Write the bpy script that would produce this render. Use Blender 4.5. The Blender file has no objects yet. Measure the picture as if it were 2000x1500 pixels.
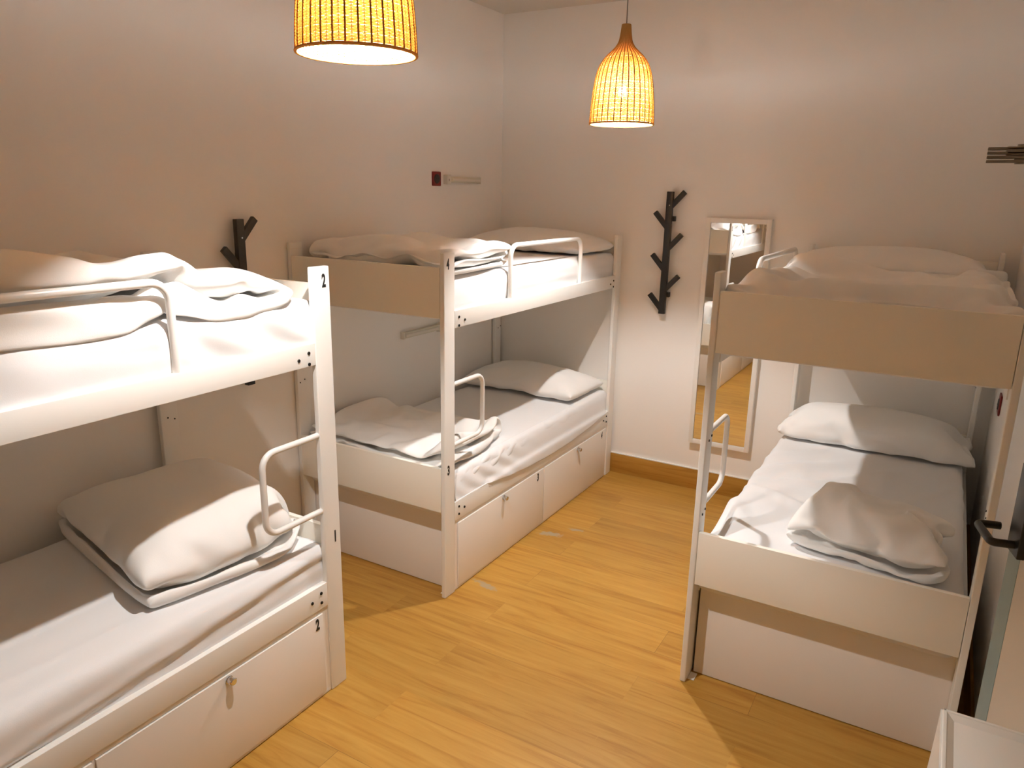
import bpy, bmesh, math
import numpy as np
from mathutils import Vector, Matrix, noise

# ------------------------------------------------------------------ camera, world, exposure
scene = bpy.context.scene
COL = scene.collection
R = math.radians
cam_d = bpy.data.cameras.new('camera')
cam = bpy.data.objects.new('camera', cam_d)
COL.objects.link(cam)
YAW, PITCH, ROLL, FPX = 30.23, 14.62, 1.093, 1446.2
f = Vector((-math.sin(R(YAW)) * math.cos(R(PITCH)), math.cos(R(YAW)) * math.cos(R(PITCH)), -math.sin(R(PITCH))))
rt = f.cross(Vector((0, 0, 1))).normalized()
up = rt.cross(f)
rt2 = rt * math.cos(R(ROLL)) + up * math.sin(R(ROLL))
up2 = -rt * math.sin(R(ROLL)) + up * math.cos(R(ROLL))
m = Matrix((rt2, up2, -f)).transposed().to_4x4()
m.translation = Vector((2.870, -4.758, 1.963))
cam.matrix_world = m
cam_d.sensor_fit = 'HORIZONTAL'
cam_d.sensor_width = 36.0
cam_d.lens = 36.0 * FPX / 2000.0
cam_d.clip_start = 0.02
scene.camera = cam

world = bpy.data.worlds.new('world')
scene.world = world
world.use_nodes = True
world.node_tree.nodes['Background'].inputs['Color'].default_value = (0.02, 0.018, 0.016, 1)
world.node_tree.nodes['Background'].inputs['Strength'].default_value = 1.0

vs = scene.view_settings
vs.view_transform = 'Standard'
vs.look = 'None'
vs.gamma = 1.0
vs.use_curve_mapping = False
vs.exposure = 0.40
BULB_STRENGTH = 4200.0
BULB_COLOR = (1.0, 0.99, 0.97)
cy = scene.cycles
cy.use_denoising = True
cy.max_bounces = 14
cy.diffuse_bounces = 8
cy.glossy_bounces = 6
cy.transmission_bounces = 8
cy.sample_clamp_indirect = 8.0
cy.blur_glossy = 0.5
cy.caustics_reflective = False
cy.caustics_refractive = False

# ------------------------------------------------------------------ materials
def srgb(r, g, b):
    c = []
    for v in (r, g, b):
        v /= 255.0
        c.append(v / 12.92 if v <= 0.04045 else ((v + 0.055) / 1.055) ** 2.4)
    return (*c, 1.0)

def mat(name, col, rough=0.5, metal=0.0, bump=0.0, bscale=200.0, vary=0.0, vscale=3.0, spec=0.5):
    mt = bpy.data.materials.new(name)
    mt.use_nodes = True
    nt = mt.node_tree
    b = nt.nodes['Principled BSDF']
    b.inputs['Base Color'].default_value = col
    b.inputs['Roughness'].default_value = rough
    b.inputs['Metallic'].default_value = metal
    b.inputs['Specular IOR Level'].default_value = spec
    tc = nt.nodes.new('ShaderNodeTexCoord')
    if vary:
        n = nt.nodes.new('ShaderNodeTexNoise')
        n.inputs['Scale'].default_value = vscale
        n.inputs['Detail'].default_value = 4
        nt.links.new(tc.outputs['Object'], n.inputs['Vector'])
        mx = nt.nodes.new('ShaderNodeMix')
        mx.data_type = 'RGBA'
        mx.inputs[6].default_value = col
        mx.inputs[7].default_value = (col[0] * (1 - vary), col[1] * (1 - vary * 1.1), col[2] * (1 - vary * 1.3), 1)
        nt.links.new(n.outputs['Fac'], mx.inputs[0])
        nt.links.new(mx.outputs[2], b.inputs['Base Color'])
    if bump:
        n2 = nt.nodes.new('ShaderNodeTexNoise')
        n2.inputs['Scale'].default_value = bscale
        n2.inputs['Detail'].default_value = 3
        nt.links.new(tc.outputs['Object'], n2.inputs['Vector'])
        bp = nt.nodes.new('ShaderNodeBump')
        bp.inputs['Strength'].default_value = bump
        bp.inputs['Distance'].default_value = 0.002
        nt.links.new(n2.outputs['Fac'], bp.inputs['Height'])
        nt.links.new(bp.outputs['Normal'], b.inputs['Normal'])
    return mt

M = {}
M['wall'] = mat('wall_paint', (0.89, 0.87, 0.845, 1), 0.85, bump=0.12, bscale=90, vary=0.02, vscale=2)
M['ceiling'] = mat('ceiling_paint', (0.70, 0.655, 0.59, 1), 0.9, bump=0.08, bscale=80, vary=0.02)
M['bed'] = mat('white_powder_coat', (0.86, 0.85, 0.82, 1), 0.38, bump=0.05, bscale=260, vary=0.02)
M['board'] = mat('cream_laminate', (0.92, 0.885, 0.80, 1), 0.5, bump=0.04, bscale=200, vary=0.02)
M['locker'] = mat('locker_laminate', (0.86, 0.825, 0.785, 1), 0.48, bump=0.04, bscale=200, vary=0.02)
M['tube'] = mat('white_tube', (0.82, 0.80, 0.77, 1), 0.3)
M['cloth'] = mat('white_cotton', (0.88, 0.87, 0.855, 1), 0.95, bump=0.15, bscale=420, vary=0.015, spec=0.15)
M['sheet'] = mat('white_sheet', (0.82, 0.82, 0.83, 1), 0.95, bump=0.12, bscale=420, vary=0.015, spec=0.15)
M['black'] = mat('black_stained_wood', (0.012, 0.011, 0.011, 1), 0.45, bump=0.2, bscale=120)
M['bolt'] = mat('dark_bolt', (0.02, 0.018, 0.016, 1), 0.4, metal=0.6)
M['ink'] = mat('black_sticker', (0.01, 0.01, 0.01, 1), 0.5)
M['chrome'] = mat('chrome', (0.75, 0.75, 0.76, 1), 0.18, metal=1.0)
M['steel'] = mat('brushed_steel', (0.30, 0.27, 0.24, 1), 0.35, metal=1.0, bump=0.1, bscale=300)
M['mirror'] = mat('mirror_glass', (0.93, 0.93, 0.92, 1), 0.01, metal=1.0)
M['frame'] = mat('white_frame', (0.84, 0.82, 0.78, 1), 0.35)
M['red'] = mat('red_plastic', srgb(120, 18, 14), 0.4)
M['blackp'] = mat('black_plastic', (0.012, 0.012, 0.012, 1), 0.35)
M['tubelamp'] = mat('cream_plastic', (0.66, 0.63, 0.52, 1), 0.4)
M['plug'] = mat('white_plastic', (0.74, 0.70, 0.62, 1), 0.4)
M['teal'] = mat('teal_edge', srgb(150, 172, 176), 0.45, bump=0.2, bscale=60, vary=0.12, vscale=14)
M['doorw'] = mat('door_white', (0.70, 0.655, 0.58, 1), 0.45, vary=0.04)
M['tray'] = mat('tray_white', (0.80, 0.78, 0.73, 1), 0.35)
M['caulk'] = mat('white_caulk', (0.85, 0.84, 0.80, 1), 0.7)
M['cord'] = mat('grey_cord', (0.20, 0.18, 0.16, 1), 0.6)
M['base'] = mat('slat_board', (0.82, 0.79, 0.74, 1), 0.6)

def wood_mat(name, scratches=(), horiz='x'):
    mt = bpy.data.materials.new(name)
    mt.use_nodes = True
    nt = mt.node_tree
    N, Lk = nt.nodes, nt.links
    b = N['Principled BSDF']
    tc = N.new('ShaderNodeTexCoord')
    sep = N.new('ShaderNodeSeparateXYZ')
    Lk.new(tc.outputs['Object'], sep.inputs[0])
    comb = N.new('ShaderNodeCombineXYZ')
    if horiz == 'x':
        Lk.new(sep.outputs[0], comb.inputs[0]); Lk.new(sep.outputs[1], comb.inputs[1])
    elif horiz == 'wx':
        Lk.new(sep.outputs[0], comb.inputs[0]); Lk.new(sep.outputs[2], comb.inputs[1])
    else:
        Lk.new(sep.outputs[1], comb.inputs[0]); Lk.new(sep.outputs[2], comb.inputs[1])
    br = N.new('ShaderNodeTexBrick')
    br.offset = 0.37
    br.inputs['Scale'].default_value = 1.0
    br.inputs['Brick Width'].default_value = 1.22
    br.inputs['Row Height'].default_value = 0.195
    br.inputs['Mortar Size'].default_value = 0.0009
    br.inputs['Mortar Smooth'].default_value = 0.3
    br.inputs['Bias'].default_value = -0.1
    br.inputs['Color1'].default_value = (0, 0, 0, 1)
    br.inputs['Color2'].default_value = (1, 1, 1, 1)
    br.inputs['Mortar'].default_value = (0.5, 0.5, 0.5, 1)
    Lk.new(comb.outputs[0], br.inputs['Vector'])
    # grain: noise stretched along x, offset by the plank
    mp = N.new('ShaderNodeMapping')
    mp.inputs['Scale'].default_value = (1.6, 22.0, 1.0)
    addv = N.new('ShaderNodeVectorMath')
    addv.operation = 'ADD'
    sc = N.new('ShaderNodeVectorMath')
    sc.operation = 'SCALE'
    sc.inputs['Scale'].default_value = 7.3
    Lk.new(br.outputs['Color'], sc.inputs[0])
    Lk.new(comb.outputs[0], mp.inputs['Vector'])
    Lk.new(mp.outputs[0], addv.inputs[0]); Lk.new(sc.outputs[0], addv.inputs[1])
    n1 = N.new('ShaderNodeTexNoise')
    n1.inputs['Scale'].default_value = 1.0
    n1.inputs['Detail'].default_value = 8
    n1.inputs['Roughness'].default_value = 0.62
    n1.inputs['Distortion'].default_value = 1.1
    Lk.new(addv.outputs[0], n1.inputs['Vector'])
    cr = N.new('ShaderNodeValToRGB')
    e = cr.color_ramp.elements
    e[0].position = 0.30; e[0].color = (0.375, 0.170, 0.027, 1)
    e[1].position = 0.66; e[1].color = (0.54, 0.305, 0.064, 1)
    e2 = cr.color_ramp.elements.new(0.47); e2.color = (0.475, 0.250, 0.045, 1)
    Lk.new(n1.outputs['Fac'], cr.inputs[0])
    # broad plank tone
    mx = N.new('ShaderNodeMix'); mx.data_type = 'RGBA'; mx.blend_type = 'MULTIPLY'
    mx.inputs[0].default_value = 1.0
    pr = N.new('ShaderNodeMapRange')
    pr.inputs[3].default_value = 0.88; pr.inputs[4].default_value = 1.05
    Lk.new(br.outputs['Color'], pr.inputs[0])
    Lk.new(cr.outputs[0], mx.inputs[6]); Lk.new(pr.outputs[0], mx.inputs[7])
    # seams, dark only here and there
    n3 = N.new('ShaderNodeTexNoise')
    n3.inputs['Scale'].default_value = 1.7
    Lk.new(comb.outputs[0], n3.inputs['Vector'])
    r3 = N.new('ShaderNodeMapRange')
    r3.inputs[1].default_value = 0.46; r3.inputs[2].default_value = 0.62
    r3.inputs[3].default_value = 0.06; r3.inputs[4].default_value = 0.75
    Lk.new(n3.outputs['Fac'], r3.inputs[0])
    mu = N.new('ShaderNodeMath'); mu.operation = 'MULTIPLY'
    Lk.new(br.outputs['Fac'], mu.inputs[0]); Lk.new(r3.outputs[0], mu.inputs[1])
    mx2 = N.new('ShaderNodeMix'); mx2.data_type = 'RGBA'
    mx2.inputs[7].default_value = (0.10, 0.045, 0.02, 1)
    Lk.new(mu.outputs[0], mx2.inputs[0]); Lk.new(mx.outputs[2], mx2.inputs[6])
    out = mx2.outputs[2]
    # worn spots where the print of the laminate is rubbed off
    for (sx, sy, rx, ry, ang) in scratches:
        mpp = N.new('ShaderNodeMapping')
        mpp.vector_type = 'TEXTURE'
        mpp.inputs['Location'].default_value = (sx, sy, 0)
        mpp.inputs['Rotation'].default_value = (0, 0, ang)
        mpp.inputs['Scale'].default_value = (rx, ry, 1)
        Lk.new(comb.outputs[0], mpp.inputs['Vector'])
        ln = N.new('ShaderNodeVectorMath'); ln.operation = 'LENGTH'
        Lk.new(mpp.outputs[0], ln.inputs[0])
        nn = N.new('ShaderNodeTexNoise'); nn.inputs['Scale'].default_value = 38; nn.inputs['Detail'].default_value = 5
        Lk.new(comb.outputs[0], nn.inputs['Vector'])
        ad = N.new('ShaderNodeMath'); ad.operation = 'MULTIPLY_ADD'
        ad.inputs[1].default_value = 2.2; ad.inputs[2].default_value = -1.1
        Lk.new(nn.outputs['Fac'], ad.inputs[0])
        ad2 = N.new('ShaderNodeMath'); ad2.operation = 'ADD'
        Lk.new(ad.outputs[0], ad2.inputs[0]); Lk.new(ln.outputs['Value'], ad2.inputs[1])
        mr = N.new('ShaderNodeMapRange')
        mr.inputs[1].default_value = 1.0; mr.inputs[2].default_value = 0.55
        mr.inputs[3].default_value = 0.0; mr.inputs[4].default_value = 0.75
        Lk.new(ad2.outputs[0], mr.inputs[0])
        m3 = N.new('ShaderNodeMix'); m3.data_type = 'RGBA'
        m3.inputs[7].default_value = (0.36, 0.31, 0.22, 1)
        Lk.new(mr.outputs[0], m3.inputs[0]); Lk.new(out, m3.inputs[6])
        out = m3.outputs[2]
    Lk.new(out, b.inputs['Base Color'])
    b.inputs['Roughness'].default_value = 0.42
    b.inputs['Specular IOR Level'].default_value = 0.35
    bp = N.new('ShaderNodeBump'); bp.inputs['Strength'].default_value = 0.12; bp.inputs['Distance'].default_value = 0.001
    Lk.new(n1.outputs['Fac'], bp.inputs['Height']); Lk.new(bp.outputs[0], b.inputs['Normal'])
    return mt

M['floor'] = wood_mat('oak_laminate_floor', [(1.055, -1.16, 0.085, 0.03, 0.25), (1.16, -1.03, 0.05, 0.02, 0.2), (1.045, -1.86, 0.085, 0.022, -0.25)])
M['skirtx'] = wood_mat('oak_skirting_back', (), 'wx')
M['skirty'] = wood_mat('oak_skirting_side', (), 'wy')

def weave_mat(name, col, tcol, ratio):
    mt = bpy.data.materials.new(name)
    mt.use_nodes = True
    nt = mt.node_tree
    nt.nodes.clear()
    o = nt.nodes.new('ShaderNodeOutputMaterial')
    d = nt.nodes.new('ShaderNodeBsdfDiffuse'); d.inputs[0].default_value = col
    t = nt.nodes.new('ShaderNodeBsdfTranslucent'); t.inputs[0].default_value = tcol
    tc = nt.nodes.new('ShaderNodeTexCoord')
    n = nt.nodes.new('ShaderNodeTexNoise'); n.inputs['Scale'].default_value = 60
    nt.links.new(tc.outputs['Object'], n.inputs['Vector'])
    mr = nt.nodes.new('ShaderNodeMapRange'); mr.inputs[3].default_value = ratio - 0.05; mr.inputs[4].default_value = ratio + 0.05
    nt.links.new(n.outputs['Fac'], mr.inputs[0])
    x = nt.nodes.new('ShaderNodeMixShader')
    nt.links.new(mr.outputs[0], x.inputs[0])
    nt.links.new(d.outputs[0], x.inputs[1]); nt.links.new(t.outputs[0], x.inputs[2])
    nt.links.new(x.outputs[0], o.inputs[0])
    return mt

M['weft'] = weave_mat('rattan_weft', (0.80, 0.58, 0.30, 1), (0.95, 0.66, 0.28, 1), 0.28)
M['rib'] = weave_mat('rattan_rib', (0.52, 0.29, 0.10, 1), (0.75, 0.40, 0.12, 1), 0.09)
mt = bpy.data.materials.new('bulb_glow')
mt.use_nodes = True
nt = mt.node_tree
nt.nodes.clear()
o_ = nt.nodes.new('ShaderNodeOutputMaterial')
e_ = nt.nodes.new('ShaderNodeEmission')
e_.inputs[0].default_value = (*BULB_COLOR, 1)
e_.inputs[1].default_value = BULB_STRENGTH
nt.links.new(e_.outputs[0], o_.inputs[0])
M['bulb'] = mt

# ------------------------------------------------------------------ mesh helpers
def link(name, me, material=None, parent=None, loc=None):
    o = bpy.data.objects.new(name, me)
    COL.objects.link(o)
    if material is not None:
        me.materials.append(material)
    if parent is not None:
        o.parent = parent
    if loc is not None:
        o.location = loc
    return o

def smooth(me, angle=35):
    me.polygons.foreach_set('use_smooth', [True] * len(me.polygons))
    try:
        me.set_sharp_from_angle(angle=R(angle))
    except Exception:
        pass

def finish(bm, name, material, parent=None, loc=None, angle=35):
    bmesh.ops.recalc_face_normals(bm, faces=bm.faces)
    me = bpy.data.meshes.new(name)
    bm.to_mesh(me)
    bm.free()
    smooth(me, angle)
    return link(name, me, material, parent, loc)

def add_box(bm, a, b, bevel=0.0, seg=2):
    lo = [min(a[i], b[i]) for i in range(3)]
    hi = [max(a[i], b[i]) for i in range(3)]
    t = bmesh.new()
    bmesh.ops.create_cube(t, size=1)
    for v in t.verts:
        v.co = Vector([lo[i] + (v.co[i] + 0.5) * (hi[i] - lo[i]) for i in range(3)])
    if bevel:
        bmesh.ops.bevel(t, geom=list(t.edges), offset=bevel, segments=seg, profile=0.6, affect='EDGES')
    tm = bpy.data.meshes.new('tmp')
    t.to_mesh(tm); t.free()
    bm.from_mesh(tm)
    bpy.data.meshes.remove(tm)

def add_cyl(bm, p0, p1, r0, r1=None, seg=20, bevel=0.0):
    p0, p1 = Vector(p0), Vector(p1)
    r1 = r0 if r1 is None else r1
    d = (p1 - p0)
    q = d.to_track_quat('Z', 'Y').to_matrix()
    prof = [(0, r0 - bevel), (bevel, r0), (d.length - bevel, r1), (d.length, r1 - bevel)] if bevel else [(0, r0), (d.length, r1)]
    rings = []
    for h, r in prof:
        rings.append([bm.verts.new(p0 + q @ Vector((r * math.cos(2 * math.pi * k / seg), r * math.sin(2 * math.pi * k / seg), h))) for k in range(seg)])
    for a, b in zip(rings, rings[1:]):
        for k in range(seg):
            bm.faces.new((a[k], a[(k + 1) % seg], b[(k + 1) % seg], b[k]))
    bm.faces.new(rings[0][::-1]); bm.faces.new(rings[-1])

def round_path(pts, rad, n=8):
    pts = [Vector(p) for p in pts]
    out = [pts[0]]
    for a, b, c in zip(pts, pts[1:], pts[2:]):
        d1 = (a - b).normalized(); d2 = (c - b).normalized()
        ang = d1.angle(d2)
        t = min(rad / math.tan(ang / 2), (a - b).length * 0.49, (c - b).length * 0.49)
        p1, p2 = b + d1 * t, b + d2 * t
        rr = t * math.tan(ang / 2)
        cen = b + (d1 + d2).normalized() * (rr / math.sin(ang / 2))
        v1, v2 = p1 - cen, p2 - cen
        tot = v1.angle(v2)
        for k in range(n + 1):
            s = k / n
            out.append(cen + (v1 * math.sin((1 - s) * tot) + v2 * math.sin(s * tot)) / math.sin(tot))
    out.append(pts[-1])
    return out

def add_tube(bm, pts, r, seg=14, cap=True):
    pts = [Vector(p) for p in pts]
    n = len(pts)
    tan = [(pts[min(i + 1, n - 1)] - pts[max(i - 1, 0)]).normalized() for i in range(n)]
    ref = Vector((0, 0, 1)) if abs(tan[0].z) < 0.9 else Vector((1, 0, 0))
    u = tan[0].cross(ref).normalized()
    rings = []
    for i in range(n):
        u = (u - tan[i] * u.dot(tan[i])).normalized()
        v = tan[i].cross(u)
        rings.append([bm.verts.new(pts[i] + (u * math.cos(2 * math.pi * k / seg) + v * math.sin(2 * math.pi * k / seg)) * r) for k in range(seg)])
    for a, b in zip(rings, rings[1:]):
        for k in range(seg):
            bm.faces.new((a[k], a[(k + 1) % seg], b[(k + 1) % seg], b[k]))
    if cap:
        bm.faces.new(rings[0][::-1]); bm.faces.new(rings[-1])

def box_obj(name, a, b, material, parent=None, bevel=0.0, loc=None):
    bm = bmesh.new()
    add_box(bm, a, b, bevel)
    return finish(bm, name, material, parent, loc)

def tag(o, label, cat, group=None, kind=None):
    if label:
        o['label'] = label
    if cat:
        o['category'] = cat
    if group:
        o['group'] = group
    if kind:
        o['kind'] = kind
    return o

def empty(name, loc, label, cat, group=None):
    o = bpy.data.objects.new(name, None)
    COL.objects.link(o)
    o.location = loc
    o.empty_display_size = 0.1
    return tag(o, label, cat, group)

def struct(name, a, b, material, bevel=0.0):
    o = box_obj(name, a, b, material, None, bevel)
    o['kind'] = 'structure'
    return o

# ------------------------------------------------------------------ room shell
XL, XR, YB, YF, H = -0.022, 3.182, 0.0, -6.2, 3.135
XR2 = 3.62
struct('floor', (XL - 0.1, YF - 0.1, -0.1), (XR2 + 0.1, 0.1, 0), M['floor'])
struct('ceiling', (XL - 0.1, YF - 0.1, H), (XR2 + 0.1, 0.1, H + 0.1), M['ceiling'])
struct('wall_left', (XL - 0.1, YF - 0.1, 0), (XL, 0.1, H), M['wall'])
struct('wall_back', (XL, 0, 0), (XR2 + 0.1, 0.1, H), M['wall'])
struct('wall_front', (XL, YF - 0.1, 0), (XR2 + 0.1, YF, H), M['wall'])
struct('wall_right', (XR, -2.27, 0), (XR + 0.12, 0, H), M['wall'])
struct('wall_entrance', (XR2, YF, 0), (XR2 + 0.1, 0, H), M['wall'])
struct('wall_return', (XR + 0.12, -2.27, 0), (XR2, -2.17, H), M['wall'])
struct('wall_stub', (3.40, -3.40, 0), (XR2, -3.29, H), M['wall'])
SK = 0.142
struct('baseboard_back', (XL + 0.012, -0.012, 0), (XR - 0.012, 0, SK), M['skirtx'], 0.0015)
struct('baseboard_left', (XL, YF, 0), (XL + 0.012, 0, SK), M['skirty'], 0.0015)
struct('baseboard_right', (XR - 0.012, -2.27, 0), (XR, 0, SK), M['skirty'], 0.0015)
struct('trim_1', (XL + 0.012, -0.0135, SK), (XR - 0.012, 0, SK + 0.007), M['caulk'], 0.001)

# ------------------------------------------------------------------ bunk beds
W, L, PT, PL, ZP = 0.967, 2.05, 0.024, 0.084, 1.694

def digit(ch, pos, sgn, parent, height=0.044, squeeze=0.58):
    """A stuck-on number on a face that looks along sgn * x."""
    cu = bpy.data.curves.new('number', 'FONT')
    cu.body = ch
    cu.size = height / 0.69
    cu.extrude = 0.0004
    cu.offset = 0.0024
    cu.align_x = 'CENTER'
    cu.align_y = 'CENTER'
    t = bpy.data.objects.new('tmp', cu)
    COL.objects.link(t)
    bpy.context.view_layer.update()
    me = bpy.data.meshes.new_from_object(t.evaluated_get(bpy.context.evaluated_depsgraph_get()))
    bpy.data.objects.remove(t)
    me.transform(Matrix.Diagonal((squeeze, 1, 1, 1)))
    me.transform(Matrix.Rotation(R(90), 4, 'X'))
    me.transform(Matrix.Rotation(R(90 if sgn > 0 else -90), 4, 'Z'))
    me.materials.clear()
    o = link('number', me, M['ink'], parent)
    o.location = pos
    return o

def bunk(x0, sx, y0, sy, label, numbers, doors, guard=(0.60, 1.43)):
    root = empty('bunk_bed', (x0 + sx * W / 2, y0 + sy * L / 2, 0), label, 'bunk bed', 'white metal bunk beds')
    ox, oy = root.location.x, root.location.y
    def P(u, w, z):
        return Vector((x0 + sx * u - ox, y0 + sy * w - oy, z))
    def part(name, a, b, material, bevel=0.0, parent=root):
        return box_obj(name, P(*a), P(*b), material, parent, bevel)
    posts = []
    for (u0, u1) in ((0, PT), (W - PT, W)):
        for (w0, w1) in ((0, PL), (L - PL, L)):
            bm = bmesh.new()
            add_box(bm, P(u0, w0, 0.0), P(u1, w1, ZP), 0.006, 3)
            posts.append(finish(bm, 'post', M['bed'], root))
            # low plastic shoe and top seam
            bm = bmesh.new()
            add_box(bm, P(u0 - 0.001, w0 - 0.001, ZP - 0.034), P(u1 + 0.001, w1 + 0.001, ZP - 0.032), 0.0)
            if u0 == 0:
                finish(bm, 'cap_seam', M['base'], posts[-1])
            else:
                bm.free()
    # posts order: wall/ladder, wall/far, aisle/ladder, aisle/far
    ladder_post = posts[2]
    g = 0.002
    for (z0, z1, nm) in ((1.400, 1.627, 'foot_board'), (0.4545, 0.679, 'foot_board')):
        part(nm, (PT + g, 0.001, z0), (W - PT - g, 0.021, z1), M['board'], 0.0015)
    for (z0, z1, nm) in ((1.410, 1.645, 'head_board'), (0.4545, 0.679, 'head_board')):
        part(nm, (PT + g, L - 0.021, z0), (W - PT - g, L - 0.001, z1), M['board'], 0.0015)
    for (z0, z1, bz) in ((1.347, 1.428, (1.396, 1.356, 1.377)), (0.385, 0.484, (0.452, 0.412, 0.432))):
        for (u0, u1, side) in ((W - 0.028, W - 0.0005, 1), (0.0005, 0.028, -1)):
            rail = part('side_rail', (u0, PL + 0.0005, z0), (u1, L - PL - 0.0005, z1), M['bed'], 0.003)
            if side > 0:
                for wa, wb in ((0.118, 0.166), (L - 0.118, L - 0.166)):
                    for (ww, zz) in ((wa, bz[0]), (wa, bz[1]), (wb, bz[2])):
                        bm = bmesh.new()
                        add_cyl(bm, P(u1 - 0.001, ww, zz), P(u1 + 0.0035, ww, zz), 0.0062, seg=14, bevel=0.001)
                        finish(bm, 'bolt', M['bolt'], rail)
    part('mattress_base', (0.029, 0.16, 1.366), (W - 0.029, L - 0.16, 1.385), M['base'])
    part('mattress_base', (0.029, 0.13, 0.396), (W - 0.029, L - 0.13, 0.415), M['base'])
    # small bolts on the inner face of the wall side posts
    for k in (0, 1):
        w0 = 0.03 if k == 0 else L - 0.03
        for dz, dw in ((0.0, -0.012), (0.012, 0.02)):
            bm = bmesh.new()
            ww = w0 + dw
            add_cyl(bm, P(PT - 0.001, ww, 0.965 + dz), P(PT + 0.002, ww, 0.965 + dz), 0.0035, seg=10)
            finish(bm, 'bolt', M['bolt'], posts[k])
    # guard rail on the upper bunk and the grab handle under it
    uc = W - 0.014
    ga, gb = guard
    bm = bmesh.new()
    add_tube(bm, round_path([P(uc, ga, 1.425), P(uc, ga, 1.695), P(uc, gb, 1.695), P(uc, gb, 1.425)], 0.06), 0.0125)
    finish(bm, 'guard_rail', M['tube'], root, angle=60)
    bm = bmesh.new()
    add_tube(bm, round_path([P(uc, PL - 0.004, 1.078), P(uc, 0.345, 1.078), P(uc, 0.345, 0.778), P(uc, PL - 0.004, 0.778)], 0.055), 0.0115)
    hd = finish(bm, 'grab_handle', M['tube'], root, angle=60)
    for zz in (1.062, 0.755):
        for ww in (0.035, 0.068):
            bm = bmesh.new()
            add_cyl(bm, P(W - PT + 0.001, ww, zz - 0.012 + (ww - 0.035) * 0.35), P(W - PT - 0.003, ww, zz - 0.012 + (ww - 0.035) * 0.35), 0.0048, seg=12)
            finish(bm, 'bolt', M['bolt'], ladder_post)
    # foot plate
    bm = bmesh.new()
    add_box(bm, P(W - PT - 0.028, 0.03, 0.0), P(W - PT, PL - 0.002, 0.003), 0.001)
    finish(bm, 'foot_plate', M['base'], ladder_post)
    # locker under the lower bunk
    part('locker_end_panel', (0.004, 0.088, 0.004), (W - 0.032, 0.106, 0.470), M['locker'], 0.001)
    part('locker_end_panel', (0.004, L - 0.106, 0.004), (W - 0.032, L - 0.088, 0.452), M['locker'], 0.001)
    uf = W - 0.006
    bm = bmesh.new()
    add_box(bm, P(uf - 0.016, PL + 0.001, 0.002), P(uf, L - PL - 0.001, 0.016), 0.001)
    add_box(bm, P(uf - 0.016, PL + 0.001, 0.366), P(uf, L - PL - 0.001, 0.384), 0.001)
    for (wa, wb) in ((PL + 0.001, 0.113), (1.016, 1.024), (1.937, L - PL - 0.001)):
        add_box(bm, P(uf - 0.0165, wa, 0.002), P(uf - 0.0004, wb, 0.384), 0.0)
    finish(bm, 'locker_frame', M['locker'], root)
    for (wa, wb, wl, num, wn) in doors:
        d = part('locker_door', (uf - 0.012, wa, 0.018), (W - 0.0005, wb, 0.363), M['locker'], 0.0012)
        bm = bmesh.new()
        n_ = Vector((sx, 0, 0))
        c = P(W - 0.001, wl, 0.343)
        add_cyl(bm, c, c + n_ * 0.004, 0.015, seg=24, bevel=0.001)
        add_cyl(bm, c + n_ * 0.003, c + n_ * 0.026, 0.0125, seg=20, bevel=0.002)
        add_box(bm, c + n_ * 0.018 + Vector((-0.002, -0.015, -0.004)), c + n_ * 0.018 + Vector((0.004, 0.015, 0.006)), 0.0015)
        lk = finish(bm, 'lock', M['chrome'], d)
        lk['label'] = 'small chrome cam lock'
        if num:
            digit(num, P(W + 0.0004, wn, 0.328), sx, d)
    for (num, z) in numbers:
        digit(num, P(W + 0.0006, 0.030, z), sx, ladder_post)
    return root

doorsB = ((0.115, 1.014, 0.548, '3', 0.94), (1.026, 1.935, 1.482, '4', 1.868))
doorsA = ((0.115, 1.014, 0.556, '2', 0.145), (1.026, 1.935, 1.482, '1', 1.06))
doorsC = ((0.115, 1.014, 0.548, None, 0), (1.026, 1.935, 1.482, None, 0))
bunk(0.0, 1, -2.800, -1, 'white metal bunk bed nearest the camera, posts numbered 2 and 1, on left wall', (('2', 1.641), ('1', 0.655)), doorsA, (0.63, 1.46))
bunk(-0.0155, 1, -2.080, 1, 'white metal bunk bed in the room corner, posts numbered 4 and 3', (('4', 1.641), ('3', 0.667)), doorsB)
bunk(3.111, -1, -2.080, 1, 'white metal bunk bed on the right beside the door, no numbers in view', (), doorsC, (0.64, 1.50))

# ------------------------------------------------------------------ mattresses under fitted sheets
def rid(x, y, z, p=3):
    return (1 - abs(noise.noise(Vector((x, y, z))))) ** p

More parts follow.
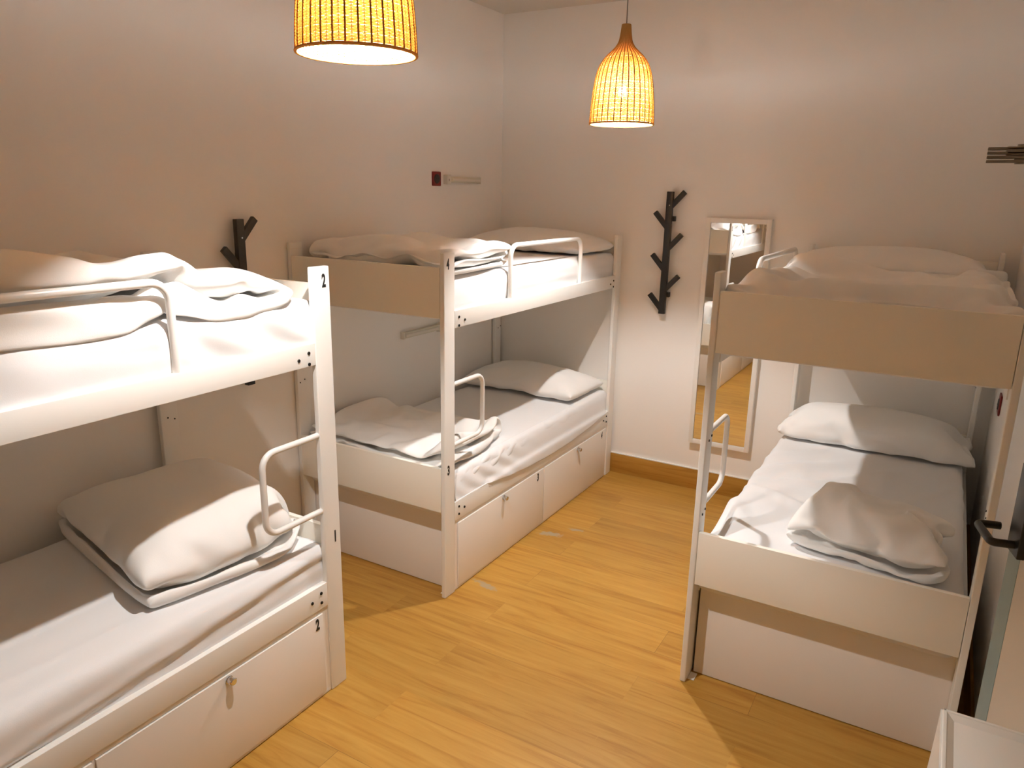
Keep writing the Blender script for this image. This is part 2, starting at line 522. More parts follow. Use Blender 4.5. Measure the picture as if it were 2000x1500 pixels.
def mattress(label, x0, x1, y0, y1, z0, z1, seed, wr=None, amp=0.004, r=0.045, bulge=0.006):
    cx, cyy = (x0 + x1) / 2, (y0 + y1) / 2
    hx, hy, h = (x1 - x0) / 2, (y1 - y0) / 2, z1 - z0
    nx, ny, nz = 40, 84, 10
    bm = bmesh.new()
    grid = {}
    def vert(i, j, k):
        key = (i, j, k)
        if key in grid:
            return grid[key]
        p = Vector((-hx + 2 * hx * i / nx, -hy + 2 * hy * j / ny, h * k / nz))
        c = Vector((max(-hx + r, min(hx - r, p.x)), max(-hy + r, min(hy - r, p.y)), max(r * 0.4, min(h - r, p.z))))
        d = p - c
        if d.length > 1e-6:
            n = d.normalized()
            rr = r if p.z > h / 2 else r
            q = c + n * min(rr, d.length if p.z <= h - r and abs(d.z) < 1e-9 else rr)
            if c.z != p.z or (c.x != p.x and c.y != p.y):
                q = c + n * (r if p.z > r * 0.4 else min(d.length, r))
        else:
            n = Vector((0, 0, 1)); q = p
        wx, wy, wz = q.x + cx, q.y + cyy, q.z + z0
        top = max(0.0, n.z)
        side = 1 - top
        dsp = amp * top * (rid(wx * 2.2 + seed, wy * 1.3, seed, 6) - 0.4 + 0.7 * noise.noise(Vector((wx * 5, wy * 5, seed))))
        dsp += side * (bulge * math.sin(math.pi * min(1, max(0, q.z / h))) + 0.5 * amp * noise.noise(Vector((wx * 4, wy * 9 + wz * 6, seed))))
        if wr:
            dsp += wr(wx, wy, wz, n)
        v = bm.verts.new(q + n * dsp)
        grid[key] = v
        return v
    def quad(a, b, c, d):
        bm.faces.new((vert(*a), vert(*b), vert(*c), vert(*d)))
    for i in range(nx):
        for j in range(ny):
            quad((i, j, nz), (i + 1, j, nz), (i + 1, j + 1, nz), (i, j + 1, nz))
            quad((i, j, 0), (i, j + 1, 0), (i + 1, j + 1, 0), (i + 1, j, 0))
    for k in range(nz):
        for i in range(nx):
            quad((i, 0, k), (i + 1, 0, k), (i + 1, 0, k + 1), (i, 0, k + 1))
            quad((i, ny, k), (i, ny, k + 1), (i + 1, ny, k + 1), (i + 1, ny, k))
        for j in range(ny):
            quad((0, j, k), (0, j, k + 1), (0, j + 1, k + 1), (0, j + 1, k))
            quad((nx, j, k), (nx, j + 1, k), (nx, j + 1, k + 1), (nx, j, k + 1))
    bmesh.ops.recalc_face_normals(bm, faces=bm.faces)
    me = bpy.data.meshes.new('mattress')
    bm.to_mesh(me); bm.free()
    me.polygons.foreach_set('use_smooth', [True] * len(me.polygons))
    o = link('mattress', me, M['sheet'], None, (cx, cyy, z0))
    s = o.modifiers.new('smooth', 'SUBSURF'); s.levels = 1; s.render_levels = 1
    tag(o, label, 'mattress', 'mattresses in white fitted sheets')
    return o

def g1(x, a, s):
    return math.exp(-((x - a) / s) ** 2)

def wr_a_up(x, y, z, n):
    # gathered pleats of the sheet's corner, running down to the post
    if n.x > 0.3 and y > -3.45:
        t = (z - 1.38) / 0.2
        fade = min(1, (y + 3.45) / 0.08) * min(1, max(0, (1.2 - t)))
        return 0.013 * fade * math.sin((y * 26 + t * 6.5) + 2.5 * noise.noise(Vector((y * 3, z * 6, 1)))) * (0.5 + 0.5 * g1(y, -3.15, 0.3))
    if n.x > 0.3:
        return 0.010 * g1(y, -3.45, 0.025) - 0.004 * g1(z + (y + 3.5) * 0.12, 1.50, 0.012)
    return 0

def wr_a_lo(x, y, z, n):
    d = 0.0
    if n.z > 0.5:
        d += 0.004 * g1(x + 0.02 * (y + 3.5), 0.60, 0.010) - 0.003 * g1(x + 0.02 * (y + 3.5), 0.625, 0.016)
        d += 0.005 * g1(x - 0.05 * (y + 3.8), 0.80, 0.02)
    if n.x > 0.3:
        zz = 0.595 - 0.10 * min(1, max(0, (-2.95 - y) / 1.2))
        d += 0.012 * g1(z, zz, 0.012) - 0.012 * g1(z, zz - 0.028, 0.012)
    return d

def wr_b_up(x, y, z, n):
    if n.x > 0.3:
        return 0.005 * g1(z - 0.02 * (y + 1), 1.475 + 0.01 * math.sin(y * 4), 0.008) + 0.004 * math.sin(y * 9 + z * 30)
    return 0

def wr_b_lo(x, y, z, n):
    d = 0.0
    if n.z > 0.4:
        d += 0.006 * rid((x * 0.8 + y * 0.55) * 5, (y - x) * 1.1, 3.7, 10) * (0.3 + g1(x, 0.75, 0.3))
    if n.x > 0.2:
        ph = (y + (z - 0.5) * -2.2) * 42
        d += 0.010 * math.sin(ph + 3 * noise.noise(Vector((y * 4, z * 3, 2)))) * g1(y, -1.65, 0.33)
    return d

def wr_c_lo(x, y, z, n):
    d = 0.0
    if n.z > 0.4:
        # folds fanning out from the aisle edge of the bed
        ax, ay = 2.05, -1.25
        ang = math.atan2(y - ay, x - ax)
        rr = math.hypot(x - ax, y - ay)
        d += 0.020 * max(0, math.sin(ang * 9 + 1.4 * noise.noise(Vector((x * 2, y * 2, 5))))) ** 3 * g1(rr, 0.42, 0.3)
        d += 0.014 * rid((x - y * 0.6) * 3.0, (x + y) * 0.8, 8.1, 10) * g1(y, -1.0, 0.6)
    return d

mattress('white sheeted mattress on the upper bunk numbered 2, edge gathered in pleats by the post', 0.034, 0.944, -4.82, -2.832, 1.387, 1.578, 1, wr_a_up)
mattress('white sheeted mattress on the lower bunk numbered 1, in the foreground at left', 0.034, 0.940, -4.82, -2.832, 0.417, 0.628, 2, wr_a_lo, amp=0.005)
mattress('white sheeted mattress on the upper bunk numbered 4, behind the guard rail', 0.02, 0.920, -2.05, -0.062, 1.387, 1.578, 3, wr_b_up)
mattress('white sheeted mattress on the lower bunk numbered 3, above the two locker doors', 0.02, 0.925, -2.05, -0.062, 0.417, 0.622, 4, wr_b_lo, amp=0.006)
mattress('white sheeted mattress on the upper bunk of the bed by the door', 2.178, 3.078, -2.05, -0.062, 1.387, 1.578, 5)
mattress('creased white sheeted mattress on the lower bunk of the bed by the door', 2.165, 3.078, -2.05, -0.062, 0.417, 0.625, 6, wr_c_lo, amp=0.007)

# the loose sheet edge that hangs over the side rail of the bunk numbered 3
def hanging_sheet():
    nw, nz = 110, 12
    bm = bmesh.new()
    rows = []
    for i in range(nw + 1):
        w = 0.10 + (1.93 - 0.10) * i / nw
        hem = 0.487 - 0.060 * max(0, math.sin(math.pi * (w - 0.38) / 1.55)) ** 0.8 if w > 0.38 else 0.487
        out = 0.962 if hem > 0.484 else 0.962 + 0.012
        prof = [(0.905, 0.628), (0.930, 0.612), (0.943, 0.585), (0.952, 0.545), (min(out, 0.958), 0.505), (out, 0.484), (out + 0.002, hem)]
        row = []
        for k in range(nz + 1):
            t = k / nz * (len(prof) - 1)
            a = min(int(t), len(prof) - 2); ft = t - a
            u = prof[a][0] * (1 - ft) + prof[a + 1][0] * ft
            z = prof[a][1] * (1 - ft) + prof[a + 1][1] * ft
            s = k / nz
            rip = math.sin((w + (z - 0.5) * 1.9) * 38 + 2.5 * noise.noise(Vector((w * 4, z * 5, 7))))
            u += 0.006 * rip * g1(w, 0.45, 0.30) * min(1, s * 3) * (1 if s < 0.75 else 0.4) + 0.003 * noise.noise(Vector((w * 7, z * 8, 3))) * s
            u = max(u, 0.9545 + 0.0 if z < 0.486 else 0)
            row.append(bm.verts.new(Vector((u - 0.0155, -2.08 + w, z))))
        rows.append(row)
    for a, b in zip(rows, rows[1:]):
        for k in range(nz):
            bm.faces.new((a[k], a[k + 1], b[k + 1], b[k]))
    o = finish(bm, 'sheet', M['sheet'], None, angle=180)
    s = o.modifiers.new('thick', 'SOLIDIFY'); s.thickness = 0.003; s.offset = -1
    s = o.modifiers.new('smooth', 'SUBSURF'); s.levels = 1; s.render_levels = 1
    tag(o, 'white bed sheet edge hanging loosely over the side rail above locker 3', 'bed sheet')
hanging_sheet()

# ------------------------------------------------------------------ duvets and pillows (woven cloth shapes, packed as grids)
DATA = {}
DATA['alo'] = (38, 24, 0.0012, (
    '-254 -10 10 -13 -2 0 0 0 0 0 0 0 0 -1 1 0 0 2 -2 0 0 0 14 -9 10 23 -3 -19 14 3 -1 0 0 0 -1 -1 -1 -2 0 0 0 -2 -3 7 2 2 3 -15 18 -14 21 -1 5 -8 -5 -3 -2 -1 -1 2 3 1 0 3 -4 1 10 -10 -4 5 0 -5 13 -1 -3 20 11 -2 3 1 0 -3 -2 -3 -4 -4 -2 1 -1 3 10 -17 12 2 -4 1 6 -8 -2 14 33 -1 1 0 -1 0 1 0 0 0 0 -1 0 -2 1 -7 9 -1 0 0 0 -1 2 -1 -6 32 1 0 -1 0 0 1 0 0 0 -1 1 -2 0 -8 4 1 4 1 0 0 0 -2 -1 2 33 0 0 1 -1 -1 -1 -1 1 1 0 0 0 0 5 -10 3 -1 3 0 1 0 0 0 0 33 0 0 0 0 0 0 0 -1 0 1 -1 1 -1 -6 6 -1 2 -1 1 0 0 0 0 0 33 -1 2 -2 0 0 0 0 0 1 -1 1 0 -9 13 -6 -3 4 -1 1 0 1 0 0 0 33 0 -1 1 -1 -1 1 -1 -2 3 -1 -4 -12 9 -2 4 -1 -5 11 1 1 0 0 -1 1 33 -1 1 -1 0 0 -7 -3 -8 -5 -7 12 16 1 -6 0 4 -2 -8 10 3 0 0 1 0 33 -2 -2 3 0 -1 1 -1 -3 -5 3 -1 -6 5 5 3 0 -1 -3 -9 8 6 0 -1 1 32 -2 -4 -7 -4 -2 5 6 9 -1 4 -12 5 -1 -1 3 1 3 -3 -1 -9 3 7 2 0 32 0 -1 -1 0 -1 1 -4 -6 -2 9 -4 9 -3 4 -4 2 1 1 -1 -1 -9 0 10 0 31 -2 0 2 0 -1 -8 -4 12 -1 -16 18 -1 3 -2 2 -1 -1 2 0 -3 2 -5 -6 9 23 7 1 0 -1 0 -1 -3 -11 14 1 -7 7 4 -2 0 0 1 0 -1 1 -8 -7 -1 -1 26 -10 13 1 -1 0 0 0 -6 4 -2 -6 -8 -2 6 10 5 1 0 2 -1 0 0 -7 2 25 2 -23 0 2 -4 -4 2 25 -9 -2 14 -1 -10 -22 -11 -6 1 4 1 6 16 18 6 -3 23 -17 -11 -14 1 0 7 14 11 0 -16 -7 -14 3 8 1 -7 -4 5 -1 6 6 -9 23 12 -10 -3 6 6 -6 1 1 1 7 -13 8 -3 -1 2 -3 0 4 -2 3 -5 1 6 7 -12 7 -18 12 0 -2 4 3 -1 10 -9 1 3 1 -7 -4 15 -14 -1 3 7 -6 4 -11 12 -9 -10 -13 2 1 16 8 0 -18 7 -21 17 -9 -5 8 -1 -9 4 5 6 -14 9 -4 2 -8 -4 -7 -24 12 32 -3 -6 -4 10 -37 4 -3 14 -12 11 11 15 3 9 -2 -7 0 -6 -8 -11 -12 -18 -32 5 -4 0 3 1 2 15 -9 -10 10 2 0 2 -2 29 -8 -4 2 -3 -8 -11 -5 3 2 -24 2 -6 -2 -2 7 7 -3 2 6 4 0 -9 11 -3 -23 0 1 -1 3 1 -1 3 -5 7 -30 -3 1 0 1 -1 1 2 7 -3 1 3 3 -14 0 0 0 2 -1 -2 0 6 -3 8 -9 -28 2 -6 3 -2 3 0 -1 -2 7 -8 10 0 -7 1 -1 3 -4 -3 1 1 -1 -1 0 0 -29 -1 -1 1 8 -8 5 -4 -3 -1 0 3 -1 14 -5 0 -10 -1 2 2 -2 0 -1 2 0 -31 0 6 -1 -4 8 -5 -2 -2 -2 14 0 7 -16 -1 0 2 -4 2 -2 -1 0 -1 0 5 -33 0 0 1 0 0 4 5 0 5 -9 -2 -4 4 -2 2 3 2 -2 -5 -1 -2 2 -1 1 -33 1 -1 0 1 2 1 2 8 0 2 -2 -4 -9 9 -11 1 3 -3 3 -1 1 -3 0 -1 -32 0 -1 0 0 1 -1 1 -1 0 0 4 3 6 -8 4 -2 -7 1 2 2 0 2 1 -7 -25 -8 1 0 0 -1 1 -1 1 0 0 -1 0 4 3 -6 -2 11 -2 -1 -4 1 5 -4 -3 -29 2 -6 0 2 -1 1 2 -2 0 -1 2 1 -1 -5 7 1 -3 1 -3 1 1 -2 4 8 -31 -1 1 -1 -1 1 -1 0 2 -2 1 -1 0 -1 4 -3 6 -6 0 1 1 -1 2 7 -4 -32 2 -1 -1 -1 1 -1 -1 0 1 0 1 0 1 -1 15 -14 -1 -1 0 2 -1 2 -2 18 -32 9 -4 1 3 1 6 3 0 -2 -1 -3 0 0 4 -12 10 -6 5 0 2 2 -8 -6 2 -26 -5 7 -2 3 3 -1 3 1 -3 0 4 2 1 -6 -2 -1 12 -7 3 3 -3 -14 11 -12 -9 -11 4 6 -1 2 5 -10 -1 5 16 -15 -7 -2 0 2 6 -12 4 -2 3 -2 6 0 -14 -254 -10 10 -13 -2 0 0 0 0 0 0 0 0 -1 1 0 0 2 -2 0 0 0 14 -9 10 23 5 -27 12 -1 -1 -3 -1 -1 0 -1 0 -1 0 -2 0 0 -3 2 0 1 0 -10 16 2 21 -5 14 2 2 -2 1 1 0 0 0 -1 0 0 1 -1 0 1 0 0 -1 0 -1 -10 -6 20 10 2 0 -1 1 2 -1 1 -1 0 1 0 0 -1 0 0 0 0 0 0 -1 -4 5 -1 33 0 0 -1 0 1 0 0 0 0 1 -1 0 0 0 1 -1 0 0 0 -1 1 0 -1 -6 32 1 0 -1 1 0 0 0 0 0 0 0 0 0 0 0 0 0 0 0 0 0 1 -1 -1 33 0 0 0 0 0 0 0 0 0 0 0 0 0 0 0 0 0 0 0 0 0 0 0 0 33 0 0 0 0 1 -1 0 0 0 0 0 -1 1 0 0 0 0 0 -1 1 0 0 0 0 33 0 0 0 0 0 0 0 0 1 -1 '
    '-1 1 0 0 0 0 0 -1 1 0 0 0 0 0 33 0 0 0 0 -1 0 0 -1 -1 1 1 1 -1 1 -1 1 0 0 0 0 0 0 -5 5 33 0 0 0 0 0 0 0 0 0 0 0 0 0 0 1 -1 0 0 0 0 0 -5 5 0 33 0 0 0 0 -1 1 -1 0 1 0 0 0 1 -1 0 0 0 0 0 -1 -4 4 1 0 32 1 -1 1 0 0 -2 2 0 0 -1 3 -2 0 0 -1 1 -1 0 -1 0 2 1 -1 0 32 1 -2 -1 3 0 0 0 1 -1 1 -1 1 -1 1 -1 0 1 0 -1 -1 0 1 -1 0 31 0 -6 3 1 4 -2 1 -1 1 0 -1 1 0 0 1 0 -1 1 0 -1 -3 0 4 -3 23 5 2 -9 5 2 4 -6 6 0 1 0 0 0 0 0 -1 0 0 1 -5 4 -1 -5 -10 26 -3 -10 15 -10 4 7 4 -3 3 0 0 0 0 0 0 0 0 -2 -9 7 -3 6 -8 3 25 -4 -2 4 2 -5 1 13 -5 -4 8 0 0 0 0 0 0 -4 1 -5 -11 11 5 1 -4 23 -18 23 -27 -5 30 -4 -14 0 7 -9 0 0 1 0 1 1 5 1 6 9 -28 -28 10 36 -10 11 -26 -1 21 -6 12 2 3 -14 7 1 0 0 -1 1 -1 -1 2 7 -21 -8 19 7 -2 -18 -16 10 2 5 2 0 6 -1 7 -5 1 5 1 1 -3 -3 -4 -4 -10 -3 32 10 -3 -29 -13 20 8 -2 -32 -2 -3 -7 3 -1 -2 -1 -5 -2 0 1 2 2 0 5 23 -9 -17 4 0 -24 3 7 12 17 -34 -3 -2 -4 2 -1 -2 0 0 0 0 1 0 5 4 2 3 -1 -16 -1 -32 0 0 7 -4 8 -10 2 0 -1 0 1 -1 -1 -1 1 1 1 -4 2 -1 0 1 7 4 -24 -4 -4 0 0 -1 0 0 2 0 -1 0 0 1 0 -1 -1 1 -1 0 0 0 5 -2 5 -30 0 0 2 -5 0 0 1 -1 0 1 -1 0 0 0 0 0 0 0 0 2 1 0 2 -3 -28 5 0 -9 1 0 -2 0 0 0 0 0 0 0 0 0 0 0 1 -1 0 1 0 -1 0 -29 -2 -1 2 1 -4 1 -1 0 0 0 0 0 0 0 0 0 0 0 1 1 1 1 -2 1 -31 -1 1 0 -2 2 -1 -1 0 0 0 0 0 0 0 0 0 0 0 1 0 0 0 4 0 -33 0 0 0 2 -1 0 0 -1 0 0 0 0 0 0 0 0 1 0 0 -1 1 -1 0 1 -33 0 1 0 -2 1 0 0 0 0 0 0 0 0 0 0 0 0 1 -1 1 -1 0 0 -1 -32 -1 0 0 1 -1 0 0 1 -1 0 0 0 0 0 0 0 0 0 0 0 0 1 4 -4 -25 -5 -1 -2 0 1 0 0 -1 1 -1 1 0 0 -1 0 1 -1 0 0 3 1 4 -7 1 -29 3 -5 -1 -1 0 1 0 0 2 -2 -1 2 -1 1 0 -1 -1 0 2 -1 2 3 1 6 -31 -1 1 -1 0 1 1 0 2 1 -2 1 -2 -1 1 -1 -1 1 0 -2 1 2 4 1 -2 -32 0 2 0 0 1 1 1 -2 3 0 7 -11 3 -1 0 -2 1 0 -2 -1 5 -3 9 7 -32 -1 0 2 3 -1 0 5 -1 -3 5 -3 5 -3 -1 0 7 -8 -1 0 -3 -2 1 2 3 -26 -5 1 6 2 5 8 -15 4 -1 9 1 -9 1 0 0 6 -3 -1 2 1 -7 -8 -2 2 -9 -1 2 -2 -1 0 -2 5 -2 -1 7 -18 11 1 1 2 0 2 2 2 9 -3 -10 2 -24 -348 -10 28 29 32 33 34 33 33 34 33 32 34 33 33 33 34 33 33 34 33 33 28 21 17 -11 13 -2 0 1 -1 0 0 0 -1 0 1 -2 0 1 0 -1 1 -1 -1 0 -1 0 0 4 -1 9 0 -7 0 0 -1 1 0 0 0 1 0 -1 -1 1 -1 -4 2 -1 0 -1 -3 6 -15 -1 9 -12 8 -1 0 -1 -1 1 0 1 -1 0 1 1 -8 -2 3 0 0 -1 2 -3 -1 9 -1 -3 5 3 0 -1 0 0 0 1 -1 0 -2 -3 -5 6 -1 0 0 -1 0 0 3 -4 16 0 1 2 -1 1 0 0 1 0 -1 0 1 2 -2 -1 -5 1 0 -4 0 1 1 5 1 -3 1 0 1 0 -1 1 1 0 0 -1 1 -2 1 3 -8 6 -1 -7 2 1 0 0 2 -2 2 0 2 -1 0 1 1 1 -1 -1 0 -1 1 0 2 8 -11 -6 1 0 2 0 1 0 0 1 0 8 -5 0 1 1 0 1 -3 0 0 -1 0 -5 2 2 2 -6 1 -1 1 -1 1 4 -5 2 2 1 1 0 1 -1 0 -2 1 -3 -2 -5 2 2 3 5 5 -14 -3 0 0 1 1 0 5 0 2 0 0 -1 -2 -2 -7 -1 -3 2 6 2 -5 3 -2 6 8 -12 -5 0 0 6 -2 6 -8 7 1 0 0 1 0 -4 0 -8 1 -3 0 4 -1 3 -1 3 11 -9 -9 0 2 2 6 6 -4 -2 -2 -4 -5 0 13 -2 -9 -3 3 -1 0 1 1 -1 3 2 9 -4 -11 -1 4 7 1 3 0 0 -1 -3 0 -9 -7 17 -8 -6 0 2 3 0 1 -1 0 1 12 -2 -13 1 7 -2 7 0 -4 0 4 -3 -1 2 -16 -1 3 0 3 -3 -1 2 1 0 3 -4 6 4 -9 8 3 0 0 -2 1 0 -1 8 -14 3 2 -11 -3 -3 3 2 0 0 2 -1 -2 -4 8 11 15 0 -3 -4 5 0 1 -2 -17 9 9 -10 10 -2 -10 -6 -2 1 0 0 1 6 9 -11 -8 15 -12 -3 5 1 -1 -13 -4 11 6 -7 1 -2 4 3 6 -6 -1 0 1 -15 0 -7 9 -5 9 2 -11 -11 -4 -2 8 3 3 8 -8 9 -7 0 -1 0 '
    '5 1 -4 -2 3 -6 7 -21 4 11 -18 7 7 -4 -8 3 6 1 -5 4 -7 3 -5 10 -1 2 -5 -1 6 -1 -10 -2 17 -22 -9 13 -11 -2 3 7 1 -5 5 -4 7 -6 1 6 -3 -3 1 5 -2 -5 4 5 -15 1 17 -23 6 14 -2 7 7 -4 -7 1 -6 -6 10 0 1 -1 3 0 -1 1 -2 4 3 7 -2 9 -11 5 -1 8 -2 -2 -1 5 -3 -9 9 0 3 -2 -4 -2 -2 0 4 4 -1 2 9 -3 -7 4 -5 -5 -4 -3 -1 5 6 -4 21 -7 4 6 -1 -4 -17 0 0 1 -2 7 0 -14 -8 1 23 -35 2 2 1 0 1 -3 1 -3 3 5 -11 -8 8 17 2 -1 0 -3 -2 3 14 -9 5 -14 11 -5 1 2 -2 1 5 5 -13 14 -10 2 7 2 2 -2 -2 0 -2 0 2 0 17 -10 -17 5 4 1 0 0 0 0 2 5 -6 11 0 4 -4 -1 -1 -1 0 2 -3 1 3 1 -11 -16 14 -5 -1 2 1 3 0 -3 1 6 -1 5 -1 0 2 1 -4 -1 -3 3 0 -1 0 -14 -10 -1 5 0 0 4 -3 -2 0 5 -2 4 4 -1 3 0 1 1 -8 2 0 0 1 0 15 -4 5 -4 -2 -1 0 2 2 0 -1 3 1 0 4 0 -6 -6 1 5 2 0 0 -3 2 6 1 -8 7 -3 1 -2 0 0 1 5 2 -1 -1 -3 -3 5 2 -9 4 0 1 1 1 -3 3 10 -12 -2 3 -2 1 -1 -1 2 2 -1 1 1 2 -5 -5 4 9 -6 0 -1 -1 -8 -5 12 1 -2 -3 2 0 0 1 0 0 1 -1 -1 0 -5 13 0 0 2 2 -2 -7 -5 6 -2 -12 -17 14 0 0 1 -1 0 1 0 -1 1 1 -1 5 -11 6 -4 2 2 3 2 3 0 -11 -18 -9 5 8 -7 0 1 0 1 -1 1 -1 1 -1 1 4 -2 -7 2 4 -1 5 1 -10 19 -11 1 8 -14 3 0 1 1 0 0 0 1 -1 2 -1 -9 -5 9 0 0 4 2 0 7 -3 12 1 -8 15 -6 1 0 0 -1 -1 0 0 0 -1 -11 10 7 -2 -2 -4 0 0 2 -5 -7 30 12 -21 5 8 0 0 0 0 -4 0 0 -2 -9 10 1 -2 3 -4 4 -1 -1 -7 7 11 3 -16 19 -6 3 -1 0 -5 1 7 1 -8 -4 9 0 0 0 -2 4 0 1 -1 -1 1 3 -14 -348 -10 28 29 32 33 34 33 33 34 33 32 34 33 33 33 34 33 33 34 33 33 28 21 17 -11 23 -13 2 0 0 -1 0 0 -1 0 1 -1 0 1 0 0 0 1 -1 0 0 5 2 -7 -1 -9 14 -2 0 -1 -1 0 0 0 0 0 0 0 -1 1 0 1 0 0 -1 0 -4 7 -19 -1 -4 3 4 -2 -1 1 0 1 0 0 0 -1 0 1 0 0 0 0 -1 0 -1 4 0 0 -1 1 -1 -1 2 1 -1 1 -1 2 0 0 0 -1 -1 0 1 -1 -1 1 1 1 0 1 9 0 0 -2 1 1 1 0 -1 1 0 0 0 0 1 -1 0 -1 0 0 0 0 1 1 -2 0 1 -1 -2 1 0 0 1 0 0 -1 1 0 0 -1 1 0 -1 2 0 0 0 1 0 -2 0 0 0 -2 -1 1 1 1 0 0 0 -1 0 -1 2 0 0 1 -1 1 0 1 0 0 -3 1 0 0 -1 1 0 1 0 1 -1 0 0 -1 1 -1 1 0 -1 0 0 1 0 -1 1 -2 -2 2 -2 1 0 1 0 1 0 0 -1 -1 0 1 0 -1 -1 0 0 0 -1 0 1 -1 3 -5 5 -4 1 0 0 0 -1 0 0 0 1 -1 1 0 0 -1 -1 -2 -1 1 0 -1 -3 6 -2 6 -5 1 0 -1 -1 -1 -1 0 1 -1 2 0 0 -1 0 0 0 -1 0 -1 -3 4 2 -2 6 -4 0 -1 0 -1 -2 -1 1 -1 0 2 0 0 2 0 0 1 1 -4 -1 3 -1 0 -1 7 -3 2 -1 -3 0 0 -2 -1 1 2 -2 1 0 1 0 1 0 0 1 1 -5 -1 -1 0 7 4 2 -4 -3 -3 2 -2 0 -1 -1 1 -1 1 -2 1 1 0 0 2 -3 -3 -1 -2 3 8 10 -7 4 -4 -3 -3 3 -8 0 0 0 0 0 0 1 -1 1 0 1 -5 5 -9 -5 22 15 6 2 -11 3 -5 -7 -2 1 -3 0 0 0 0 0 0 0 0 -1 -9 7 -7 9 -13 6 15 9 -4 -8 0 -3 -1 -8 6 0 -7 1 0 0 0 -1 1 -2 2 2 -4 -3 -4 8 -13 9 13 -6 13 -18 -24 7 5 -1 3 2 -1 0 -2 0 -1 0 1 0 6 -11 -9 -6 -10 15 11 9 -23 0 -1 1 -6 6 2 -2 6 0 0 1 -3 1 -1 1 -1 1 -7 -15 3 11 -6 -9 -11 16 -13 1 10 3 1 0 2 0 -1 0 1 3 0 0 -1 1 -3 -11 24 3 -1 -4 -23 -11 3 7 13 7 3 0 1 -1 -1 1 -1 0 1 1 0 0 -2 -5 28 4 -3 3 -6 -11 -2 -6 6 -1 16 -3 1 -1 1 -1 -1 1 0 0 0 0 0 0 6 3 3 -1 -10 -1 4 -9 9 -12 -1 0 7 0 1 0 1 0 0 0 0 -1 0 -1 1 1 -2 1 -7 -5 -7 23 -6 -16 -3 1 0 0 0 -1 1 0 0 0 0 -1 0 0 0 -1 -1 2 -2 -7 4 19 -14 18 10 -10 -5 2 -2 0 0 -1 0 1 -1 0 1 0 0 1 -1 -2 1 4 10 4 -5 -17 -7 2 15 11 -2 -2 -1 0 1 0 -1 0 0 0 1 1 -1 1 0 0 -2 5 -6 -3 -16 5 8 7 -4 2 -2 0 0 -1 1 0 1 0 0 0 0 0 -1 -1 -5 -1 -2 '
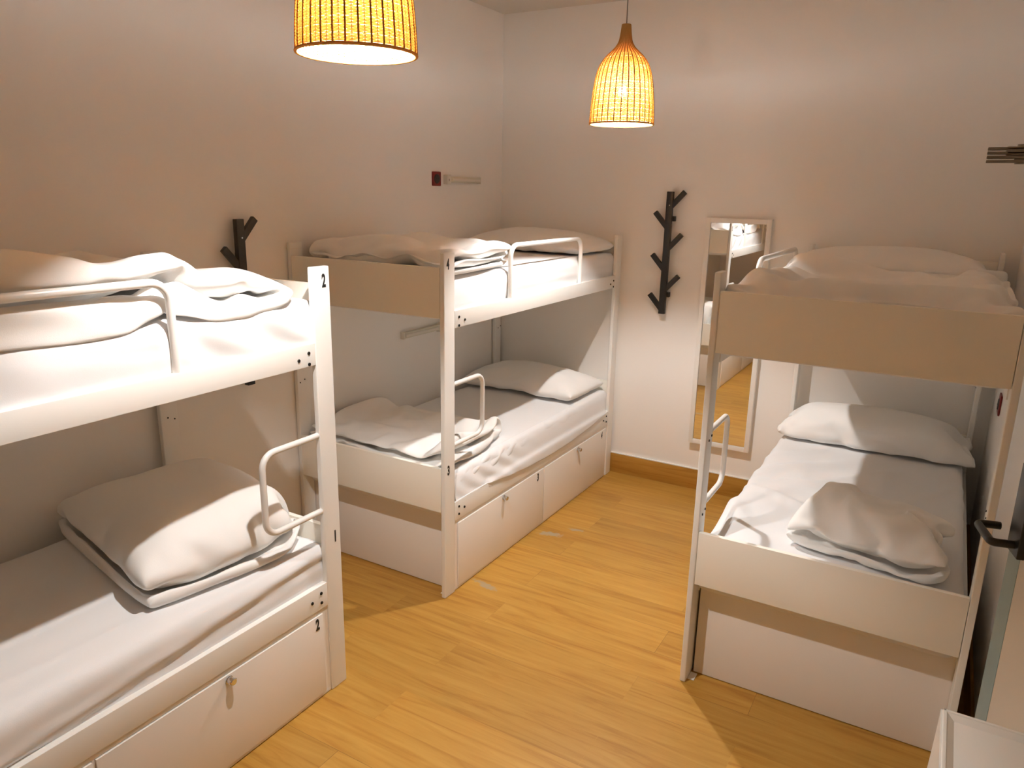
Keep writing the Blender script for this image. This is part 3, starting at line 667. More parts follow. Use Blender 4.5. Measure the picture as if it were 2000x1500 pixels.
    '3 -6 -10 2 -2 0 6 -1 4 -1 1 0 0 1 0 0 1 0 -1 1 0 1 3 0 2 6 5 -4 0 3 0 -1 2 -1 -1 0 1 0 1 0 0 -1 0 1 -1 -2 0 2 1 0 0 6 1 -3 -1 1 1 -2 2 0 -1 0 0 0 0 0 0 1 -1 1 2 -2 0 -3 1 2 2 10 -5 -7 1 0 1 -2 1 -1 0 0 0 0 0 1 -1 0 0 0 2 -2 1 -4 -6 8 1 11 -6 -9 2 0 1 -1 1 -1 0 0 0 0 -1 1 0 0 1 1 -8 -5 7 10 -17 -17 -3 14 7 -4 1 1 0 -1 1 -1 0 -1 0 0 0 1 0 1 0 9 4 -13 -17 -5 -9 3 -2 3 4 1 1 0 1 -1 -1 -2 0 0 0 -2 0 1 1 2 0 -5 1 0 7 1 -8 10 0 0 0 -1 1 -1 -1 1 0 -2 -1 -1 0 -1 0 0 1 1 1 13 13 -8 1 0 -4 6 2 -2 1 1 0 1 -2 1 -4 0 0 -1 -1 -2 0 0 4 9 -1 2 7 12 -16 8 1 0 2 -1 -4 2 0 1 -5 2 0 -1 0 -2 -1 0 0 0 0 3 4 8 -16 25 -6 0 0 0 -4 4 0 1 -6 -1 4 -1 0 -1 -1 0 0 1 -3 -5 -2 0 2 36 -8 13 0 0 0 0 2 0 0 0 0 0 0 1 1 0 0 1 1 1 2 -6 15 -14 1 27 -8 -2 2 1 0 -1 2 1 2 2 2 3 -1 0 -1 1 -3 -4 -3 -7 -3 0 -6 4 7 -25 -14 -2 -2 0 0 -1 2 0 0 0 0 3 1 3 -8 0 2 -1 3 18 -1 6 13 -13 -11 5 1 -2 -5 -1 0 0 -4 -3 -2 -3 -2 14 -13 5 -1 7 4 1 5 6 -7 2 -11 3 6 -5 -1 8 -2 -1 3 -3 1 7 3 -7 -25 27 2 -2 -10 -3 2 2 6 12 1 -5 1 -3 2 10 -6 1 0 0 2 -1 -8 9 14 -2 -28 9 5 -2 1 -2 -4 0 10 1 -4 2 -1 8 -10 5 -1 1 -6 4 7 2 -17 6 19 -1 -21 8 -2 0 1 -3 2 4 2 -3 0 2 -3 3 -5 7 2 -3 -3 -6 1 8 -11 9 -3 2 -7 6 0 1 -2 -1 5 0 3 -3 1 -2 8 -2 -10 7 -2 0 4 -1 5 -6 8 1 -13 1 6 1 -4 -3 -6 7 0 -2 0 3 2 -9 11 6 -20 6 11 6 11 -12 6 -43 16 17 -10 -3 2 2 -2 -2 3 -1 -1 2 1 -2 0 5 7 15 0 1 -10 -15 -3 -17 23 -17 13 10 -10 -2 3 0 -10 3 0 -8 6 2 1 4 -6 -2 18 4 -39 1 -5 7 7 4 8 -9 7 12 -10 -1 4 -9 0 -1 3 -3 4 3 9 3 4 -20 -12 5 -13 9 10 0 -1 11 -10 -11 8 13 -8 -10 5 -4 -5 -1 6 -3 -1 0 -9 -5 7 -11 23 3 4 -20 10 -9 0 15 -6 -2 4 8 1 -9 -7 -10 3 17 -11 11 -23 3 -8 8 15 -16 6 1 2 -5 8 -7 -4 8 0 -12 12 8 7 -26 2 -4 6 2 -14 6 -5 4 -14 17 -5 7 -12 12 0 -6 3 1 -1 -8 6 0 11 1 12 15 8 -22 11 -4 2 -2 -3 -4 -10 15 3 9 -9 10 -1 -4 -4 0 -4 -2 -4 -4 12 8 13 -6 18 7 4 1 -12 -5 -13 2 3 -1 -8 21 5 -5 -5 5 3 0 0 -4 -14 -7 10 5 14 2 -21 -10 0 6 12 10 0 8 -7 -15 -5 -17 4 0 -1 -5 7 19 0 9 -15 -22 29 -13 -7 2 -9 -3 3 3 -1 4 -5 1 -3 6 -4 -1 1 0 4 -6 6 5 -5 13 8 11 -1 -20 5 -3 -2 16 -8 10 -18 12 2 -2 -6 9 -15 15 0 -1 4 -18 10 14 7 -14 -21 7 16 -19 14 5 -16 25 -9 12 -13 -2 8 -5 -3 4 -15 -3 19 3 5 -14 -6 -2 18 -10 -4 -8 15 4 -4 -5 -17 12 3 -14 11 7 -18 12 13 7 6 -27 -5 -4 6 -9 12 23 4 -3 -8 2 3 -3 5 -1 -2 5 23 -26 11 8 -29 1 1 -4 7 -1 -5 5 16 5 -1 1 -13 1 0 5 15 1 12 -14 -4 -3 18 -21 -16 13 5 -1 -1 1 10 3 -12 -7 1 -8 2 -2 -5 2 -3 11 2 -9 21 -33 -7 18 -3 6 10 -8 5 7 -2 -9 2 6 -19 -4 12 2 -3 3 8 -2 -1 9 -1 -10 0 -6 -21 22 11 0 -1 8 -19 -4 8 7 -17 3 -1 3 2 7 -4 1 -8 -5 -2 1 7 -1 1 12 -12 4 0 5 -5 -7 12 6 -24 0 14 -6 -1 2 -5 0 -14 11 -14 9 1 0 21 15 -12 16 -15 -12 -3 -8 12 12 -28 7 1 -2 7 0 0 2 -3 -1 2 2 -4 -15 0 17 1 6 -1 9 -5 -8 -10 23 -32 13 -2 5 5 -3 -1 0 -4 5 -1 -3 7 -12 0 -3 -13 -5 2 6 16 -1 0 9 -14 11 6 5 0 -14 4 -1 -1 -2 0 2 2 -9 3 9 -3 -5 0 -10 -6 -5 14 -5 20 -2 -6 -9 -2 1 27 -2 -12 2 0 -3 -2 7 -4 7 -10 -3 12 -10 6 2 -8 -3 10 -19 11 24 -7 -2 3 -19 3 4 1 2 1 2 -16 18 -12 5 2 -5 10 -9 1 11 -18 -5 20 4 -26 5 2 -5 7 -2 8 -1 6 7 -9 3 -17 11 -2 -5 7 -8 5 4 -2 3 2 5 -13 5 0 '
    '-2 3 9 -5 -2 -4 15 -8 3 -3 4 -9 2 2 -6 6 4 -10 -2 10 23 -27 -7 3 7 8 -1 -7 4 0 -2 -4 21 2 2 1 4 -1 0 0 1 -1 4 -13 14 -12 7 -2 1 1 -1 2 -1 -11 -21 0 -5 7 10 5 3 1 7 0 -4 1 4 -7 10 -5 -6 4 4 -3 -2 2 -5 -21 -5 -4 18 5 4 5 0 0 0 -4 2 3 -7 0 5 -1 -1 2 -10 5 3 -1 -4 2 -1 -14 -23 36 -8 13 0 0 0 0 2 0 0 0 0 0 0 1 1 0 0 1 1 1 2 -6 15 -14 1 -19 -12 -1 0 0 0 -2 0 0 0 0 0 0 -1 -1 1 0 0 -1 0 0 8 0 32 4 3 -8 2 -1 5 -6 0 0 2 -1 -1 0 0 0 2 -2 0 -1 0 -1 -2 -2 -9 11 13 -14 1 -1 7 -12 6 0 0 1 -2 1 0 1 -1 -4 7 -4 0 0 4 -4 1 -3 -3 2 0 -2 5 -12 7 0 0 0 -2 5 -3 1 0 0 0 -6 6 -1 0 -5 6 -2 5 10 1 1 -3 -3 4 1 0 1 -2 1 -4 6 1 -2 -3 3 -3 4 -2 1 0 -3 1 3 1 1 1 0 -4 2 -1 0 -1 4 -4 3 -4 2 0 3 1 -2 -5 3 -2 1 2 0 4 0 2 0 -3 0 2 0 -1 -1 -1 3 -1 1 -5 2 0 -1 3 0 3 0 -1 -2 0 3 -2 0 1 -1 1 -2 3 2 2 -7 -1 2 5 -5 -1 3 1 0 -4 -2 2 0 1 1 0 -1 0 -1 1 1 1 -5 -1 0 6 1 4 -12 6 -1 1 -4 1 5 -1 -3 1 0 0 0 -1 -1 1 0 0 -1 1 0 0 0 -1 -1 1 2 -1 -3 3 1 -3 1 2 -1 0 2 -6 -1 0 0 0 1 1 -1 0 4 -3 -2 -5 5 -3 4 -2 0 2 2 -3 0 0 1 1 -7 1 -1 2 5 -7 -2 2 8 -13 4 3 -4 0 3 -4 1 4 -3 0 1 0 2 2 -2 -5 -2 -5 5 -6 15 -9 2 -1 -2 -1 -2 6 0 -2 3 -1 -5 1 -1 2 1 4 -7 0 0 -4 -10 9 10 -18 21 -13 -7 12 2 2 -7 4 -4 0 2 0 -1 -1 -2 -1 7 5 -1 -10 -12 2 2 -13 20 -21 21 -7 -5 -1 -3 9 -7 3 0 0 0 4 -2 2 2 -16 6 -5 20 10 15 -7 12 -31 23 -15 9 -7 10 -9 -3 3 1 -1 0 0 -3 6 2 -8 3 1 -4 18 1 13 -1 4 -1 -28 27 -12 -2 -8 23 -15 0 0 0 0 0 2 5 -7 12 9 -9 -1 -3 4 5 20 -28 19 9 -18 15 14 0 -10 12 0 -2 1 0 0 -1 -6 4 -4 -14 -8 9 -13 -26 29 -3 15 -2 13 1 2 2 -1 0 3 1 2 -1 1 -1 -1 -3 0 -4 -7 -7 -1 -10 0 11 3 26 1 7 5 2 0 -1 0 1 2 2 1 0 -1 -3 -1 -2 -4 -5 5 -7 -6 -29 -21 23 15 21 6 3 -1 -5 0 -3 -2 0 0 -2 0 2 1 -3 0 5 4 -6 -10 -11 -8 -10 15 7 2 6 4 0 -2 -4 2 0 -4 0 0 -1 1 1 1 6 -7 3 1 -3 -13 1 4 0 -4 10 1 1 -1 4 1 -1 -1 2 -2 -2 -1 -1 3 2 -8 2 -5 3 -6 -5 17 1 0 4 0 -1 -2 2 1 5 -1 -1 0 1 2 -2 -1 -2 -1 0 -2 3 -5 -5 3 -13 2 -1 -2 3 1 -3 4 -1 -1 4 1 0 -1 -2 4 0 -3 0 -2 -5 2 4 3 -1 -6 2 3 1 -4 -7 4 3 3 -1 -1 0 -1 1 2 -2 0 1 -2 -1 3 -2 -5 4 -3 0 2 -1 -5 -3 4 -3 4 1 2 1 2 0 -2 -2 0 1 -1 0 -2 -3 -6 -1 2 8 -1 2 -1 3 0 -4 1 -8 6 2 -1 0 -2 1 1 2 -5 -1 2 1 1 3 1 0 -4 1 0 -1 -2 1 0 -5 2 0 1 2 0 3 0 -2 -2 2 3 -4 -6 0 6 1 -1 1 1 0 1 2 -2 -2 3 -4 -1 -1 0 0 0 0 3 0 -1 -1 0 6 -2 -1 -3 1 1 1 -1 1 1 0 -2 -3 3 -3 -1 1 1 0 0 0 -1 1 -1 3 0 4 -2 0 -3 -4 5 2 -5 2 2 -2 1 -5 -1 1 -2 2 -1 -2 0 4 1 -2 1 4 2 -8 -4 10 9 -8 1 2 -9 -2 4 -2 -3 -1 1 -3 3 1 -3 2 -3 2 3 3 0 -1 8 6 -9 -1 2 -1 -2 4 -5 -5 -3 0 -1 -3 -1 1 0 3 3 -3 2 1 -1 -1 6 0 -5 9 4 2 -4 4 -12 0 -1 -2 -3 -1 2 -2 -2 -5 12 -5 3 -1 5 -3 1 3 1 8 6 -3 6 -2 -1 5 -10 -8 1 1 -7 0 3 -5 2 -5 3 2 0 -7 7 2 0 11 7 -4 3 -7 0 1 -15 -8 -2 -4 -3 8 -4 0 -4 0 4 -1 0 0 1 -2 1 -2 -1 8 6 5 3 18 -49 -3 0 0 0 0 -2 2 1 -1 10 -8 0 -1 -1 -1 -1 -1 1 3 1 -1 10 11 '))
DATA['aup'] = (50, 22, 0.0012, (
    '-567 22 -6 -6 35 -13 -30 -16 -15 -5 -2 0 0 0 1 13 -9 -4 0 2 8 -10 2 37 -30 10 19 -23 13 18 0 6 2 0 0 1 0 -5 0 4 0 -1 0 -7 -2 -19 45 -1 -15 5 12 -6 2 7 2 0 0 -4 3 -5 -2 -7 16 -1 -2 1 -4 -3 8 33 9 5 -3 -24 27 -3 5 3 1 0 -4 2 -11 5 -10 -7 14 8 -2 -9 8 5 42 8 1 -14 5 -20 28 0 -4 5 -3 0 -10 12 0 0 1 -2 -5 4 -1 4 1 49 2 2 -2 -2 1 -17 17 0 2 -18 6 6 6 -6 7 -5 -4 8 -22 14 5 2 51 -7 7 1 0 0 -2 -10 0 -4 12 1 1 -6 6 -2 -5 3 -11 7 6 -3 6 51 0 1 -3 3 -7 5 -2 6 -9 7 -3 1 1 0 -5 -7 -4 8 4 -4 8 0 52 0 0 -1 -5 6 1 -10 -4 11 0 2 -4 0 2 -6 -2 2 -1 5 -3 6 -5 52 0 -1 1 0 0 -18 11 6 -4 6 -3 -1 -1 -3 -5 3 7 -1 -4 4 -11 10 51 1 0 0 1 -9 14 -8 -6 5 0 3 0 -4 -9 9 0 1 -10 6 -3 1 -3 52 0 -1 1 -8 1 -7 7 2 -2 0 -19 15 -1 3 2 2 1 2 2 -3 -5 -1 51 -3 4 0 -9 6 5 -23 20 -12 -12 21 -26 12 14 -3 6 -9 8 -5 1 -1 -6 50 -4 4 -17 14 -13 9 6 -26 12 7 -5 12 -9 0 9 -4 3 1 1 0 0 2 51 -6 -6 -14 8 17 -9 10 0 -5 -1 -3 6 8 -9 -1 3 -7 6 3 0 1 0 17 28 -20 22 -24 7 12 -3 8 -2 5 -3 -4 3 4 0 1 -8 7 -1 0 3 0 -2 12 19 -2 19 4 -16 9 3 -3 -2 9 -1 -5 3 0 3 1 -15 8 8 0 -1 46 -15 9 -7 -16 -15 41 1 4 -3 -3 2 8 -9 8 -1 -4 2 1 -4 -3 8 2 43 1 -5 3 0 -8 -41 7 27 21 1 -7 -9 10 -3 3 6 11 -8 -1 -1 -6 7 44 -11 -5 18 4 1 -1 -16 -18 19 8 8 -7 0 -7 0 10 -18 8 14 0 -2 1 38 12 -7 8 -1 1 -1 -13 -8 -37 6 26 23 1 -11 -7 -2 21 1 -14 14 1 -18 49 -23 17 -5 -9 8 -11 17 -4 4 -15 -20 4 1 27 6 -2 -8 -4 17 -6 -7 9 44 6 -18 -16 16 -8 15 -11 -12 35 0 -8 -23 -6 -14 36 -3 15 -1 2 -31 10 3 42 -8 -10 9 -8 1 21 3 -4 -23 23 0 -2 -6 -2 -24 24 2 5 -15 21 2 1 39 -1 0 -1 3 -4 -8 3 15 1 -2 1 -5 -5 4 6 -9 -3 8 4 -2 3 5 50 -8 -7 -35 -18 43 -11 22 -27 17 3 -8 12 -17 10 2 -7 6 -36 22 26 4 6 -10 10 -3 18 -1 -1 2 -13 2 2 -13 3 -6 25 -25 -3 9 10 7 -3 -5 -1 -8 -27 -16 7 33 26 -44 -10 -6 18 -20 -7 6 -2 28 -7 -13 2 -4 22 -11 -23 -3 1 -50 26 -7 -10 -5 -6 2 -2 9 -9 2 4 6 -5 29 7 -23 -19 22 -30 10 -1 -2 -30 -19 27 -9 -8 -2 0 5 -12 5 5 9 0 -12 11 -15 9 9 -26 9 -3 -1 -3 -40 -1 -6 6 -3 5 -7 2 8 3 31 10 3 -12 -33 2 -9 -11 5 0 -4 9 -9 -51 20 -7 -13 10 17 7 -21 34 20 -31 -31 -6 0 10 13 -6 -8 -11 3 17 -16 11 -49 0 8 5 -4 -3 3 25 -16 -14 -4 3 8 -11 0 12 -8 -1 9 -3 -10 5 7 -9 -31 -16 11 12 13 3 -3 -14 -12 -6 11 -11 10 13 -23 5 2 3 -4 -5 5 -5 -39 15 -5 -19 28 -7 -9 -8 -6 -1 0 -1 5 7 -7 -3 10 -2 -10 7 3 2 -12 -38 14 -4 12 -15 -11 5 1 5 -11 -3 -7 0 7 -6 1 -1 3 4 4 -1 -11 5 -30 8 12 -14 -23 -2 8 10 -16 20 2 -1 -22 -4 3 2 -2 2 -2 1 -3 -1 0 -46 -6 13 10 -17 5 -9 2 12 -12 -4 -1 17 7 -7 -11 -4 0 6 -2 -3 2 -5 -51 0 0 5 15 -19 12 -13 -1 -1 5 10 -8 -3 -3 5 0 -2 14 -11 -6 0 1 -34 -12 -2 8 -6 8 -8 1 -4 14 -5 -9 7 -11 3 -1 8 1 -9 -1 7 -2 15 -49 5 13 -10 0 -1 -15 20 5 -17 14 -7 7 -11 5 -4 -3 14 -16 1 -1 7 0 -41 3 -14 2 10 4 13 -22 -4 4 -5 12 -3 11 -20 19 -2 -15 -3 8 -5 -3 1 -52 0 8 -1 -2 3 -2 -3 -2 5 -2 -4 4 3 9 -15 2 1 8 -4 2 -2 -8 -48 -4 0 8 -6 4 13 -13 -1 -5 0 0 1 3 9 -3 -1 -3 -6 3 5 -5 -3 -39 -1 -2 4 7 -5 -15 23 -16 -2 -2 -1 0 -3 1 6 -3 -2 -1 -1 1 5 -7 -51 6 6 -9 1 -2 7 -10 20 -19 -1 0 2 2 -3 12 -18 18 7 -5 -3 -12 0 -39 -9 6 -6 -3 10 1 -7 -5 6 -5 9 -7 -1 6 -12 18 -14 6 -1 2 -6 '
    '0 -37 -5 -6 1 4 -8 -1 16 -5 3 6 -18 8 -6 -2 -2 4 -2 -1 7 -4 18 2 -29 22 -31 8 -21 16 -13 -4 9 -6 10 2 -9 3 -7 2 -2 4 -3 -2 0 -1 2 22 -46 0 -5 -6 -8 -5 -4 -1 16 -7 -3 -2 -2 8 0 -2 -5 -2 2 1 -3 0 -6 5 14 -37 -1 -23 5 -2 -6 8 7 30 -30 -3 -12 -1 2 2 -2 -3 -1 2 10 -567 22 -6 -6 35 -13 -30 -16 -15 -5 -2 0 0 0 1 13 -9 -4 0 2 8 -10 2 37 -16 -10 26 -2 4 1 -2 7 -3 -4 -6 1 2 3 5 7 -10 -8 -7 -7 8 -3 45 -9 9 -6 -27 8 20 11 0 -1 1 0 -3 5 0 -18 10 5 -7 9 -2 1 0 33 -10 25 -8 3 -30 3 25 -2 7 4 -1 1 -7 -12 6 -10 13 6 1 3 1 1 42 6 -1 -21 -6 23 5 -18 16 3 2 -4 -4 -3 8 -6 4 -4 10 -1 -1 2 0 49 0 -2 5 -1 0 -1 1 -2 -2 -5 5 3 1 0 1 -2 1 1 -2 1 1 -1 51 1 -9 9 -1 1 0 -2 -1 -2 -1 6 0 1 0 0 0 0 -2 0 2 -1 -1 51 2 -6 -1 3 3 0 -1 -3 4 -5 -1 6 -1 -2 3 -1 1 -1 0 -1 -12 13 52 1 -1 0 -5 4 1 0 -3 -3 6 -2 -1 -3 1 1 -5 6 3 -6 -11 15 -4 52 0 -1 0 1 0 0 -3 3 0 0 -1 -2 -2 -1 -14 15 -7 2 -1 7 3 -3 51 1 0 0 0 -1 -2 3 -2 1 0 1 -3 2 0 -2 -13 -1 1 10 2 -12 4 52 1 -2 1 0 -1 -1 1 0 0 2 -4 1 -11 2 10 0 0 -4 -6 0 7 -5 51 1 -2 -5 7 -2 2 -5 2 2 -7 -4 -8 14 -1 5 -4 5 -1 0 -2 -6 -3 50 -15 7 -4 5 -2 5 5 -3 -3 -11 7 4 -1 3 -5 6 4 0 -1 -2 1 2 51 -19 8 -3 5 9 -12 -2 8 -7 13 -3 3 1 -4 0 2 0 1 1 0 0 0 17 2 -3 23 -4 -7 -3 13 9 3 0 1 1 0 0 0 0 -8 8 -2 1 2 -1 -2 25 -3 -1 -5 5 16 -1 -16 24 8 0 1 1 0 0 -2 0 -3 3 1 1 -1 46 -13 5 6 -30 -1 0 -5 29 -21 23 11 -4 5 -1 0 -6 6 -7 4 4 1 0 43 6 -7 -16 25 1 -2 -1 -25 9 -13 28 3 -3 -1 -4 0 1 8 -3 2 -7 7 44 5 -2 5 0 0 0 -1 1 -1 -4 -35 29 -2 6 -3 8 -10 6 6 -7 -9 14 38 15 0 -1 0 0 0 -3 -3 -3 -8 2 -25 25 6 0 8 0 -13 3 -2 13 -19 49 -9 12 -1 -3 3 -1 1 -2 3 1 -1 -1 -23 12 12 -14 6 6 -9 4 7 -7 44 0 7 1 -2 -4 3 1 2 -3 1 1 0 1 -18 7 10 1 -5 -1 -5 -11 1 42 6 3 1 -2 2 -3 0 -2 3 -1 2 1 0 2 0 -2 -6 7 -11 9 1 0 39 12 -6 5 2 -2 -1 -2 4 -7 5 2 -3 -1 -2 -8 -1 7 0 8 -4 2 3 50 4 -42 3 41 12 1 -1 -8 0 7 2 -2 -8 -14 -29 37 12 -10 11 0 -3 -14 -10 -10 43 -29 -34 7 -14 11 31 10 -11 -5 3 -30 -3 37 -34 -11 17 -1 11 4 14 -27 -14 4 10 -5 2 3 -2 -21 -2 1 0 1 30 -24 -5 12 -4 3 -11 -5 1 3 -50 19 -9 2 11 -23 16 -17 3 -3 4 9 -8 3 16 -17 -5 11 -10 -3 2 5 -8 -30 -9 -10 12 -8 4 -4 -4 -2 -1 3 -2 9 -8 20 7 -13 -14 0 3 -3 -2 1 -40 -5 -4 -3 0 9 5 11 -22 0 7 -4 5 4 -14 15 -7 -3 -4 12 -11 -2 0 -51 4 1 -1 12 -9 -7 0 15 -6 1 -3 -5 7 8 -7 8 1 -2 -8 7 -3 -1 -49 10 11 2 -26 8 -7 12 5 4 -21 0 0 4 0 0 -3 1 -1 1 -3 1 13 -9 -30 1 -4 -1 -7 6 -6 -1 1 10 4 -13 6 -2 -6 0 -1 2 3 1 -3 -2 -39 20 -30 2 6 -11 0 0 0 3 0 0 17 -16 12 -8 -7 6 -6 1 1 5 -8 -38 -7 4 -8 -1 7 -7 -2 0 3 -2 5 -3 5 1 7 -6 -6 0 -3 -1 -1 6 -30 -11 10 -9 6 -8 -9 0 0 3 1 -3 -1 6 -7 3 19 -5 0 -4 -12 -1 0 -46 15 -9 17 1 11 12 -5 -9 -19 -20 0 0 3 -3 1 -1 1 6 6 -3 4 -15 -51 9 20 -24 0 -6 3 -1 1 0 7 -10 8 -7 5 1 -7 9 -8 1 16 -12 -5 -34 -12 0 2 -7 0 -2 1 0 6 -4 0 1 -3 1 4 2 -5 2 -3 -1 7 13 -49 4 -6 8 -9 1 0 0 1 1 4 7 -14 0 5 -2 -4 1 2 -2 0 2 7 -41 3 -12 1 4 -7 2 -1 1 -2 2 0 1 10 -2 -9 2 -4 0 0 0 2 0 -52 2 1 0 0 -1 -2 1 -1 1 5 -6 1 1 -1 -1 2 -1 6 -6 -1 1 -1 -48 -4 8 -4 -2 6 5 -1 10 -16 -4 -1 1 6 -7 4 -3 13 -8 1 -6 -2 0 -39 -13 2 2 18 0 -4 5 -16 6 -9 11 -1 -13 3 -4 9 -8 2 '
    '2 3 -8 -1 -51 6 -6 14 -2 -3 1 1 -6 -2 8 -1 -7 -4 0 3 0 0 -2 0 6 -2 -5 -39 -11 2 5 -5 1 -3 5 0 0 -3 2 -3 2 -4 3 -5 1 1 3 -3 6 -6 -37 1 11 -21 -6 3 12 -11 4 1 -1 -7 7 -4 2 -5 3 -3 1 2 2 -5 23 -29 4 -15 -5 2 8 -9 -6 0 5 8 -11 -1 11 -7 -3 -4 2 3 2 -6 1 0 22 -16 -28 2 -1 -25 -3 -2 1 2 10 -7 3 -7 4 6 3 -1 -6 -9 1 2 -3 -6 -6 27 -24 -27 -3 -12 0 -1 10 -1 34 -35 -8 0 -1 -1 1 1 3 1 6 0 -372 8 3 33 -20 30 38 41 40 46 46 47 49 48 47 38 21 44 45 48 49 22 44 -18 -1 25 -46 51 9 -1 -11 2 -3 -3 0 -3 -4 -6 -7 22 -2 1 -3 -6 10 -12 -4 13 -16 28 -28 4 -1 9 3 -6 5 -4 -7 -2 0 15 -3 2 -8 -3 -2 -4 13 20 -40 26 -8 21 -19 -1 3 -2 3 -2 -10 3 -6 6 -2 6 -2 -7 3 -8 19 -2 -11 12 7 -15 13 12 -6 -3 -16 7 -6 -7 -1 12 1 -1 -1 -6 15 -13 6 -2 3 -9 13 -4 -13 10 -4 17 -16 13 -2 -14 16 -4 -3 -7 4 6 0 -10 11 3 -7 0 6 -4 -6 1 -4 8 -1 28 -18 -5 2 1 -7 -2 1 -4 -22 17 10 -2 2 2 -3 7 -13 1 15 -11 -4 2 -5 5 1 4 0 5 2 -2 0 7 -21 -2 1 4 4 0 0 -1 -3 8 -12 9 -1 -14 15 -5 1 4 9 -2 0 0 -9 9 -13 3 -2 0 4 -4 4 -5 10 -6 -3 -16 12 0 -1 11 -3 5 3 4 -14 4 -4 11 -11 1 0 2 -9 9 -2 2 -1 -6 17 -12 -2 15 -13 6 -1 -7 -11 8 0 1 -4 12 -4 6 -8 -2 2 -4 3 14 -5 -4 0 3 -20 16 -9 -5 -5 5 4 13 -9 4 -1 -1 -6 -13 9 6 -15 3 0 6 0 0 -8 9 0 -4 -6 9 0 0 0 6 -9 3 2 0 13 -3 -12 23 9 -15 1 2 0 11 -10 -4 -7 10 2 8 -6 2 -12 2 -2 2 2 -3 -4 19 -20 -9 29 -16 1 14 -2 2 -21 14 -11 -4 1 14 0 15 -14 -4 -1 0 -2 22 -33 10 5 0 16 -13 -5 -3 7 -5 3 5 -3 -1 -4 -5 8 -2 5 0 -4 -3 14 26 -26 3 -28 3 2 2 -3 -10 26 -13 -1 7 -5 -3 2 3 1 -2 1 -1 1 -23 -9 33 -15 17 1 -8 -7 2 5 1 7 0 2 -4 1 5 -7 -13 1 2 2 7 -5 14 -22 12 9 4 18 -3 -17 -7 4 -1 11 -8 4 0 -14 0 0 0 0 -4 5 -10 -15 34 -4 6 -1 -1 12 6 -7 -11 5 -8 4 2 -19 2 -6 28 -20 -1 6 -13 6 0 -11 13 -2 2 2 -8 8 11 3 -14 -15 6 -23 20 -2 -9 6 19 -18 3 3 -6 5 6 6 -1 -4 -12 -6 -2 15 5 0 9 -7 21 -25 -7 23 -4 -18 9 0 1 5 4 3 -3 2 4 0 8 9 -30 0 14 -3 1 -3 -2 18 -32 -2 2 -2 -3 9 19 5 7 -6 -6 -10 1 -1 -1 25 -23 -12 -3 -9 1 12 -10 17 -18 15 -11 3 4 -4 30 -5 -10 -3 3 -6 4 0 -24 20 -18 8 1 -4 9 -17 -9 14 2 11 -2 -5 9 1 3 6 -10 -6 5 -4 -35 20 1 26 -4 2 -25 -2 -7 5 12 -9 5 -1 -1 10 2 -9 10 -5 -17 16 -14 16 -14 4 3 3 -5 12 -18 -4 18 -16 -5 3 1 1 -3 -25 -6 -1 21 22 -20 11 15 -5 -8 -10 -5 -11 14 25 11 -28 5 7 0 -2 1 5 -19 3 -3 -6 -1 4 9 -4 16 3 -10 5 3 8 -8 -3 23 7 -16 -5 -1 -2 5 -12 -18 7 4 7 2 -2 1 1 0 9 -15 21 -10 -2 24 -19 3 11 -4 -3 0 -31 32 13 -33 -1 8 10 -3 -2 6 -17 -1 18 -1 9 13 -6 -5 -3 -4 5 -9 -4 7 -33 18 2 0 -5 1 -6 -8 -6 14 8 9 -10 -1 -19 2 21 4 4 -15 12 -27 8 7 -15 6 -10 -5 -3 6 0 -3 4 3 -10 4 1 8 2 -3 -2 -6 17 -16 32 8 -16 0 28 -11 -10 -27 -5 11 12 -4 2 2 4 -1 5 1 2 -9 16 1 8 -7 12 10 -5 -34 6 5 15 -9 7 -7 -3 -5 5 4 -3 6 -4 -15 13 0 2 11 -11 -29 33 -6 3 13 -14 -7 11 -7 -6 3 7 -1 -7 7 1 0 11 -6 0 2 -12 3 0 -43 21 20 -3 15 -6 8 1 2 3 -9 -13 7 -3 0 12 -2 -1 -7 -9 2 5 -9 9 -8 5 -11 -1 14 -8 5 11 -15 8 -5 0 3 -2 -1 8 -8 -3 1 -2 10 2 -1 -10 8 0 -9 3 6 -13 6 13 -15 19 -19 -1 0 3 -5 0 9 5 3 -8 0 17 -8 -9 8 -16 -3 2 5 -19 -5 17 -4 18 -10 -1 -4 10 -8 -4 1 -1 -8 -2 -10 34 -32 7 26 -12 -28 8 11 9 -5 0 -14 9 -3 4 -6 3 4 3 '
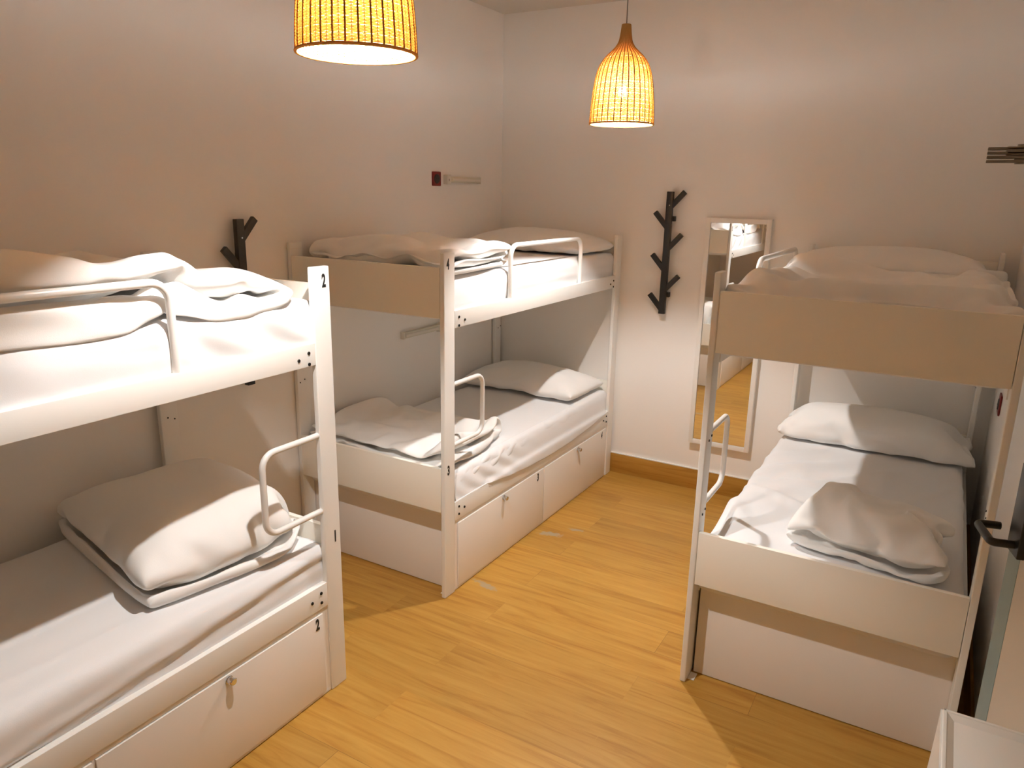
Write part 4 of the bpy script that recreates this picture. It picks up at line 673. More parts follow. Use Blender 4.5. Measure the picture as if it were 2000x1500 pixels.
    '-8 10 -4 -2 2 12 -29 1 1 16 2 1 4 3 2 12 -15 4 -1 -4 -4 -1 -6 12 7 6 -2 -5 -11 13 -20 14 8 0 1 -5 1 -2 0 12 -6 -9 6 7 0 -4 6 -5 16 -6 -10 21 -24 13 10 -17 -2 3 -5 -2 -3 -2 2 -2 5 2 2 -4 8 -5 0 3 15 -18 -1 12 5 -12 22 -29 -1 5 -9 1 5 -1 9 -8 -7 14 -8 1 -3 5 10 7 1 -19 -6 5 4 -12 38 -31 -3 7 -2 -4 3 0 -3 2 -4 10 1 -2 -3 5 9 6 4 -34 0 -5 8 -11 16 -7 -7 8 4 -5 -1 6 -2 8 4 -6 -5 -3 -4 0 -18 28 -12 2 3 -3 -8 3 9 -3 0 -3 6 0 8 -1 -5 3 -6 13 -19 -2 -42 23 -11 36 -7 -8 3 12 -12 0 11 -6 -3 -2 3 2 10 -1 -2 1 -1 11 -23 8 1 -25 34 8 -12 1 2 22 1 -22 2 -2 -4 2 2 2 7 0 4 -5 -3 -13 39 -35 1 2 -7 20 -2 -7 6 3 18 -36 5 6 -1 0 0 -3 -2 1 7 -17 -372 8 3 33 -20 30 38 41 40 46 46 47 49 48 47 38 21 44 45 48 49 22 44 -18 9 30 -24 16 9 -20 -5 5 1 1 -1 -4 1 1 -8 22 -8 -3 -5 1 22 -28 -4 19 9 -35 17 4 -5 2 2 0 -1 1 -3 -11 0 16 -6 7 -3 -10 -5 5 5 20 -25 2 2 4 -18 27 0 -3 0 -4 -6 2 3 -10 -2 5 2 -13 13 2 0 0 -11 -10 -1 -3 19 -4 5 7 0 -4 0 -7 -7 1 11 3 -1 -3 2 0 1 -1 3 -9 1 -21 20 0 7 3 1 -1 -2 -6 5 -2 4 -1 2 5 -2 -1 -2 -2 0 1 6 -10 -13 15 3 -2 0 2 1 1 0 2 0 -3 -2 -2 -1 3 1 0 0 0 -1 7 -5 9 3 -17 6 -2 0 -1 3 4 3 -4 1 -5 -3 -5 1 0 4 1 -16 16 0 0 -1 0 -9 13 1 -1 -1 -6 5 4 5 1 -8 -4 -9 -3 7 -7 -9 16 6 -4 4 -4 -1 7 -3 -1 -6 5 6 0 -1 8 2 5 -24 7 -1 -11 1 10 -6 7 -9 9 3 -5 3 -3 -3 4 0 1 4 1 2 -5 -5 -8 6 5 19 -7 -6 8 -18 -2 2 1 -2 3 5 1 -3 -2 1 -1 -4 -2 -19 0 33 -10 -1 4 10 3 -12 -25 9 -8 2 11 -11 3 -2 2 -5 -2 -7 -4 -13 19 11 2 8 -10 -2 0 3 4 14 -3 15 -12 9 5 -18 3 1 4 1 -19 5 11 3 1 4 3 -12 0 0 -4 5 -2 -4 23 -30 7 14 -8 1 3 3 -22 17 -6 3 -1 3 0 -1 5 -5 0 1 -1 -1 22 -37 57 -34 -4 8 -2 -15 -3 16 -9 -1 1 3 -1 0 -1 17 -15 3 0 -2 -3 14 7 -30 9 11 17 -5 -14 -10 -5 13 -3 -4 0 1 -1 -4 -8 20 -13 1 2 1 -23 -18 6 31 -11 0 7 26 -10 5 -17 5 4 0 -2 0 1 -2 -12 8 -2 1 3 -5 5 -1 -12 10 0 -1 -1 19 5 12 -21 -5 0 -1 -4 -3 3 0 3 -3 -9 9 -10 10 14 -15 -1 0 0 -1 5 -5 9 25 -16 -15 -2 -3 8 4 -4 -5 6 2 -17 6 -1 -5 -7 3 0 1 1 -2 3 -2 2 22 1 -20 7 -14 2 12 -3 -15 9 0 -6 3 1 0 5 -4 -1 1 1 -4 1 -3 0 15 -2 -2 14 -17 -6 5 10 -8 5 5 -6 -1 5 1 5 -5 -1 -3 4 -3 -1 -4 -1 29 -11 -11 -10 9 2 -3 -6 5 19 -20 -13 24 -3 -3 2 -4 1 2 1 -5 -3 0 -4 5 -8 13 -5 -6 6 9 -9 -4 6 -5 5 3 -9 2 2 0 2 2 -4 1 -7 1 -4 -1 -1 7 3 -4 4 -4 9 5 34 -10 -40 6 -2 3 0 -15 -2 12 4 7 -7 -9 -13 12 -2 4 8 -2 -11 10 26 7 16 19 -36 -35 -8 -8 14 4 0 1 -36 -2 14 33 0 -25 -2 -2 1 1 -3 22 -15 0 17 14 -18 4 -11 -9 -3 1 -5 35 -32 7 -5 5 21 -12 -10 -8 13 5 -1 -2 0 -2 -12 41 -18 8 -13 -11 -7 3 0 19 -2 4 -7 7 -1 6 -5 -4 5 -11 7 3 -20 3 19 3 0 -3 8 -4 -5 -17 18 3 -1 4 -2 4 -7 -5 8 -31 23 11 3 -8 28 -14 1 6 -2 -1 -7 5 10 -19 -2 1 5 1 9 -3 -9 -13 7 -4 3 0 31 -32 -13 13 -19 25 -7 1 -5 5 17 -12 -8 1 -2 0 0 11 -40 8 9 -4 -14 -1 -26 15 -13 17 3 -1 10 0 -5 -1 15 -10 -6 2 -6 6 -2 29 8 -5 -16 1 -18 18 -4 9 4 -2 10 1 -4 5 -4 -1 1 -5 -4 -3 -6 0 25 12 -23 13 -17 5 7 6 0 0 -4 -2 -1 12 -6 2 -3 -3 10 -4 -10 14 8 -16 -29 21 -6 -4 6 29 -8 -5 1 1 2 -1 0 5 2 -14 -2 -11 1 8 -1 3 1 0 -13 -12 6 7 3 5 11 -3 0 4 -6 1 -5 0 7 14 -37 6 12 -5 2 3 -9 -6 -12 17 1 8 8 2 3 -1 -13 4 -3 -2 1 3 -2 10 '
    '-5 0 -14 -2 13 2 21 22 -47 0 -2 -2 -3 0 4 12 -1 -13 4 -7 -8 10 23 -8 1 16 -18 -10 0 1 14 5 -26 1 0 1 -2 0 -6 13 -8 4 -7 2 -6 14 8 -7 0 6 -29 -2 -6 1 32 -25 -5 1 3 3 -16 5 -14 19 -1 1 6 -1 -1 1 -6 2 8 3 -4 0 -6 12 18 -26 2 -1 -7 6 1 1 0 -19 16 6 4 -4 -4 2 -1 -10 27 6 -15 -1 -4 10 4 -4 -5 3 8 -12 9 2 -2 0 -2 2 0 -7 9 2 3 -1 16 -20 8 -21 4 23 3 2 7 -23 2 -6 -1 0 0 -6 2 -2 15 0 -9 9 -3 3 -3 -5 9 14 0 -4 4 -8 8 -23 -2 -3 4 2 -3 -2 2 -3 -6 6 5 5 10 -9 -2 23 -2 -8 -11 -15 1 6 25 -20 -4 3 -1 -1 -5 1 6 -2 3 -12 13 5 -5 2 0 -5 1 -1 -22 -2 7 5 -7 9 6 0 3 3 -1 -4 4 -3 15 -18 -4 18 -1 -30 11 -9 -20 15 4 1 -10 14 -5 11 -9 10 -2 2 1 4 -2 -6 0 -2 21 -37 9 -15 -13 11 10 2 -8 -10 19 3 -10 9 -2 9 4 0 -4 3 0 16 -23 8 -25 1 0 22 1 5 -1 -4 21 -15 -5 3 2 -1 1 3 3 2 -1 3 0 -13 -15 15 -22 0 6 16 2 -3 19 2 13 -32 4 -1 5 1 -1 -2 1 -1 2 -11 28 4 36 24 16 -20 -9 -19 -19 -5 1 3 1 2 3 13 -14 -5 -1 -1 -2 -6 6 -21 45 -11 -11 14 17 -19 -14 10 -7 -18 -1 12 16 -28 0 14 -7 0 -6 14 4 -1 21 -7 -7 -28 7 -12 2 9 20 -14 14 3 -3 -25 37 -14 -10 17 6 -3 -1 -8 -7 25 -9 -8 1 -42 8 1 36 -19 5 0 19 -18 33 -10 14 8 -17 -34 26 -41 16 6 6 6 -14 -23 13 -18 25 14 -21 6 9 11 20 -20 -1 3 -8 -8 27 -44 33 -23 7 -9 8 -1 1 -13 4 -12 8 21 17 -9 -27 1 12 7 -13 15 18 -18 32 -23 -3 -12 -7 0 4 5 -9 7 3 -35 50 3 -29 -5 21 -7 9 -18 16 2 7 -30 9 9 3 -7 1 5 11 -10 -12 9 3 -7 -18 15 2 -3 0 5 26 -39 -21 12 6 16 2 13 -5 -2 11 -4 -16 17 0 20 -51 38 -15 -1 -10 8 0 -18 24 16 -30 23 -22 19 -26 -4 1 0 7 -3 -1 22 -43 28 -24 16 7 -18 -5 -7 29 -32 23 20 -35 22 -23 0 -4 1 1 5 0 21 -24 16 2 -7 -6 -8 5 9 13 -43 -2 4 -13 39 -4 17 9 -2 -6 10 2 11 -36 13 32 -18 14 4 7 -5 -4 -50 2 27 -21 17 10 -9 21 -10 -2 -2 3 3 5 10 -22 -12 35 8 15 -29 26 -34 -2 16 -13 -23 6 -15 7 -2 28 -5 3 -8 -15 25 23 5 -32 -37 19 14 44 -22 17 2 -23 12 -8 0 -2 -2 -26 11 2 3 -5 35 -13 -20 -5 6 -3 -3 13 -13 14 -11 11 14 -8 4 -35 17 -9 -1 5 29 -16 1 6 -1 -13 -22 27 3 -23 22 0 -39 16 14 0 -6 17 -2 -23 23 -15 1 18 4 13 -54 7 9 32 -5 1 0 -43 20 14 0 -23 5 20 0 -7 12 -19 -4 -2 -14 -10 -5 4 -11 20 5 14 1 17 7 -44 23 -13 16 12 -14 -13 -1 -16 4 29 -8 -19 5 -19 10 -2 -3 0 0 29 13 -2 -10 -17 -14 17 13 -20 16 4 6 4 14 -21 -22 9 -13 4 27 -8 9 -33 -1 -5 20 23 7 -1 -30 -28 26 -19 41 -10 -4 -3 11 12 -6 11 -11 -7 6 -6 20 -21 -35 -9 14 13 25 -18 0 -14 24 -14 28 3 -26 -8 -6 16 17 4 7 -4 9 -31 -34 6 -27 -3 -4 13 47 -22 39 4 1 -44 31 1 -34 2 -4 -36 40 8 17 -21 8 18 -34 8 -18 -19 3 -17 46 -23 29 12 3 -32 17 19 11 -39 18 -15 9 -30 28 9 0 33 -9 3 -3 -26 6 1 -7 -12 22 24 -14 -6 -1 30 -19 -20 23 6 5 -55 -7 21 6 3 6 -15 23 14 -39 40 -11 -16 -3 -14 6 17 6 -6 5 -35 -1 18 15 0 -15 14 11 7 -8 -31 37 3 -33 -12 -4 -1 30 1 -13 20 6 -12 -11 -4 -11 22 5 -4 0 3 -1 3 -11 -18 -2 25 4 -19 13 6 0 19 18 -17 -11 49 -4 11 -35 -11 25 -4 -29 4 -5 44 -25 17 -4 -24 27 14 -32 0 -17 2 16 20 -13 -26 -4 1 12 3 -9 7 -13 29 -24 1 31 -54 1 -3 19 16 -3 -11 30 -27 5 -38 3 4 15 18 3 -40 3 24 4 10 5 -28 34 8 -30 -15 31 -12 0 14 16 -29 -20 13 6 22 2 -52 40 16 -2 15 5 -30 4 -31 15 -8 6 -10 -22 36 0 -23 32 0 4 -16 -4 0 46 '
    '1 4 -38 -19 18 -8 -27 34 -24 26 -3 -41 32 22 -15 18 -23 39 -46 3 8 6 22 0 -30 13 18 -28 8 31 -24 3 28 -51 17 28 -45 3 2 -6 20 -5 18 -8 10 -29 -25 32 18 -18 -2 29 -33 -1 3 -31 23 6 -19 11 22 -12 21 -38 44 5 -25 -8 -2 -16 10 11 2 11 -38 25 3 -14 -6 -4 -4 -16 32 6 33 -6 15 -22 -51 41 -23 -32 49 6 -20 10 -31 30 4 -14 11 5 6 10 -31 0 22 -33 18 0 -17 24 -41 -8 44 -42 -11 17 19 15 -23 -6 29 1 -14 -9 11 6 -1 -2 -7 -3 -19 30 -19 11 -5 -24 19 18 -10 -15 -5 9 6 5 0 1 26 -26 26 -18 -8 0 4 10 -36 33 -9 5 7 7 -31 17 1 3 -7 -14 -1 5 9 -17 19 7 1 -17 8 -7 3 30 -48 29 0 -1 2 27 -9 -18 6 -5 3 -16 3 6 -4 8 15 15 9 -1 -4 -22 0 38 -37 1 16 -4 -23 -3 11 5 19 -11 12 28 -25 -11 -7 17 -30 -6 -8 9 14 -32 4 38 -29 11 13 -16 -29 1 13 29 27 -5 -16 -5 5 -2 -15 -12 -1 0 20 -18 3 -9 18 15 -37 3 -10 10 7 -1 -19 15 -9 5 23 -7 -16 -18 27 -2 1 -4 8 6 -22 -21 53 2 -17 -2 2 6 8 10 -30 21 -12 1 -4 21 -20 -6 -12 30 -28 -3 23 10 -31 -23 44 4 5 -3 -1 -12 1 16 -28 4 16 -9 -13 29 -21 -5 2 -3 14 -24 29 15 -33 -30 37 -4 10 4 9 -19 -25 19 -10 -3 41 8 -26 -10 -2 -1 -14 15 9 -1 -1 5 -11 -28 32 23 -17 -16 -3 24 -11 -5 7 -29 7 9 15 2 -6 6 17 6 -16 -10 36 -18 -34 10 -5 -9 2 11 5 10 -2 -14 20 -31 -6 36 9 -7 24 -17 5 3 -7 -10 14 4 -35 -20 12 5 10 -9 4 6 -4 1 15 -8 0 38 5 -16 -7 -2 13 -10 -27 8 -4 3 -12 -9 10 -13 -4 5 7 8 -7 23 -3 -7 17 27 -2 5 0 -25 11 -4 -21 19 8 3 -3 -14 -4 -5 -7 -1 -4 0 -5 21 -11 28 4 36 24 16 -20 -9 -19 -19 -5 1 3 1 2 3 13 -14 -5 -1 -1 -2 -6 6 -21 21 -44 1 7 23 -24 -1 9 3 0 -3 1 -5 -3 3 19 -16 1 0 6 2 23 21 -31 2 -5 17 -8 0 -7 14 7 -9 -3 13 -10 3 -8 -17 26 14 -10 -11 10 -11 25 -31 5 7 -29 -4 9 41 -8 -15 -2 16 -22 37 7 -7 9 -7 -47 19 -4 -4 5 6 -10 7 -7 -2 -21 17 -5 -5 9 19 -19 35 -1 -4 7 -16 -12 -1 -8 11 -3 3 -9 -1 9 2 -2 -6 6 3 11 4 -25 21 2 -8 3 -8 7 -6 -2 -1 1 0 3 -7 -2 -11 19 -5 6 5 -18 14 -17 16 4 0 1 -2 -5 2 1 -1 11 -11 0 8 -7 5 -4 -11 6 18 -12 6 -4 3 0 -9 4 -3 -1 10 -11 6 3 -8 24 5 -11 -5 1 2 5 -12 1 11 -2 -12 17 -7 -9 -5 -2 0 -1 0 7 17 9 -19 -6 -14 -4 -3 7 11 -9 -3 -1 2 0 3 -3 8 -25 -3 21 -38 39 -3 13 -30 17 -7 -12 -4 0 7 0 0 5 -7 3 6 -19 10 1 -13 13 -9 -7 -17 9 14 25 -20 9 25 -2 2 6 -4 -1 -7 13 -12 -5 16 -5 -11 22 11 -47 27 0 3 -5 -17 24 -8 9 -2 1 12 -23 12 13 -21 11 13 -15 -2 18 13 -30 16 -4 3 -22 -6 13 -16 13 9 -5 34 -10 10 -36 15 10 -11 -16 2 32 0 -6 7 -4 8 -13 -17 8 1 -9 -3 -2 2 16 -13 0 14 -9 1 2 -6 11 -4 6 -12 -3 15 0 -7 2 -23 -1 9 -3 1 29 -8 -17 -8 22 -39 -8 14 1 14 11 0 -4 -1 0 1 -3 15 -18 -1 9 -9 -1 18 -45 -3 25 15 24 -16 3 23 -20 -26 -5 16 -7 -3 5 -2 -11 26 -4 -18 5 -2 -14 8 12 -23 -29 3 25 -9 8 25 19 -17 -26 11 -3 -1 -1 11 -15 14 4 0 1 -19 -3 6 11 -5 13 -2 12 -38 -7 3 18 -1 -7 -2 -7 -2 33 -4 -5 0 28 -18 -22 6 6 11 -2 3 -2 -14 13 4 -21 -11 16 -20 8 -6 25 -10 33 -21 4 -23 23 12 -8 -9 1 6 -1 1 8 6 -33 -10 -7 -2 29 -14 17 2 -8 4 10 -1 -3 -19 -6 4 -4 0 26 -27 16 -15 -3 7 3 -2 -6 -11 28 -12 3 -1 -9 20 -11 -1 -13 2 27 -32 3 -15 23 -20 20 -15 20 -13 10 -11 4 -15 39 -32 5 3 -19 41 -19 20 11 10 -12 -10 -1 -8 20 -21 26 -28 15 8 -8 -3 1 -11 10 15 -16 9 -14 2 7 30 -18 13 '
    '-33 6 8 -14 10 3 23 -14 -21 26 -2 7 -35 33 -32 8 -5 -13 24 -3 6 8 13 -13 17 -16 -10 -7 -2 -1 -1 -4 -10 1 8 52 -32 5 -11 3 -6 9 -21 20 23 22 -10 -14 39 -19 29 -4 -6 11 5 -3 -26 -22 -9 8 -6 28 14 11 -20 -38 18 6 10 2 -8 -25 -1 -32 28 -7 -10 4 25 28 -19 -33 23 19 1 -43 19 -11 -3 2 16 14 4 8 -36 5 -10 -9 10 8 22 -11 5 -1 -1 -14 19 -14 -7 -15 26 -23 30 -5 -8 15 -32 -6 29 -11 -7 -7 12 -12 -29 27 43 4 -7 -37 13 5 -3 -12 5 14 -12 -5 -1 3 11 -36 63 -34 -1 0 9 11 -50 20 -5 11 22 -12 23 -33 13 -5 0 -20 -4 3 25 -17 15 -6 22 5 1 -44 32 16 -54 19 -32 -2 1 14 53 -30 19 -15 -5 -6 15 5 8 2 13 14 3 -31 5 -11 22 5 -5 -13 -21 10 17 -4 -12 -16 3 11 18 -3 -25 0 18 -8 -7 -11 6 31 -38 -11 34 -10 0 -10 14 5 -26 -3 10 22 23 -39 10 -7 0 1 -9 -3 -16 33 2 20 -29 -45 18 23 16 -23 7 7 5 -13 6 -8 25 -26 15 13 -38 13 -1 15 -7 -24 0 32 4 -41 11 10 17 -8 -13 4 -3 22 -3 -38 -7 3 19 14 -17 5 22 -10 -24 7 -19 21 11 -22 44 -25 -29 20 6 1 -2 -12 -5 -22 -4 -6 25 -11 -6 6 28 5 10 -21 20 -5 -5 0 25 -1 -42 0 21 -8 7 -2 -15 1 12 -10 11 4 -12 -17 31 -29 12 -4 4 14 -20 9 8 36 -16 -11 -17 -7 35 5 -21 -6 11 -3 -2 4 2 -3 -15 16 0 2 15 -31 -5 18 3 7 22 9 -16 15 2 -7 -12 6 -10 -3 23 1 -29 17 6 -9 25 -16 -6 0 8 -3 1 -24 -6 41 -37 20 -1 -19 -13 6 16 -4 -15 -3 24 12 7 -13 -6 -9 6 -4 -6 -2 -5 -1 12 6 -7 4 -3 -18 15 -1 -12 -13 18 -1 18 -4 -8 7 1 -7 -15 11 -3 2 -2 5 22 -19 4 17 4 -49 -18 17 31 -2 5 -26 1 -6 11 33 -39 -15 15 10 0 -12 7 18 8 15 1 0 3 -34 -35 17 41 -14 -21 -12 20 22 -34 -6 29 -39 23 1 -5 0 2 31 0 -8 -15 -8 12 -17 -11 20 17 -23 -1 24 -31 8 14 -14 21 -32 12 -2 -15 -3 -6 33 1 -3 -17 16 13 -4 0 -21 0 7 1 -2 -5 -4 7 -1 24 -12 2 -33 -1 41 -2 -8 -9 5 -11 18 9 -14 -20 32 5 -26 -3 7 22 -31 -6 29 4 9 13 -22 -3 -4 -3 2 8 2 2 13 -33 14 -25 3 8 15 4 -23 0 7 0 8 38 -16 -8 -2 -37 23 1 7 -11 16 -48 18 -7 10 -10 -6 -4 3 9 13 -1 -6 17 17 3 -14 -36 15 3 16 2 -5 -35 5 -18 20 21 0 -7 4 0 -5 -7 5 -12 33 '))
